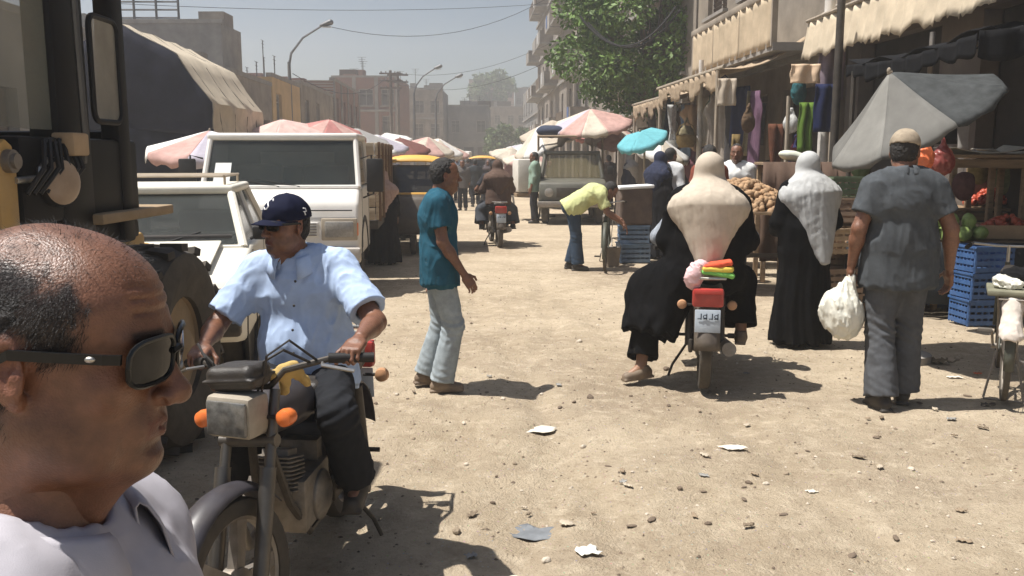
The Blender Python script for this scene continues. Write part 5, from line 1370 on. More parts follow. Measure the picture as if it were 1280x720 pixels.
for q, dd in zip(cand, dn_):
    if dd < .03 or rn.random() > dd: continue
    x, y, z = q; d = Vector((x, y+.012, z-.032)).normalized(); dn = Vector((0, -.55, -.75)); g = (d*.30+(dn-d*dn.dot(d))*.9+Vector(rn.normal(size=3)*.25)).normalized()
    L_ = rn.uniform(.006, .014); a = Rm@Vector(q)+J['hed']; b = a+(Rm@g)*L_; w_ = (Rm@d.cross(g)).normalized()*.00022
    mb.add([a-w_, a+w_, b], [(0, 1, 2)]); cnt += 1
    if cnt > 26000: break
put('hair_strand', mb.mesh('hair_strand', (HG,), fix=False), None, ho, kind='stuff')
LENS = M('sunglass_lens', (.008, .009, .011), rough=.08, var=.1, spec=.32)
FRM = M('sunglass_frame', (.008, .009, .010), rough=.32, var=.2, spec=.35)
g_ = sunglasses(P['root'], P['J'], P['Rm'], FRM, LENS, wide=1.05, size=1.06)
MB().ell(Rm@Vector((.0805, .060, .0115))+J['hed'], (.003, .005, .003), n=8, m=6).build('temple_stud', CHROME, g_)

# ---------------------------------------------------------------- rider coming towards the camera
def on_bike(bk, y): return bk.matrix_basis@Vector((0, y, 0))
def rider(bk, key, label, y, h, head, belly, res, seatz=.80, lean=.05, tx=0., wide=1., jowl=0., legs=None, arms=True, **k):
    s_ = h/1.72; pz = (seatz+.02)/s_; hl = {}
    st = t_steer[key]
    G = [(st@Vector((g*.315, .868, .934))-Vector((0, y, 0)))/s_ for g in (1, -1)]
    J = dict(pel=(0, 0, pz), che=(tx*.4, lean, pz+.33), nek=(tx*.8, lean*1.5, pz+.515), hed=(tx*1.25, lean*1.5+.05, pz+.652), shR=(.182+tx*.65, lean*1.2, pz+.455-tx*.2), shL=(-.182+tx*.65, lean*1.2, pz+.455+tx*.2),
             hipR=(.09, .04, pz-.02), hipL=(-.09, .04, pz-.02), knR=(.225, .40, pz-.10), knL=(-.225, .40, pz-.10), anR=(.235, .17, .40), anL=(-.235, .17, .40), ftR=(.255, .36, .325), ftL=(-.255, .36, .325))
    hd = []; hn = []
    for i, d in enumerate('RL'):
        g = 1 if d == 'R' else -1; dr = Vector((-g*.10, .96, -.25)).normalized(); nm = Vector((0, .25, 1)).normalized(); nm = (nm-dr*nm.dot(dr)).normalized()
        wr = G[i]-dr*.115+nm*.024; J['wr'+d] = tuple(wr); sh = Vector(J['sh'+d]); m = sh.lerp(wr, .5)+Vector((g*.10, -.04, -.10)); J['el'+d] = tuple(m); hd.append(tuple(dr)); hn.append(tuple(nm))
    if legs: J.update(legs)
    loc = on_bike(bk, y); return person('person', label, loc, bk.rotation_euler.z, h=h, J=J, res=res, head=head, belly=belly, wide=wide, jowl=jowl, hands=((1.0, 1.05, 1.1, 1.1), (1.0, 1.05, 1.1, 1.1)), hdir=hd, hnorm=hn, **k)
P = rider(front_bike, 'motorcycleblack old motorcycle with rectangular headlight and padded black cover', 'motorcyclist in light blue short sleeved shirt, navy cap and sunglasses', .36, 1.57, (-32, -1, 0), .035, .008, lean=.03, tx=.055, seatz=.765, hres=.0042, wide=1.06, jowl=.8, skin=M('skin_brown', ()), thick=1.05)
BLUE = fab('shirt_light_blue', (.40, .50, .68), bscale=600, bump=.08)
so = top(P, BLUE, sleeve=.80, hem=.10, inf=.018, folds=.010, seed=2., sleeve_r=.020)
J = P['J']; rows = []
for i in range(25):
    a = -math.pi+.40+(2*math.pi-.80)*i/24; ca, sa = math.sin(a+math.pi), math.cos(a+math.pi); fr = .5+.5*sa; row = []
    for dr, dz in ((.010, -.010), (.004, .018), (.003, .034), (.010, .040), (.020, .030), (.034, .004), (.046, -.02-.035*fr**3)):
        rr = .070+dr+.012*fr; row.append(J['nek']+Vector((ca*rr*1.02, .012+sa*rr*1.12, dz-.055*fr**1.4+.012)))
    rows.append(row)
MB().sheet(rows, .0025).build('collar', BLUE, so, smooth='all')
for k in range(4):
    z = J['che'].z+.09-.10*k; MB().ell((0, J['che'].y+.165+.028*min(k, 2), z), (.006, .004, .006), n=8, m=6).build('button', BLACKSHOE, so)
trousers(P, fab('trouser_charcoal', (.020, .021, .024)), inf=.022, wide=.03, end=.93); shoes(P, BLACKSHOE, big=1.05)
NAVY = fab('cap_navy', (.010, .012, .030), rough=.8)
cap_hat(P['root'], P['J'], P['Rm'], .0042, NAVY, logo=WHT, tilt=2); hair_short(P['root'], P['J'], P['Rm'], .0045, wide=.98)
sunglasses(P['root'], P['J'], P['Rm'], FRM, LENS, wide=1.05)

# ---------------------------------------------------------------- walking man in teal T-shirt
p = put_at(551, 481)
P = person('person', 'young man in teal T-shirt and pale jeans walking across the street', p, R(-80), h=1.66, res=.010, hres=.005, head=(4, -2, 0),
           J=dict(pel=(0, 0, .925), che=(0, -.01, 1.265), nek=(0, .0, 1.455), hed=(0, .05, 1.60), shR=(.170, -.03, 1.395), shL=(-.170, .01, 1.395),
                  elR=(.225, .005, 1.13), wrR=(.23, .15, .905), elL=(-.22, -.08, 1.12), wrL=(-.22, -.06, .87),
                  knR=(.09, .09, .50), anR=(.095, .0, .085), ftR=(.11, .15, .03), knL=(-.085, .02, .50), anL=(-.095, -.10, .10), ftL=(-.115, .05, .03)), hands=(.45, .4), skin=M('skin_brown', ()), hnorm=((1, .3, .2), None))
TEAL = fab('tee_teal', (.022, .085, .125)); top(P, TEAL, sleeve=.62, hem=.14, inf=.022, folds=.010, seed=4.)
trousers(P, fab('jeans_pale', (.30, .34, .36), var=.2), inf=.02, wide=.030, end=1.0); shoes(P, LEATHER); hair_short(P['root'], P['J'], P['Rm'], .006)

# ---------------------------------------------------------------- man in grey polo carrying a bag
p = put_at(1112, 503); POLO_AT = p
P = person('person', 'man in grey polo shirt and beige cap carrying a white plastic bag', p, R(-4), h=1.83, res=.010, hres=.005, head=(-28, -4, 0), thick=1.08, belly=.02, wide=1.05,
           J=dict(elL=(-.265, -.04, 1.13), wrL=(-.275, .03, .90), elR=(.28, -.05, 1.13), wrR=(.315, .02, .885), shR=(.178, -.01, 1.375), shL=(-.178, -.01, 1.375), anR=(.10, .08, .09), knR=(.10, .06, .49), ftR=(.14, .23, .03), anL=(-.09, -.10, .09), knL=(-.09, .0, .49), ftL=(-.115, .05, .03)), hands=(.4, (1.0, 1.1, 1.1, 1.1)), skin=M('skin_brown', ()))
POLO = fab('polo_grey', (.068, .074, .080), var=.2); po = top(P, POLO, sleeve=.62, hem=.17, inf=.030, folds=.010, seed=6., sleeve_r=.012)
shirt_collar(P, fab('polo_collar', (.085, .092, .10)), po, r=.072, open_=.3)
trousers(P, fab('trouser_grey', (.085, .088, .094), var=.18), inf=.024, wide=.040, end=1.0, folds=.008); shoes(P, BLACKSHOE)
hair_short(P['root'], P['J'], P['Rm'], .006); cap_hat(P['root'], P['J'], P['Rm'], .006, fab('cap_beige', (.33, .27, .20), var=.3), tilt=-4)
s_ = 1.83/1.72; hw = Matrix.Rotation(R(-4), 3, 'Z')@(P['J']['wrL']*s_)+Vector(p)
s = SDF(.007); c = hw+Vector((-.03, .0, -.30)); s.ell((0, 0, -.06), (.125, .10, .15), k=.05); s.ell((-.06, .02, .0), (.10, .08, .12), k=.05); s.cap((0, 0, .05), (.03, 0, .21), .07, .012, k=.06); s.cap((-.03, 0, .05), (.03, 0, .21), .05, .012, k=.04)
s.folds(clothfold(.020, (22, 22, 9), 3.)).folds(lambda Q: .008*np.sin(np.arctan2(Q[:, 1], Q[:, 0])*9+Q[:, 2]*14)*sstep(-.05, .15, Q[:, 2])); V, F = s.run()
bag = thing('plastic_bag', 'bulging white plastic bag hanging from the grey polo man\'s hand', 'bag', tuple(c))
put('bag_film', np_mesh('bag_film', V, F, (M('bag_white', (.62, .60, .52), rough=.4, var=.12, scale=12, col2=(.72, .70, .60)),)), None, bag)
for g in (0, .02): MB().tube([(.03, g, .19), (.05, g, .25), (.045, g, .30), (.02, g, .27), (.02, g, .2)], .006, 6).build('handle', M('bag_white', ()), bag)

# ---------------------------------------------------------------- woman walking away, white scarf
p = put_at(1000, 430)
P = person('person', 'woman in long black abaya and pale grey white headscarf walking away', p, R(6), h=1.68, res=.012, head=(-10, -2, 0), simple=True, J=dict(elR=(.26, .0, 1.12), wrR=(.24, .15, 1.0), elL=(-.25, .02, 1.12), wrL=(-.20, .18, 1.02)))
abaya(P, BLACKCLOTH, hem=.05, r=.235, st=1.15, seed=1.); khimar(P, fab('scarf_pale', (.44, .44, .43)), tail=.56, tailw=.145, seed=2., side=.07, fold=.0038); shoes(P, BLACKSHOE)

# ---------------------------------------------------------------- couple on the departing motorcycle
kb = 'motorcycledark red tailed motorcycle carrying the woman in beige scarf'
P = rider(rear_bike, kb, 'motorcycle driver in grey shirt hidden in front of the woman in beige scarf', .62, 1.66, (0, 0, 0), .02, .014, skin=M('skin_brown', ()))
top(P, fab('shirt_grey_check', (.26, .28, .31), var=.3, scale=30), sleeve=1.8, inf=.03); trousers(P, fab('trouser_dark', (.03, .03, .035))); shoes(P, BLACKSHOE); hair_short(P['root'], P['J'], P['Rm'], .007)
pz = .85
P = person('person', 'woman in black abaya and beige headscarf seated on the departing motorcycle', on_bike(rear_bike, .10), rear_bike.rotation_euler.z, h=1.76, res=.011, head=(4, 0, 0), feet=True,
           J=dict(pel=(0, 0, pz), che=(0, .03, pz+.33), nek=(0, .05, pz+.515), hed=(0, .08, pz+.65), shR=(.178, .03, pz+.43), shL=(-.178, .03, pz+.43), elR=(.265, .10, pz+.18), wrR=(.18, .32, pz+.12), elL=(-.265, .10, pz+.18), wrL=(-.20, .32, pz+.12),
                  hipR=(.10, .05, pz-.03), hipL=(-.12, .05, pz-.03), knR=(.27, .38, .70), anR=(.27, .24, .34), ftR=(.29, .42, .27), knL=(-.40, .26, .56), anL=(-.44, .02, .10), ftL=(-.56, -.05, .03)), skin=SKIN)
s = SDF(.011); J = P['J']; torso(s, J, .045, .04, k=.08)
s.cap(J['pel']-Vector((0, 0, .06)), J['pel']+Vector((0, 0, .15)), .165, .14, k=.08, lat=(1, 0, 0), st=1.4)
s.cap(J['hipL'], J['knL']+Vector((.03, -.06, .06)), .15, .19, k=.10); s.cap(J['knL']+Vector((.06, -.08, .06)), (-.40, .06, .34), .19, .185, k=.08, flat='b')
s.cap((-.16, -.02, .74), (-.30, -.02, .40), .13, .13, k=.10, flat='b')
s.cap(J['hipR'], J['knR'], .13, .10, k=.08); s.cap(J['knR'], (.28, .30, .47), .10, .085, k=.06, flat='b')
for d in 'RL': s.cap(J['sh'+d], J['el'+d], .078, .085, k=.07); s.cap(J['el'+d], J['wr'+d], .085, .07, k=.04)
s.folds(clothfold(.012, (9, 9, 5), 7.)).folds(lambda Q: .012*np.sin(Q[:, 0]*46+vnoise(Q*6)*4)*sstep(.75, .45, Q[:, 2])); V, F = s.run(); put('abaya', np_mesh('abaya', V, F, (BLACKCLOTH,)), None, P['root'])
khimar(P, fab('scarf_beige', (.47, .40, .32)), tail=.43, tailw=.150, seed=5., fold=.0028, wide=1.60, out=.036)
trousers(P, BLACKCLOTH, inf=.02, wide=.055, end=.86); shoes(P, LEATHER, name='sandal', big=.95)
# pink and striped bundle tucked on the carrier behind her
b = thing('cloth_bundle', 'folded striped cloth and pink bag tied behind the woman on the motorcycle', 'bundle', on_bike(rear_bike, -.21)+Vector((0, 0, .85)), rear_bike.rotation_euler.z)
for k, (c_, nm) in enumerate((((.20, .50, .12), 'cloth_green'), ((.70, .55, .10), 'cloth_yellow'), ((.62, .10, .05), 'cloth_red'))):
    s = SDF(.006); s.box((.06, 0, .012+.030*k), (.11-.008*k, .07, .017), rd=.014, rot=(0, R(8-9*k), 0)); s.folds(clothfold(.006, (20, 20, 20), k)); V, F = s.run(); put('folded_cloth', np_mesh('folded_cloth', V, F, (fab(nm, c_),)), None, b)
s = SDF(.007); s.ell((-.10, -.02, -.02), (.06, .06, .08), k=.03); s.ell((-.06, 0, .05), (.06, .05, .05), k=.03); s.folds(clothfold(.014, (25, 25, 25), 2)); V, F = s.run(); put('pink_bag', np_mesh('pink_bag', V, F, (fab('bag_pink', (.68, .45, .45)),)), None, b)

# ---------------------------------------------------------------- man bending over crates
p = put_at(722, 336)
P = person('person', 'man in pale lime shirt bending over beside the stacked crates', p, R(-92), h=1.74, res=.013, head=(0, -40, 0), skin=M('skin_brown', ()),
           J=dict(pel=(0, -.10, .93), che=(0, .17, 1.10), nek=(0, .345, 1.155), hed=(0, .46, 1.16), shR=(.17, .31, 1.09), shL=(-.17, .31, 1.09), elR=(.20, .42, .84), wrR=(.16, .62, .70), elL=(-.2, .42, .84), wrL=(-.15, .64, .72),
                  hipR=(.09, -.08, .90), hipL=(-.09, -.08, .90), knR=(.10, -.03, .49), knL=(-.10, -.02, .49), anR=(.11, .0, .09), anL=(-.11, -.10, .09), ftR=(.12, .15, .03), ftL=(-.12, .05, .03)), hdir=((0, .6, -.8), (0, .6, -.8)), hnorm=((0, .8, .6), (0, .8, .6)))
top(P, fab('shirt_lime', (.52, .54, .26)), sleeve=.7, hem=.10, inf=.03, folds=.010, neck=True); trousers(P, fab('jeans_navy', (.035, .055, .085)), inf=.022, wide=.03); shoes(P, BLACKSHOE); hair_short(P['root'], P['J'], P['Rm'], .008)

# ---------------------------------------------------------------- other market people
def shopper(label, px, py, head_y, rz, kind, c1, c2=(.03, .03, .035), res=.016, scarf=None, dist=None, group=None, J=None, skin=None):
    if dist: q = at(px, 195, dist); p = (q.x, dist, 0)
    else: p = put_at(px, py)
    Hh = at(px, head_y, p[1]).z
    P = person('person', label, p, R(rz), h=Hh, res=res, head=(random.uniform(-15, 15), 0, 0), simple=res > .02, group=group, J=J, skin=skin or M('skin_brown', ()))
    nm = 'cloth_%d_%d_%d' % tuple(int(a*500) for a in c1); m = fab(nm, c1)
    if kind == 'abaya':
        abaya(P, m, hem=.05, seed=random.random()*9, fold=.016); ns = 'scarf_%d_%d_%d' % tuple(int(a*500) for a in scarf); khimar(P, fab(ns, scarf), tail=.35, seed=random.random()*9)
    else:
        top(P, m, sleeve=kind, inf=.025, folds=.009, seed=random.random()*9); trousers(P, fab('cloth_%d_%d_%d' % tuple(int(a*500) for a in c2), c2)); hair_short(P['root'], P['J'], P['Rm'], max(.007, res*.5))
    shoes(P, BLACKSHOE); return P
shopper('woman in black with dark navy headscarf standing behind the blue crate stack', 822, 322, 190, -60, 'abaya', (.012, .012, .014), scarf=(.03, .035, .06), res=.014)
shopper('man in white shirt beyond the dark scarfed woman', 838, 288, 185, -40, 1.7, (.62, .62, .62), dist=14.5)
shopper('man in red brown shirt behind the beige scarfed woman', 887, 290, 181, 20, .6, (.20, .06, .04), dist=11.6)
shopper('vendor in white shirt standing behind the potato heap', 921, 300, 180, 160, 1.7, (.66, .66, .64), dist=12.3)
shopper('vendor in dark clothes with pinkish scarf in the shade of the grey umbrella', 1180, 345, 190, 150, 'abaya', (.03, .025, .03), scarf=(.30, .12, .11))
shopper('shopper in olive trousers and grey scarf at the fruit stall edge', 1278, 356, 170, 60, 1.8, (.10, .09, .085), c2=(.07, .085, .05), res=.014)
shopper('woman in black with dusty pink headscarf walking beside the white truck', 481, 330, 214, 10, 'abaya', (.016, .015, .016), scarf=(.42, .30, .26), res=.014)
shopper('man in pale green shirt standing beside the white handcart', 668, 279, 190, 80, 1.7, (.22, .30, .24), res=.018)
for px, py, hy, rz, k, c1, sc, lab in ((866, 286, 186, -30, 'abaya', (.02, .018, .022), (.12, .05, .06), 'woman in black with maroon headscarf in the market throng'), (902, 296, 184, 100, 1.7, (.16, .18, .22), None, 'man in slate shirt in the market throng'), (856, 268, 190, 150, .6, (.50, .48, .46), None, 'man in off white T-shirt deep in the market throng'), (786, 276, 192, 60, 'abaya', (.03, .03, .05), (.36, .33, .30), 'woman in dark robe and grey scarf beyond the carton'), (760, 262, 194, 20, 1.7, (.09, .07, .06), None, 'man in dark brown shirt beside the old truck'), (962, 300, 186, 170, .7, (.05, .05, .06), None, 'man in dark shirt between the potato heap and white scarf'), (498, 300, 206, 190, 'abaya', (.02, .02, .02), (.05, .05, .06), 'woman all in black between the truck and the rickshaw')):
    shopper(lab, px, py, hy, rz, k, c1, res=.018, scarf=sc, group='market throng')
# far crowd in the dust
for i, (px, d, hy, rz, k, c1, sc) in enumerate(((578, 27, 200, 170, 1.7, (.10, .09, .085), None), (594, 29, 199, 10, 1.6, (.05, .055, .06), None), (610, 31, 200, 175, 'abaya', (.02, .02, .022), (.10, .08, .08)), (566, 33, 199, 0, 1.7, (.22, .2, .19), None))):
    lab = ('man in brown grey shirt facing us in the far dusty crowd', 'man in dark shirt walking away in the far crowd', 'woman in black abaya in the far crowd', 'man in pale grey shirt at the back of the far crowd')[i]
    shopper(lab, px, 0, hy, rz, k, c1, res=.024, scarf=sc, dist=d, group='far crowd in the street')
for px, d, hy, rz, k, c1, sc, lab in ((585, 36, 198, 0, 1.7, (.06, .05, .05), None, 'man in near black shirt walking away far down the street'), (603, 40, 198, 180, 'abaya', (.03, .03, .03), (.3, .28, .27), 'woman in black with pale scarf far down the street'), (616, 44, 198, 20, 1.7, (.25, .24, .22), None, 'man in sand coloured shirt far down the street'), (571, 46, 198, 170, 1.6, (.12, .14, .18), None, 'man in dusty blue shirt far down the street'), (642, 47, 198, 90, 'abaya', (.10, .06, .06), (.12, .08, .08), 'woman in brown robe far down the street')):
    shopper(lab, px, 0, hy, rz, k, c1, res=.03, scarf=sc, dist=d, group='far crowd in the street')
for i, (px, d, hy, c1) in enumerate(((462, 24, 190, (.3, .28, .3)), (474, 26, 188, (.45, .42, .40)), (636, 40, 196, (.2, .1, .09)), (646, 36, 197, (.32, .3, .28)))):
    lab = ('man in lilac grey shirt among the left far stalls', 'man in cream shirt among the left far stalls', 'man in dull red shirt beyond the far motorcycle', 'man in pale shirt left of the white handcart')[i]
    shopper(lab, px, 0, hy, 150+40*i, 1.7, c1, res=.024, dist=d, group='far crowd in the street')
# ---------------------------------------------------------------- far motorcycle with two people
p = put_at(624, 309); fb = motorbike('far motorcycle carrying a brown clad pair down the street', (p[0], p[1], 0), R(8), rear_only=True); kf = 'motorcyclefar motorcycle carrying a brown clad pair down the street'
P = rider(fb, kf, 'driver in dark shirt on the far motorcycle', .55, 1.66, (0, 0, 0), 0, .02, skin=M('skin_brown', ())); top(P, fab('shirt_dark', (.04, .04, .045)), sleeve=.7); trousers(P, fab('trouser_dark', ())); shoes(P, BLACKSHOE); hair_short(P['root'], P['J'], P['Rm'], .01)
P = rider(fb, kf, 'passenger in brown robe and scarf riding the far motorcycle', .10, 1.66, (0, 0, 0), .02, .02, skin=M('skin_brown', ()), legs=dict(wrR=(.15, .38, 1.05), wrL=(-.15, .38, 1.05), elR=(.28, .15, 1.08), elL=(-.28, .15, 1.08), knR=(.3, .3, .68), knL=(-.3, .3, .68), anR=(.3, .2, .4), anL=(-.3, .2, .4)))
BR = fab('robe_brown', (.10, .065, .05)); top(P, BR, sleeve=1.8, inf=.04, hem=.05); trousers(P, fab('trouser_slate', (.06, .065, .075)), inf=.05, wide=.05, end=.85); shoes(P, BLACKSHOE); khimar(P, BR, tail=.25)
# ============================================================ market furniture
POLEW = M('stall_pole', (.30, .25, .19), rough=.8, var=.3, scale=5, stretch=(5, 5, .6))
TIMB = M('stall_timber', (.25, .17, .10), rough=.9, var=.3, scale=5, stretch=(.7, 5, 5), bump=.3, bscale=40)
def parasol(label, apex, Rr, axis, cols, drop=.42, n=8, sag=.05, pole=True, group='market umbrellas', valance=.10, seed=0):
    a = Vector(apex); t = thing('market_umbrella', label, 'umbrella', (a.x, a.y, 0), 0, group); A0 = Vector((0, 0, a.z)); ax = Vector(axis).normalized()
    u = ax.orthogonal().normalized(); u = (Vector((1, 0, 0))-ax*ax.x).normalized(); v = ax.cross(u); rn = random.Random(seed)
    def pt(ang, r): # r 0..1
        q = (ang*n/(2*math.pi)) % 1; sc = 1-.045*math.sin(q*math.pi)*r; dr = drop*(r**1.15)-sag*math.sin(r*math.pi)*(-.35)+.05*math.sin(q*math.pi)*r
        return A0+(u*math.cos(ang)+v*math.sin(ang))*(Rr*r*sc)-ax*(dr*Rr)
    for k in range(n):
        rows = []
        for i in range(9):
            ang = 2*math.pi*(k+i/8)/n; row = [pt(ang, j/8) if j else pt(ang, .002) for j in range(9)]
            if valance: e = row[-1]; row.append(e-ax*valance*(.9+.25*math.sin(i*1.7+k))+(u*math.cos(ang)+v*math.sin(ang))*.015)
            rows.append(row)
        MB().sheet(rows, -.004).build('panel', cols[k % len(cols)], t, smooth='all')
        ang = 2*math.pi*k/n; MB().tube([A0-ax*.02, pt(ang, .5)-ax*.025, pt(ang, .99)-ax*.02], .008, 5).build('rib', STEEL, t)
    MB().ell(A0+ax*.012, (.016, .016, .025)).build('finial', POLEW, t)
    if pole:
        b = A0-ax*(Rr*.75); MB().tube([A0, b, (b.x, b.y, .02)], .022, 8).build('pole', POLEW, t); MB().lathe((b.x, b.y, .0), (0, 0, 1), [(.22, 0), (.22, .06), (.05, .09), (.03, .25)], 16).build('base', CONC, t)
    return t
def table(label, loc, rz, w, d, h, mat=TIMB, skirt=None, group='market stall tables'):
    t = thing('stall_table', label, 'table', loc, rz, group); nb = max(3, int(d/.14))
    for k in range(nb): MB().box((0, -d/2+(k+.5)*d/nb, h-.02+.003*(k % 2)), (w, d/nb-.008, .035)).build('plank', mat, t, bevel=.004, seg=1)
    for x in (-1, 1):
        for y in (-1, 1): MB().box((x*(w/2-.06), y*(d/2-.06), (h-.045)/2), (.06, .06, h-.045)).build('leg', TIMB, t, bevel=.005, seg=1)
    for y in (-1, 1): MB().box((0, y*(d/2-.06), h-.10), (w-.18, .03, .09)).build('rail', TIMB, t)
    if skirt:
        rows = [[(-w/2-.01+w*1.02*i/30, -d/2-.03-.012*math.sin(i*1.3)*(1+j*.4), h+.004-(h*.82)*j/4) for j in range(5)] for i in range(31)]
        MB().sheet(rows, .004).build('table_skirt', skirt, t, smooth='all')
    return t
_crate = {}
def crate(label, loc, rz, mat, w=.50, d=.34, h=.26, group='plastic crates', name='crate', cat='crate'):
    key = (mat.name, w, d, h)
    t = thing(name, label, cat, loc, rz, group)
    if key not in _crate:
        sides = []
        for (L_, off, rot) in ((w, d/2, 0), (w, -d/2, 0), (d, w/2, 1), (d, -w/2, 1)):
            mb = MB(); nr = 4
            for k in range(nr):
                z = h*(k+.5)/nr; sz = (L_-.006, .014, h/nr*.62); mb.box((0, off, z) if not rot else (off, 0, z), sz if not rot else (sz[1], sz[0]-.03, sz[2]))
            m_ = 6
            for k in range(m_+1):
                x = -L_/2+.012+(L_-.024)*k/m_; mb.box((x, off*.985, h/2) if not rot else (off*.985, x, h/2), (.018, .010, h) if not rot else (.010, .018, h))
            rim = (0, off, h-.010) if not rot else (off, 0, h-.010); mb.box(rim, (L_+.024, .030, .020) if not rot else (.030, L_-.03, .020))
            sides.append(mb.mesh('side_panel', (mat,)))
        fl = MB().box((0, 0, .012), (w-.02, d-.02, .016)).mesh('crate_floor', (mat,)); _crate[key] = (sides, fl)
    for m_ in _crate[key][0]: put('side_panel', m_, None, t)
    put('crate_floor', _crate[key][1], None, t); return t
def lumpy(name, r, seed, mat, res=.012, sq=(1, 1, 1)):
    s = SDF(res); s.ell((0, 0, 0), tuple(r*q for q in sq), k=.01); s.folds(lambda P: r*.12*vnoise(P*(1.2/r)+seed)); V, F = s.run(); return np_mesh(name, V, F, (mat,))
def heap(name, label, cat, loc, rx, ry, hh, n, r, mat, seed=0, kind='stuff', parent=None):
    base = MB().ell((0, 0, 0), (1, .8, .75), n=8, m=5); bv = np.array(base.v, np.float32); rn = np.random.default_rng(seed); V = []; Fs = []; o = 0
    for i in range(n):
        a, q = rn.uniform(0, 2*math.pi), math.sqrt(rn.uniform(0, 1)); z = hh*(1-q**1.6)+rn.uniform(-.3, .3)*r; m = np.array(Euler(rn.uniform(0, 6, 3)).to_matrix(), np.float32)
        V.append((bv*r*rn.uniform(.75, 1.2))@m.T+np.array([math.cos(a)*q*rx, math.sin(a)*q*ry, z+r*.4])); Fs += [tuple(k+o for k in f) for f in base.f]; o += len(bv)
    me = bpy.data.meshes.new(name); me.from_pydata(np.concatenate(V).tolist(), [], Fs); me.materials.append(mat); me.polygons.foreach_set('use_smooth', [True]*len(me.polygons))
    ob = put(name, me, None, parent, loc); tag(ob, label, cat if not parent else None, kind=kind); return ob
def cloth_drop(rows_fn, ni, nj, th=.006): return MB().sheet([[rows_fn(i/(ni-1), j/(nj-1)) for j in range(nj)] for i in range(ni)], th)

GREYC = fab('umbrella_grey', (.145, .14, .128), var=.15, scale=5); GREY_LIT = fab('umbrella_grey_lit', (.20, .193, .175), var=.15, scale=5); BLKC = fab('umbrella_black', (.010, .010, .011), var=.3); GREY_SHADE = fab('umbrella_grey_shade', (.055, .058, .058), var=.25)  # paler and darker greys paint sunlit and shaded sides into one umbrella
parasol('sagging grey umbrella leaning beside the polo man\'s head', at(1112, 90, 7.0), .69, (-.50, -.06, .86), (GREY_SHADE, GREY_SHADE, GREYC, GREYC, GREY_LIT, GREYC, GREY_SHADE, GREY_SHADE), drop=.60, sag=.14, seed=1, valance=.05)
cn_ = thing('tarpaulin_canopy', 'black tarpaulin canopy stretched over the fruit stall', 'canopy', ST(4.3, 7.7), STA)
MB().sheet([[(1.75*i/16, 2.6*j/20, 2.70+.42*i/16-.10*math.sin(i/16*math.pi)-.06*math.sin(j/20*math.pi)+.03*math.sin(i*1.7+j)) for j in range(21)] for i in range(17)], -.008).build('canopy_sheet', BLKC, cn_, smooth='all')
MB().sheet([[(-.01+.02*math.sin(i*.9), 2.6*i/60, 2.68-.06*math.sin(i/60*math.pi)-(.16+.03*math.sin(i*.31)+.02*math.sin(i*.83))*j/4) for j in range(5)] for i in range(61)], .006).build('edge_flap', BLKC, cn_, smooth='all')
MB().sheet([[(1.75*i/30, -.02+.03*math.sin(i*1.3), 2.70+.42*i/30-.10*math.sin(i/30*math.pi)-(.22+.05*math.sin(i*.4))*j/4) for j in range(5)] for i in range(31)], .006).build('front_flap', BLKC, cn_, smooth='all')
for y in (.1, 1.3, 2.5): MB().tube([(.03, y, 2.60), (1.73, y, 3.0)], .025, 6).build('rafter', POLEW, cn_); (MB().cyl((.03, y, 0), (.03, y, 2.60), .028, n=7).build('post', DARKM, cn_) if y > 2 else None)
# fruit stall behind the umbrella
BLUEC = M('crate_blue', (.025, .10, .27), rough=.5, var=.25, scale=6, dust=.12); BROWNC = M('crate_brown', (.17, .11, .075), rough=.75, var=.3, scale=6, dust=.3)
GREENC = M('crate_green', (.06, .13, .07), rough=.6, var=.3, dust=.3); WOODC = M('crate_wood', (.36, .26, .16), rough=.9, var=.3, scale=8)
cb = gnd(1222, 404); cb2 = gnd(1204, 390)
for k in range(3): crate(('bottom blue crate of the stack beside the parked bicycle', 'middle blue crate of the stack beside the parked bicycle', 'top blue crate of the stack beside the parked bicycle')[k], (cb.x, cb.y, .262*k+.002), R(4+3*k), BLUEC, .42, .34, .26, 'blue crates under the fruit stall')
for k in range(3): crate(('bottom dusty blue crate of the rear stack under the fruit stall', 'middle dusty blue crate of the rear stack under the fruit stall', 'top dusty blue crate of the rear stack under the fruit stall')[k], (cb2.x+.02, cb2.y+.35, .262*k+.002), R(-5+3*k), BLUEC, .44, .34, .26, 'blue crates under the fruit stall')
sx, sy = 4.85, 9.45
table('long timber fruit table in the umbrella shade', (sx, sy, 0), R(-6), 2.7, 1.1, .78, skirt=fab('skirt_dark', (.03, .035, .04)))
table('high timber rack behind the fruit table', (sx+.25, sy+1.2, 0), R(-6), 3.0, .7, 1.05)
GREENV = M('produce_green', (.22, .30, .09), rough=.6, var=.3, scale=14); TOM = M('produce_red', (.40, .07, .035), rough=.4, var=.25, scale=10); POT = M('potato', (.34, .20, .10), rough=.85, var=.35, scale=12, dust=.3); ONI = M('onion', (.36, .17, .10), rough=.6, var=.3, scale=12)
rn = random.Random(11); gm = [lumpy('melon', .085, k*3., GREENV, sq=(1, .85, .8)) for k in range(3)]
gc = at(1190, 290, 9.1)
for k in range(13):
    lay = 0 if k < 8 else 1; x = gc.x-.27+.17*(k % 4 if lay == 0 else (k-8) % 3)+.07*lay; y = 9.0+.17*(k//4 if lay == 0 else (k-8)//3)+.06*lay
    o = put('melon', gm[k % 3], None, None, (x, y, .862+.125*lay), (rn.random()*3, rn.random()*3, rn.random()*3)); tag(o, 'pale green melon heaped on the fruit table', 'melon', 'melons on the fruit table')
bx_ = thing('fruit_carton', 'open tan carton of reddish fruit on the fruit table', 'carton', (gc.x+.66, 9.3, .80), R(-8))
CARD = M('cardboard', (.36, .25, .15), rough=.9, var=.15, scale=6)
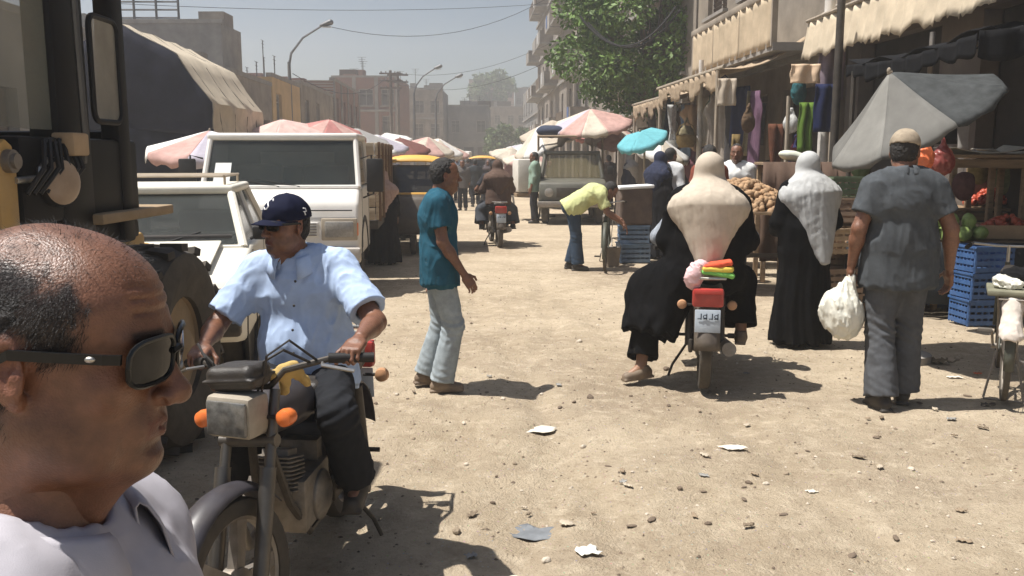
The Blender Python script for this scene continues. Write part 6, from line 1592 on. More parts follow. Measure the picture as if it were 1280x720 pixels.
for a, b in (((0, -.22, .07), (.62, .012, .14)), ((0, .22, .07), (.62, .012, .14)), ((-.31, 0, .07), (.012, .428, .14)), ((.31, 0, .07), (.012, .428, .14)), ((0, 0, .006), (.60, .42, .012))): MB().box(a, b).build('carton_side', CARD, bx_)
heap('fruit_heap', None, None, (0, 0, .04), .28, .2, .16, 90, .042, TOM, 3, 'stuff', bx_)
heap('onion_heap', 'heap of onions on the high rack behind the melons', 'onions', (sx-.2, sy+1.15, 1.06), .5, .28, .2, 160, .045, ONI, 5)
heap('tomato_heap', 'red tomato heap at the far end of the high rack', 'tomatoes', (sx+.95, sy+1.1, 1.06), .4, .28, .18, 140, .042, TOM, 6)
for k, (px, py, Yd, c_) in enumerate(((1152, 196, 8.2, (.80, .20, .08)), (1178, 200, 8.8, (.22, .05, .04)))):
    q = at(px, py, Yd); s = SDF(.01); s.ell((0, 0, -.02), (.11, .08, .13), k=.04); s.cap((0, 0, .05), (0, 0, .22), .05, .01, k=.05); s.folds(clothfold(.02, (20, 20, 14), k)); V, F = s.run()
    o = put('plastic_bag', np_mesh('plastic_bag', V, F, (M('bag_orange_%d' % k, c_, rough=.35, var=.2, scale=12),)), None, None, q); tag(o, ('bright orange plastic bag hanging under the grey umbrella', 'dark red plastic bag hanging further inside the stall')[k], 'bag')
for k, (px, py, Yd, w_) in enumerate(((1240, 184, 9.6, .8), (1270, 186, 9.9, .5))):
    q = at(px, py, Yd); mb = cloth_drop(lambda a, b: (q.x-w_/2+w_*a, q.y+.5*b, q.z-.06*math.sin(a*math.pi)+.03*math.sin(a*14)*b), 18, 8); tag(mb.build('paper_sheet', fab('sheet_pale', (.55, .50, .42))), ('pale sheet spread on the shaded back shelf', 'smaller pale sheet at the stall end')[k], 'sheet')
    table(('plank shelf under the pale sheet in the shaded stall', 'plank shelf at the very end of the shaded stall')[k], (q.x, q.y+.25, 0), 0, w_+.1, .6, q.z-.075)
for k, (px, py, Yd, rr, c_, lab) in enumerate(((1205, 232, 9.5, .14, (.10, .05, .05), 'dark red net bag of onions hanging in the shaded stall'), (1222, 215, 10.2, .13, (.28, .22, .10), 'straw coloured bag hanging in the shaded stall'), (1258, 224, 10.4, .16, (.16, .18, .09), 'olive sack hanging at the shaded stall end'), (1133, 250, 9.6, .15, (.20, .08, .05), 'rust coloured sack standing behind the polo man'), (1075, 205, 10.5, .14, (.09, .13, .07), 'dark green bunch of herbs under the grey umbrella'), (1098, 262, 9.8, .17, (.30, .26, .20), 'pale sack under the grey umbrella'))):
    q = at(px, py, Yd); tag(put('goods_sack', lumpy('goods_sack', rr, k*3.3, fab('sackc_%d' % k, c_, var=.3), res=.016, sq=(.85, .7, 1.15)), None, None, q), lab, 'sack')
    if py > 240: table('small low counter under the hanging goods', (q.x, q.y, 0), R(-5), .7, .5, max(.3, q.z-rr*1.12), group='small counters in the stall')
# clutter between the umbrella and the woman in white scarf
for k, (px, py, Yd, m_, lab) in enumerate(((1050, 262, 9.3, BROWNC, 'brown crate under the drooping umbrella edge'), (1062, 236, 9.6, GREENC, 'green crate on the brown crate by the umbrella edge'), (1042, 300, 9.0, WOODC, 'wooden crate beside the grey polo man'))):
    q = at(px, py, Yd); crate(lab, (q.x, Yd, max(0.002, q.z-.13)), R(10*k-8), m_, .5, .36, .26, 'crates by the umbrella')
    if q.z-.13 > .05:
        z = 0.002
        while z < q.z-.13-.20: crate('worn brown crate in the stack below the umbrella edge', (q.x, Yd, z), R(5*k+rn.random()*6), BROWNC, .5, .36, .255, 'crates by the umbrella'); z += .262
# parked bicycle at right, seen from behind
pb = gnd(1270, 518); bicycle('parked old bicycle with white rag over the rear mudguard', (pb.x+.10, pb.y+.34, 0), R(-27))
bt = Matrix.Rotation(R(-27), 3, 'Z'); base = Vector((pb.x+.10, pb.y+.34, 0))
s = SDF(.008); s.cap((0, -.22, .70), (0, -.33, .50), .042, .062, k=.03, lat=(1, 0, 0), st=1.1); s.cap((0, -.18, .73), (0, -.22, .69), .045, .055, k=.03); s.folds(clothfold(.012, (24, 24, 12), 3)); s.plane((0, -.3, .50), (0, .2, -1)); V, F = s.run()
tag(put('rag', np_mesh('rag', V, F, (fab('rag_white', (.62, .55, .48)),)), None, None, base, (0, 0, R(-27))), 'off white rag draped over the parked bicycle\'s rear mudguard', 'rag')
tr = thing('cargo_tray', 'flat green grey tray with odds and ends on the bicycle carrier', 'tray', base+bt@Vector((0, -.05, .745)), R(-27)); MB().box((.06, 0, .02), (.42, .42, .035)).build('tray_board', M('tray_green', (.10, .12, .08), rough=.85, var=.35, dust=.4), tr, bevel=.008)
s = SDF(.008); s.ell((-.06, -.05, .08), (.06, .05, .045), k=.03); s.ell((.0, -.08, .07), (.05, .04, .03), k=.03); s.folds(clothfold(.02, (30, 30, 30), 1)); V, F = s.run(); put('crumpled_film', np_mesh('crumpled_film', V, F, (M('bag_white', ()),)), None, tr)
s = SDF(.01); s.cap((.0, .06, .10), (.22, .10, .12), .07, .06, k=.03); s.folds(clothfold(.02, (16, 16, 16), 1)); V, F = s.run(); put('dark_sack', np_mesh('dark_sack', V, F, (BLKC,)), None, tr)

# potato cart
pc = at(935, 232, 10.6); ct = thing('handcart', 'timber handcart carrying the potato heap', 'cart', (pc.x, 10.9, 0), R(-5))
for k in range(6): MB().box((0, -.42+.168*k, .98), (1.5, .16, .035)).build('plank', TIMB, ct, bevel=.004, seg=1)
for x in (-.7, .7):
    MB().box((x, 0, 1.06), (.03, 1.0, .14)).build('side_board', TIMB, ct, bevel=.004)
    wheel(ct, (x*1.12, .1, .42), (1, 0, 0), .42, .06, 'wheel', spokes=16, rim=STEEL)
    for y in (-.42, .42): MB().box((x*.85, y, .49), (.06, .06, .96)).build('leg', TIMB, ct)
MB().box((0, .1, .42), (1.6, .05, .05)).build('axle', DARKM, ct)
heap('potato_heap', 'heap of brown potatoes on the timber handcart', 'potatoes', (pc.x, 10.85, .99), .66, .42, .34, 620, .048, POT, 9)
tag(put('cushion', lumpy('cushion', .16, 4., fab('cushion_pale', (.58, .60, .50)), sq=(1.3, .7, .4)), None, None, at(992, 196, 11.6), (0, .2, .2)), 'pale flat cushion on the stall beyond the white scarf', 'cushion')
q = at(992, 196, 11.6); table('tall narrow stall counter beyond the white scarfed woman', (q.x+.2, 11.75, 0), R(-4), 1.2, .6, q.z-.07, skirt=fab('skirt_brown', (.12, .08, .06)))
table('rough market counter behind the potato cart', (pc.x+.55, 13.4, 0), R(-4), 1.9, .8, .85, skirt=fab('skirt_brown', ()))
GRN = fab('cloth_palegreen', (.30, .42, .30)); q = at(942, 208, 12.8)
tag(put('cloth_heap', lumpy('cloth_heap', .22, 7., GRN, sq=(1.4, .8, .6)), None, None, (pc.x+.25, 13.15, .97)), 'pale green cloth heap on the counter behind the potatoes', 'cloth')
for k in range(3): crate(('brown crate on the rough market counter', 'pale wooden crate on the rough market counter', 'green crate on the rough market counter')[k], (pc.x-.05+.58*k, 13.5, .855), R(3*k-5), (BROWNC, WOODC, GREENC)[k], .48, .34, .24, 'crates on the market counter')
# crates by the bending man
pk = gnd(793, 329); crate('dusty blue crate at the bottom of the crate stack', (pk.x, pk.y+.2, .002), R(5), M('crate_blue_pale', (.06, .16, .30), rough=.6, var=.3, dust=.3), .46, .40, .30, 'crate stack by the bending man')
crate('second blue crate of the stack beside the bending man', (pk.x, pk.y+.2, .306), R(-3), M('crate_blue_pale', ()), .46, .40, .28, 'crate stack by the bending man')
s = SDF(.015); s.box((0, 0, .28), (.25, .21, .28), rd=.03); s.folds(clothfold(.008, (9, 9, 9), 1)); V, F = s.run()
cn = thing('carton', 'tall brown carton with white lid on top of the crate stack', 'carton', (pk.x, pk.y+.2, .59), R(4)); put('carton_body', np_mesh('carton_body', V, F, (M('carton_dark', (.12, .085, .065), rough=.9, var=.3),)), None, cn); MB().box((0, 0, .585), (.54, .46, .05), (0, R(-3), 0)).build('lid', PAPER, cn, bevel=.015)
pk2 = gnd(766, 333); MB_ = thing('bucket', 'grey brown bucket on the ground beside the crate stack', 'bucket', (pk2.x, pk2.y+.1, 0)); MB().lathe((0, 0, 0), (0, 0, 1), [(.10, 0), (.13, .27), (.14, .28), (.125, .27), (.095, .02)], 20).build('pail', M('bucket_grey', (.20, .17, .14), rough=.7, dust=.3), MB_); MB().tube([(-.135, 0, .27), (-.10, 0, .38), (0, 0, .42), (.10, 0, .38), (.135, 0, .27)], .005, 5).build('handle', STEEL, MB_)
q = gnd(742, 336); bicycle('thin dark bicycle leaning between the bending man and the crates', (q.x+.28, q.y+.75, 0), R(172))
# far right umbrellas
def stripes(a, b): return (a, b)
PINK = fab('umbrella_pink', (.46, .29, .255), var=.2, scale=5); CREAM = fab('umbrella_cream', (.50, .44, .36), var=.2, scale=5); TURQ = fab('umbrella_turquoise', (.13, .36, .40)); WHT2 = fab('umbrella_white', (.62, .60, .57)); LILAC = fab('umbrella_lilac', (.40, .37, .42)); REDP = fab('umbrella_red', (.38, .17, .155), var=.2, scale=5)
parasol('striped pink and cream umbrella above the dark old truck', at(738, 136, 23), 1.05, (-.1, -.25, .96), (PINK, CREAM, PINK, PINK, CREAM, LILAC), drop=.36, n=10, seed=2)
parasol('cream umbrella left of the striped pink umbrella', at(672, 158, 24), .9, (-.42, -.2, .88), (CREAM, WHT2), drop=.5, seed=3)
parasol('bright turquoise umbrella tilted over the stall', at(800, 164, 17.5), .50, (-.30, -.32, .88), (TURQ,), drop=.30, n=6, seed=4)
parasol('cream umbrella right of the turquoise one', at(826, 172, 20), .75, (.2, -.2, .95), (CREAM, WHT2), drop=.4, seed=5)
parasol('faded beige umbrella behind the turquoise one', at(775, 160, 24), .9, (.1, -.2, .95), (CREAM, PINK), drop=.4, seed=15)
# left umbrellas and arched tarpaulin
parasol('pale lilac and pink umbrella beside the white truck cab', at(262, 163, 13.4), .95, (.05, -.12, .98), (LILAC, WHT2, PINK, LILAC, WHT2, PINK), drop=.30, seed=6, valance=.13)
parasol('pale pink umbrella behind the truck roof', at(352, 149, 19.5), .95, (.0, -.25, .95), (fab('umbrella_blush', (.54, .39, .35), var=.2, scale=5),), drop=.32, seed=7)
parasol('red pink umbrella next to the pale pink one', at(412, 149, 20), .85, (.15, -.2, .95), (REDP, PINK), drop=.34, seed=8)
for k, (px, py, d, cs, lab) in enumerate(((500, 172, 30, (fab('umbrella_maroon', (.16, .07, .06)),), 'dark maroon umbrella beside the wooden poles'), (535, 171, 32, (PINK, CREAM), 'pale pink umbrella beyond the walking man\'s head'), (549, 173, 34, (CREAM, WHT2), 'cream umbrella at the edge of the far left stalls'), (470, 168, 28, (WHT2, LILAC), 'white and lilac umbrella behind the truck bed'), (660, 188, 36, (CREAM, PINK), 'small faded umbrella beyond the white handcart'), (482, 166, 36, (WHT2,), 'white umbrella deep among the left stalls'))):
    parasol(lab, at(px, py, d), 1.0, (random.uniform(-.2, .2), -.2, .95), cs, drop=.4, seed=20+k)
for k, (px, py, d, cs, lab) in enumerate(((560, 180, 42, (CREAM, PINK), 'faded pink umbrella over the far left stalls'), (522, 176, 40, (PINK,), 'plain dusty pink umbrella among the far left stalls'), (640, 184, 44, (CREAM,), 'plain cream umbrella over the far right stalls'), (652, 180, 50, (LILAC, WHT2), 'lilac and white umbrella over the far right stalls'), (690, 150, 28, (fab('umbrella_sand', (.42, .36, .29)),), 'sand coloured umbrella behind the dark old truck'), (758, 152, 29, (REDP, CREAM), 'red and cream umbrella behind the dark old truck'), (445, 160, 25, (fab('umbrella_ash', (.3, .29, .28)),), 'ash grey umbrella behind the truck bed'))):
    parasol(lab, at(px, py, d), 1.05, (random.uniform(-.2, .2), -.2, .95), cs, drop=.4, seed=40+k)
TARP = fab('tarp_cream', (.50, .43, .33), var=.15, scale=3); TARPD = fab('tarp_slate', (.020, .020, .030), var=.3, scale=3)
a0 = at(268, 165, 16.5); tt = thing('tarpaulin_shelter', 'arched shelter of cream tarpaulin with dark blue end sheet', 'shelter', (a0.x, 16.5, 0), STA)
TPL = [Vector(p_) for p_ in ((0, 0, 2.0), (-.02, 0, 2.62), (-.62, 0, 3.48), (-1.55, 0, 4.0), (-2.5, 0, 3.6), (-3.08, 0, 2.7), (-3.1, 0, 2.0))]
def arch(q, y, in_=0.): # q 0 right foot ..1 left foot
    w_ = min(q*6, 5.999); k_ = int(w_); p_ = TPL[k_].lerp(TPL[k_+1], w_-k_); c_ = Vector((-1.55, 0, 2.4)); bay = abs(math.sin(math.pi*y/1.3)); f_ = w_-k_
    p_ = p_.lerp(c_, in_/1.6+.035*bay*math.sin(f_*math.pi)+.012*math.sin(q*31+y*5)); return Vector((p_.x, y, p_.z))
MB().sheet([[arch(j/24, 3.9*i/12) for j in range(25)] for i in range(13)], -.012).build('roof_sheet', TARP, tt, smooth=True)
rows = []
for j in range(25):
    e = arch(j/24, -.03); c = Vector((-1.55, -.03, 2.15)); rows.append([c.lerp(e, i/8)+Vector((0, -.06*math.sin(i/8*math.pi)-.025*math.sin(j*1.9)*(i/8), 0)) for i in range(9)])
MB().sheet(rows, .01).build('end_sheet', TARPD, tt, smooth='all')
MB().sheet([[(-3.1+3.1*i/20, -.02-.03*math.sin(i*1.7), 2.15-1.5*j/4) for j in range(5)] for i in range(21)], .01).build('end_curtain', TARPD, tt, smooth='all')
for y in (0.05, 1.3, 2.6, 3.85): MB().tube([arch(j/16, y, .03) for j in range(17)], .025, 6).build('hoop', STEEL, tt)
for x in (-3.1, 0):
    for y in (.05, 1.95, 3.85): MB().cyl((x, y, 0), (x, y, 2.05), .035, n=8).build('post', POLEW, tt)
for k in range(4): MB().tube([arch(q, y, -.012) for q in [i/16 for i in range(17)] for y in (.6+.95*k,)], .008, 4).build('lashing_rope', CABLE, tt)
MB().sheet([[(.02+.03*math.sin(i*2.1), 3.9*i/20, 2.02-.75*j/4) for j in range(5)] for i in range(21)], .008).build('side_curtain', TARP, tt, smooth='all')
for k in range(4): table('market table in the shade of the left umbrellas', (-6.2-.2*k, 15.0+2.6*k, 0), HP, 1.8, .8, .8, skirt=fab('skirt_dark', ()), group='left stall tables')
for k in range(9):
    u_ = -6.0+.0*k; crate('goods crate standing on the left stall tables', ST(-5.45-.1*(k % 2), 14.3+1.25*k, .805), R(90+5*k), (BROWNC, WOODC, GREENC)[k % 3], .48, .34, .24, 'goods crates on the left stalls')
# shop fronts on the right: ragged awnings, hanging cloth
SACK = fab('sackcloth', (.34, .26, .18), var=.3, scale=4, bump=.4, bscale=60); VAL = fab('awning_cream', (.50, .42, .31), var=.2, scale=3); BALC = fab('balcony_cloth', (.46, .37, .26), var=.2, scale=2.5)
aw = thing('shop_awning', 'frayed cream awning valance over the dark shop front', 'awning', ST(5.35, 9.3), STA); L_ = 5.4
rn = random.Random(31); fr = [abs(math.sin(i*.21)+.6*math.sin(i*.53+1))*.35+.5*(rn.random()**4) for i in range(140)]
MB().sheet([[(.10-.02*math.sin(i*.9)-.10*j/6, L_*i/139, 3.78-(.56+.10*fr[i])*j/6+.02*math.sin(i*.33)) for j in range(7)] for i in range(140)], .006).build('valance', VAL, aw, smooth='all')
MB().sheet([[(.10+.72*j/5, L_*i/30, 3.80+.30*j/5-.06*math.sin(j/5*math.pi)*(1+.4*math.sin(i*.8))) for j in range(6)] for i in range(31)], .008).build('awning_cloth', VAL, aw, smooth='all')
MB().tube([(.09, 0, 3.80), (.09, L_, 3.80)], .03, 8).build('awning_rail', POLEW, aw)
for y in (.05, 2.6, 5.3): MB().tube([(.10, y, 3.78), (.62, y, 4.1)], .018, 6).build('bracket', STEEL, aw); 
bc = thing('balcony', 'beige balcony with cloth panels hung below its rail', 'balcony', ST(5.2, 15.6), STA); BL = 5.6
MB().box((.42, BL/2, 3.52), (.85, BL, .14)).build('slab', CONC, bc); MB().box((.02, BL/2, 4.46), (.14, BL+.1, .14)).build('rail', PLASTER_T, bc, bevel=.03)
for k in range(3):
    y0 = k*BL/3+.04; MB().sheet([[(-.02-.02*math.sin(i*1.1+k)-.012*math.sin(i*2.7), y0+(BL/3-.08)*i/24, 4.42-.90*j/6) for j in range(7)] for i in range(25)], .006).build('cloth_panel', BALC, bc, smooth='all')
for k in range(4): MB().box((.02, k*BL/3+(.06 if k == 0 else -.06 if k == 3 else 0), 3.98), (.10, .10, .90)).build('baluster', PLASTER_T, bc)
for k, (v0, u0, L2, z0, lab) in enumerate(((15.8, 4.35, 5.0, 3.15, 'ragged sackcloth awning over the clothes shop'), (21.2, 4.5, 3.6, 3.0, 'drooping brown awning past the clothes shop'))):
    a_ = thing('shop_awning', lab, 'awning', ST(u0, v0), STA); rn2 = random.Random(k); f2 = [rn2.random() for _ in range(60)]
    MB().sheet([[(1.55*j/8, L2*i/59, z0+.55*j/8-.16*math.sin(j/8*math.pi)*(.6+.6*f2[i//6])+.03*math.sin(i*.7)) for j in range(9)] for i in range(60)], .008).build('awning_cloth', SACK, a_, smooth='all')
    MB().sheet([[(-.02+.03*math.sin(i*1.3), L2*i/59, z0-(.26+.12*math.sin(i*.37+k)+.10*f2[i]**3)*j/4) for j in range(5)] for i in range(60)], .006).build('valance', SACK, a_, smooth='all')
    MB().tube([(0, -.3, z0+.02), (0, L2+.2, z0+.05)], .035, 7).build('awning_pole', POLEW, a_)
    for y in (.1, L2-.1): MB().tube([(0, y, 0), (0, y, z0)], .035, 7).build('post', POLEW, a_)
cl = [((.14, .08, .12), 'plum'), ((.03, .035, .07), 'navy'), ((.06, .055, .055), 'charcoal'), ((.30, .26, .22), 'stone'), ((.16, .05, .06), 'maroon'), ((.13, .115, .13), 'lilac'), ((.05, .08, .06), 'bottle green'), ((.40, .36, .30), 'cream'), ((.02, .02, .022), 'black'), ((.25, .16, .09), 'tan'), ((.10, .13, .17), 'slate blue'), ((.32, .20, .19), 'dusty rose'), ((.12, .08, .05), 'dark brown'), ((.45, .44, .42), 'off white'), ((.09, .03, .09), 'purple'), ((.18, .19, .14), 'olive')]
rn = random.Random(8)
for k, (c_, nm) in enumerate(cl):
    v_ = 15.9+.44*k; z_ = 2.75+.15*rn.random(); hgt = rn.uniform(.9, 1.5); wd_ = rn.uniform(.36, .55); u_ = 4.75+.35*rn.random(); sd_ = rn.random()*9
    o = MB().sheet([[(.06*math.sin(a*7+sd_+b*1.5)*(.4+b)+.025*math.sin(a*19+b*4), (a-.5)*wd_*(1+.15*b+(.55*math.sin((b-.08)/.26*math.pi) if .08 < b < .34 else 0)), -hgt*b-.06*b*math.sin(a*5+sd_)) for b in [j/13 for j in range(14)]] for a in [i/18 for i in range(19)]], .012).build('hanging_garment', fab('garment_'+nm.replace(' ', '_'), c_), None, smooth='all', loc=ST(u_, v_, z_), rot=(0, 0, STA+rn.uniform(-.3, 1.1)))
    tag(o, '%s garment hanging under the sackcloth awning' % nm, 'garment', 'garments hung at the clothes shop')
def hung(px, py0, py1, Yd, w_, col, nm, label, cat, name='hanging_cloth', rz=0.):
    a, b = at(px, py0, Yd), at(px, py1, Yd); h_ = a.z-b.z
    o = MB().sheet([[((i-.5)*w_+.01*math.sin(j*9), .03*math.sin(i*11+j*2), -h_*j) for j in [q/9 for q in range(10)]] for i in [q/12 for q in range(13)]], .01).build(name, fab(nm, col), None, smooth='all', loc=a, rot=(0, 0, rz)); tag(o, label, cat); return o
hung(1008, 128, 190, 14.2, .22, (.10, .17, .03), 'banner_green', 'bright green banner strip hanging at the clothes shop', 'banner')
hung(1034, 105, 165, 13.8, .36, (.018, .025, .07), 'cloth_deepblue', 'deep blue cloth hanging beside the green banner', 'cloth')
hung(1040, 60, 125, 14.0, .40, (.24, .19, .22), 'cloth_mauve', 'mauve patterned cloth hanging above the deep blue cloth', 'cloth')
hung(1007, 80, 104, 13.2, .42, (.62, .46, .32), 'cloth_peach', 'peach paper sheet pinned under the sackcloth awning', 'sheet')
hung(909, 98, 132, 15.0, .30, (.45, .38, .30), 'card_beige', 'beige board hanging from the ragged awning', 'board')
hung(1228, 120, 190, 10.8, .5, (.30, .28, .26), 'cloth_palegrey', 'pale grey cloth hanging in the shaded stall', 'cloth')
hung(1254, 110, 190, 11.0, .35, (.16, .15, .15), 'cloth_smoke', 'smoke grey cloth hanging in the shaded stall', 'cloth')
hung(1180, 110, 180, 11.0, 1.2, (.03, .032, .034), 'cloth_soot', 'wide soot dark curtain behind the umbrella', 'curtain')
for k, (px, y0, y1, Yd, r_) in enumerate(((877, 75, 230, 19, .06), (1038, 0, 45, 14.3, .09), (1052, 0, 180, 12.6, .06), (1166, 40, 260, 9.4, .03), (986, 120, 250, 14.5, .035))):
    a, b = at(px, y0, Yd), at(px, y1, Yd); o = thing('stall_post', ('whitewashed post at the edge of the clothes shop', 'white drainpipe between the two awnings', 'dark iron post between balcony and frayed awning', 'thin grey pole inside the umbrella stall', 'weathered pole in front of hanging garments')[k], 'post', (a.x, Yd, 0)); MB().cyl((0, 0, 0), (0, 0, a.z), r_, r_*.9, 10).build('shaft', (M('post_white', (.55, .52, .48), rough=.8, var=.2), M('post_white', ()), DARKM, STEEL, POLEW)[k], o); MB().lathe((0, 0, 0), (0, 0, 1), [(r_*1.8, 0), (r_*1.8, .05), (r_, .08)], 12).build('foot', CONC, o)
cn2 = [('grey', (.12, .12, .125)), ('rust', (.12, .05, .03)), ('mustard', (.17, .12, .05)), ('black', (.012, .012, .013)), ('white', (.5, .5, .48)), ('brown', (.10, .065, .04)), ('teal', (.03, .10, .11)), ('wine', (.12, .025, .04)), ('khaki', (.20, .17, .10)), ('indigo', (.03, .03, .09))]
rn = random.Random(77)
for ty in ('bag', 'basket', 'scarf'):
    for k, (nm, c_) in enumerate(cn2):
        v_ = 14.7+rn.random()*8.5; u_ = 4.5+rn.random()*1.3; z_ = rn.uniform(1.55, 2.75); m_ = fab('hung_'+nm, c_, var=.3)
        if ty == 'bag':
            s = SDF(.018); r_ = rn.uniform(.11, .2); s.ell((0, 0, 0), (r_, r_*.55, r_*1.2), k=.03); s.cap((-r_*.5, 0, r_), (0, 0, r_*2), .018, k=.02); s.cap((r_*.5, 0, r_), (0, 0, r_*2), .018, k=.02); s.folds(clothfold(.02, (14, 14, 9), k)); V, F = s.run(); o = put('hanging_bag', np_mesh('hanging_bag', V, F, (m_,)))
        elif ty == 'basket':
            r_ = rn.uniform(.14, .22); o = MB().lathe((0, 0, -.15), (0, 0, 1), [(r_*.7, 0), (r_*.95, .1), (r_, .25), (r_*1.05, .26), (r_*.95, .24), (r_*.65, .02)], 16).tube([(-r_, 0, .1), (-r_*.6, 0, .3), (0, 0, .38), (r_*.6, 0, .3), (r_, 0, .1)], .012, 6).build('hanging_basket', m_)
        else:
            w_, h_ = rn.uniform(.2, .5), rn.uniform(.5, 1.2); sd_ = rn.random()*9
            o = MB().sheet([[((a-.5)*w_*(1-.3*b*math.sin(sd_)), .05*math.sin(a*9+sd_+b*2), .3-h_*b) for b in [j/9 for j in range(10)]] for a in [i/12 for i in range(13)]], .01).build('hanging_scarf', m_, None, smooth='all')
        o.location = ST(u_, v_, z_); o.rotation_euler = (0, 0, rn.uniform(-.6, 1.2)); tag(o, '%s %s hung among the goods at the clothes shop' % (nm, ty), ty, 'goods hung at the clothes shop')
# white handcart box beside the dark truck
q = at(656, 240, 23); hc_ = thing('handcart', 'tall white box handcart beside the dark old truck', 'cart', (q.x, 23, 0), R(10)); MB().box((0, 0, 1.15), (.52, .8, .85)).build('box', M('cart_white', (.62, .60, .55), rough=.6, var=.12, dust=.3), hc_, bevel=.05); MB().box((0, 0, .66), (.58, .9, .08)).build('platform', TIMB, hc_)
for g in (-1, 1): wheel(hc_, (g*.34, 0, .33), (1, 0, 0), .33, .05, 'wheel', spokes=12, rim=STEEL)
# goods on the dark truck's roof
for k, (x, y, z, r_, c_, nm, lab) in enumerate(((1.0, 22.9, 2.28, .34, (.05, .06, .09), 'sack_navy', 'navy bundle on the roof frame of the dark truck'), (1.75, 23.0, 2.26, .30, (.30, .22, .15), 'sack_tan', 'tan sack on the roof frame of the dark truck'), (2.1, 22.9, 2.25, .26, (.22, .09, .08), 'sack_rust', 'rust red bundle at the end of the roof frame'))):
    tag(put('goods_sack', lumpy('goods_sack', r_, k*5., fab(nm, c_), res=.03, sq=(1.1, .9, .5)), None, None, (x, y, z)), lab, 'sack')
q = at(572, 183, 62); vn = thing('white_van', 'far white van beyond the crowd', 'van', (q.x, 62, 0), math.pi); MB().prism([(2.1, .4), (2.1, .95), (1.5, 1.15), (1.0, 1.95), (-2.2, 2.0), (-2.2, .4)], -.88, .88).build('body', WHITEP, vn, bevel=.06); MB().quad((-.75, 1.52, 1.2), (.75, 1.52, 1.2), (.7, 1.07, 1.85), (-.7, 1.07, 1.85), th=.01).build('windscreen', GLASS_D, vn)
for g in (-1, 1):
    for y in (1.3, -1.4): wheel(vn, (g*.8, y, .33), (1, 0, 0), .33, .2, 'wheel', rim=STEEL)
# ============================================================ litter and stones on the ground
STONE = M('stone_tan', (.30, .235, .165), rough=.95, var=.35, scale=18, bump=.4, bscale=60); STONE_D = M('stone_dark', (.15, .112, .08), rough=.95, var=.35, scale=18); STONE_L = M('stone_pale', (.50, .43, .34), rough=.95, var=.2, scale=18)
rn = np.random.default_rng(21)
def rock_verts(r, k):
    b = MB().ell((0, 0, 0), (1, .8, .55), n=7, m=5); v = np.array(b.v, np.float32); v *= (1+.28*vnoise(v*1.7+k*7.7))[:, None]; return v*r, b.f
rocks = []
for k in range(9):
    v, f = rock_verts(1., k); me = bpy.data.meshes.new('stone'); me.from_pydata(v.tolist(), [], f); me.materials.append((STONE, STONE_D, STONE_L)[k % 3]); rocks.append(me)
n = 0
while n < 105:
    x, y = rn.uniform(-1.6, 4.2), rn.uniform(2.6, 9.)
    if abs(x) > y*.60: continue
    r = float(rn.uniform(.009, .022)*(1+.6*(rn.random() < .1))); o = put('stone', rocks[n % 9], None, None, (x, y, gz(x, y)+r*.25), (rn.uniform(-.3, .3), rn.uniform(-.3, .3), rn.uniform(0, 6))); o.scale = (r, r, r)
    tag(o, ('tan stone lying loose on the dirt street', 'dark stone or clod lying on the dirt street', 'pale stone lying loose on the dirt street')[n % 9 % 3], 'stone', ('tan stones', 'dark clods', 'pale stones')[n % 9 % 3]+' scattered on the street'); n += 1
def scatter(name, label, cnt, r0, r1, mat, xr, yr, seed):
    q = np.random.default_rng(seed); x = q.uniform(*xr, cnt); y = yr[0]+(yr[1]-yr[0])*q.uniform(0, 1, cnt)**1.3; m = (np.abs(x) < y*.62+.4); x, y = x[m], y[m]; cnt = len(x); z = ground_z(x, y)
    b = np.array([(1, 0, 0), (-1, .1, 0), (0, .9, .1), (.1, -.8, 0), (0, .1, .6), (0, 0, -.4)], np.float32); Fb = np.array([(0, 2, 4), (2, 1, 4), (1, 3, 4), (3, 0, 4), (2, 0, 5), (1, 2, 5), (3, 1, 5), (0, 3, 5)])
    r = r0+(r1-r0)*q.uniform(0, 1, cnt)**3; a = q.uniform(0, 6.3, cnt); c, s_ = np.cos(a), np.sin(a); bb = b[None]*q.uniform(.6, 1.3, (cnt, 6, 1))
    V = np.stack([(bb[..., 0]*c[:, None]-bb[..., 1]*s_[:, None])*r[:, None]+x[:, None], (bb[..., 0]*s_[:, None]+bb[..., 1]*c[:, None])*r[:, None]+y[:, None], bb[..., 2]*r[:, None]+z[:, None]+r[:, None]*.1], -1).reshape(-1, 3)
    F = (Fb[None]+6*np.arange(cnt)[:, None, None]).reshape(-1, 3); o = put(name, np_mesh(name, V, F, (mat,), smooth=False)); tag(o, label, 'gravel', kind='stuff')
scatter('gravel', 'fine tan gravel strewn over the street', 9000, .003, .013, STONE, (-3, 6), (2.2, 13), 1)
scatter('gravel', 'fine pale grit strewn over the street', 6000, .003, .012, STONE_L, (-3, 6), (2.2, 13), 2)
scatter('gravel', 'dark crumbs of dirt strewn over the street', 4500, .003, .014, STONE_D, (-3, 6), (2.2, 13), 3)
def litter(px, py, w_, d_, col, nm, label, cat='litter', name='paper_scrap', curl=.01, rz=0., shape=None):
    p = gnd(px, py); q = np.random.default_rng(int(px*7+py)); k = q.uniform(0, 6)
    grid = [[((i/8-.5)*w_*(1-.16*math.sin(j*.8+k)**2)+.12*w_*math.sin(j*.6+k), (j/6-.5)*d_*(1-.25*math.sin(i*.55+k)**2), curl*(.5+.5*math.sin(i*1.9+k)*math.cos(j*1.7+k))+.004) for j in range(7)] for i in range(9)]
    o = MB().sheet(grid, .002).build(name, M(nm, col, rough=.7, var=.25, scale=14), None, smooth='all', loc=(p.x, p.y, gz(p.x, p.y)+.004), rot=(0, 0, rz)); tag(o, label, cat)
litter(672, 655, .30, .16, (.16, .17, .18), 'film_grey', 'crumpled grey plastic film lying flat on the dirt', name='plastic_film', curl=.018, rz=-.2)
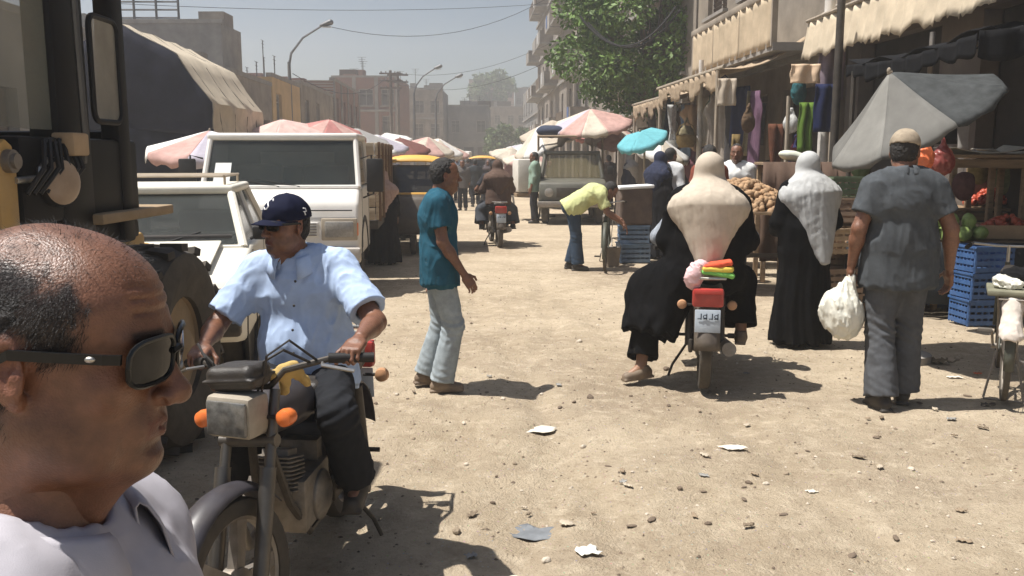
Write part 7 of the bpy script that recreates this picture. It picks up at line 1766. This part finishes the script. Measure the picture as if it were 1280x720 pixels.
litter(736, 687, .10, .09, (.75, .72, .64), 'scrap_white', 'small white paper scrap near the grey plastic film', rz=.3)
litter(668, 532, .24, .14, (.62, .56, .46), 'scrap_cream', 'cream paper scrap beyond the grey plastic film', rz=.1, curl=.006)
litter(916, 561, .14, .09, (.66, .60, .50), 'scrap_buff', 'buff paper scrap in front of the red tailed motorcycle', rz=.2)
litter(1015, 605, .05, .04, (.60, .55, .46), 'scrap_cream', 'tiny cream paper scrap on the open dirt', rz=.2)
litter(640, 712, .13, .07, (.62, .57, .48), 'scrap_cream', 'cream scrap beside the motorcyclist\'s shadow')
litter(1195, 470, .12, .05, (.66, .60, .52), 'scrap_buff', 'buff scrap near the parked bicycle')
litter(1222, 465, .06, .05, (.60, .14, .06), 'scrap_red', 'small red orange wrapper near the parked bicycle', name='wrapper')
litter(1175, 452, .20, .12, (.16, .12, .07), 'leaf_brown', 'clump of brown vegetable leaves beside the polo man', name='leaf_clump', curl=.04)
litter(1235, 505, .10, .05, (.10, .08, .06), 'clod_dark', 'dark scrap behind the polo man\'s shoe', name='dirt_clod', curl=.02)
for k, (px, py, w_) in enumerate(((790, 655, .05), (815, 651, .06), (930, 622, .045), (1095, 545, .04), (930, 605, .035), (700, 505, .06), (1210, 490, .06), (880, 610, .035), (1065, 690, .06), (1150, 500, .05), (760, 580, .04), (980, 640, .05), (1120, 668, .05), (1010, 560, .03))):
    p = gnd(px, py); o = put('dirt_clod', rocks[(k % 3)*3+1], None, None, (p.x, p.y, gz(p.x, p.y)+.006), (0, 0, k*.9)); o.scale = (w_*.55, w_*.35, w_*.22); tag(o, 'flat dark clod of trodden rubbish on the dirt street', 'clod', 'flat dark clods on the street')

rl = np.random.default_rng(9); cs_ = ((.44, .37, .28), (.28, .21, .14), (.27, .26, .24), (.18, .135, .09))
for k in range(32):
    px, py = float(rl.uniform(490, 1270)), float(rl.uniform(430, 715)); w_ = float(rl.uniform(.025, .07)); nb = len(bpy.data.objects)
    litter(px, py, w_, w_*float(rl.uniform(.4, .8)), cs_[k % 4], 'scrap_mix_%d' % (k % 4), 'small %s scrap of litter trodden into the dirt street' % ('pale', 'straw brown', 'grey', 'dark brown')[k % 4], 'litter', 'litter_scrap', .012, float(rl.uniform(0, 6)))
for o in bpy.data.objects:
    if o.name.startswith('litter_scrap'): o['group'] = 'small litter scraps on the street'
# ============================================================ air
hz = MB().box((0, 112, 14), (200, 234, 30)).build('haze', None if False else M('haze_tmp'), smooth=False)
hm = bpy.data.materials.new('haze_air'); hm.use_nodes = True; n = hm.node_tree.nodes; n.remove(n['Principled BSDF'])
pv = n.new('ShaderNodeVolumePrincipled'); pv.inputs['Color'].default_value = (.86, .88, .90, 1); pv.inputs['Density'].default_value = .0042; pv.inputs['Anisotropy'].default_value = .6
hm.node_tree.links.new(pv.outputs[0], n['Material Output'].inputs['Volume']); hz.data.materials.clear(); hz.data.materials.append(hm); tag(hz, kind='stuff')
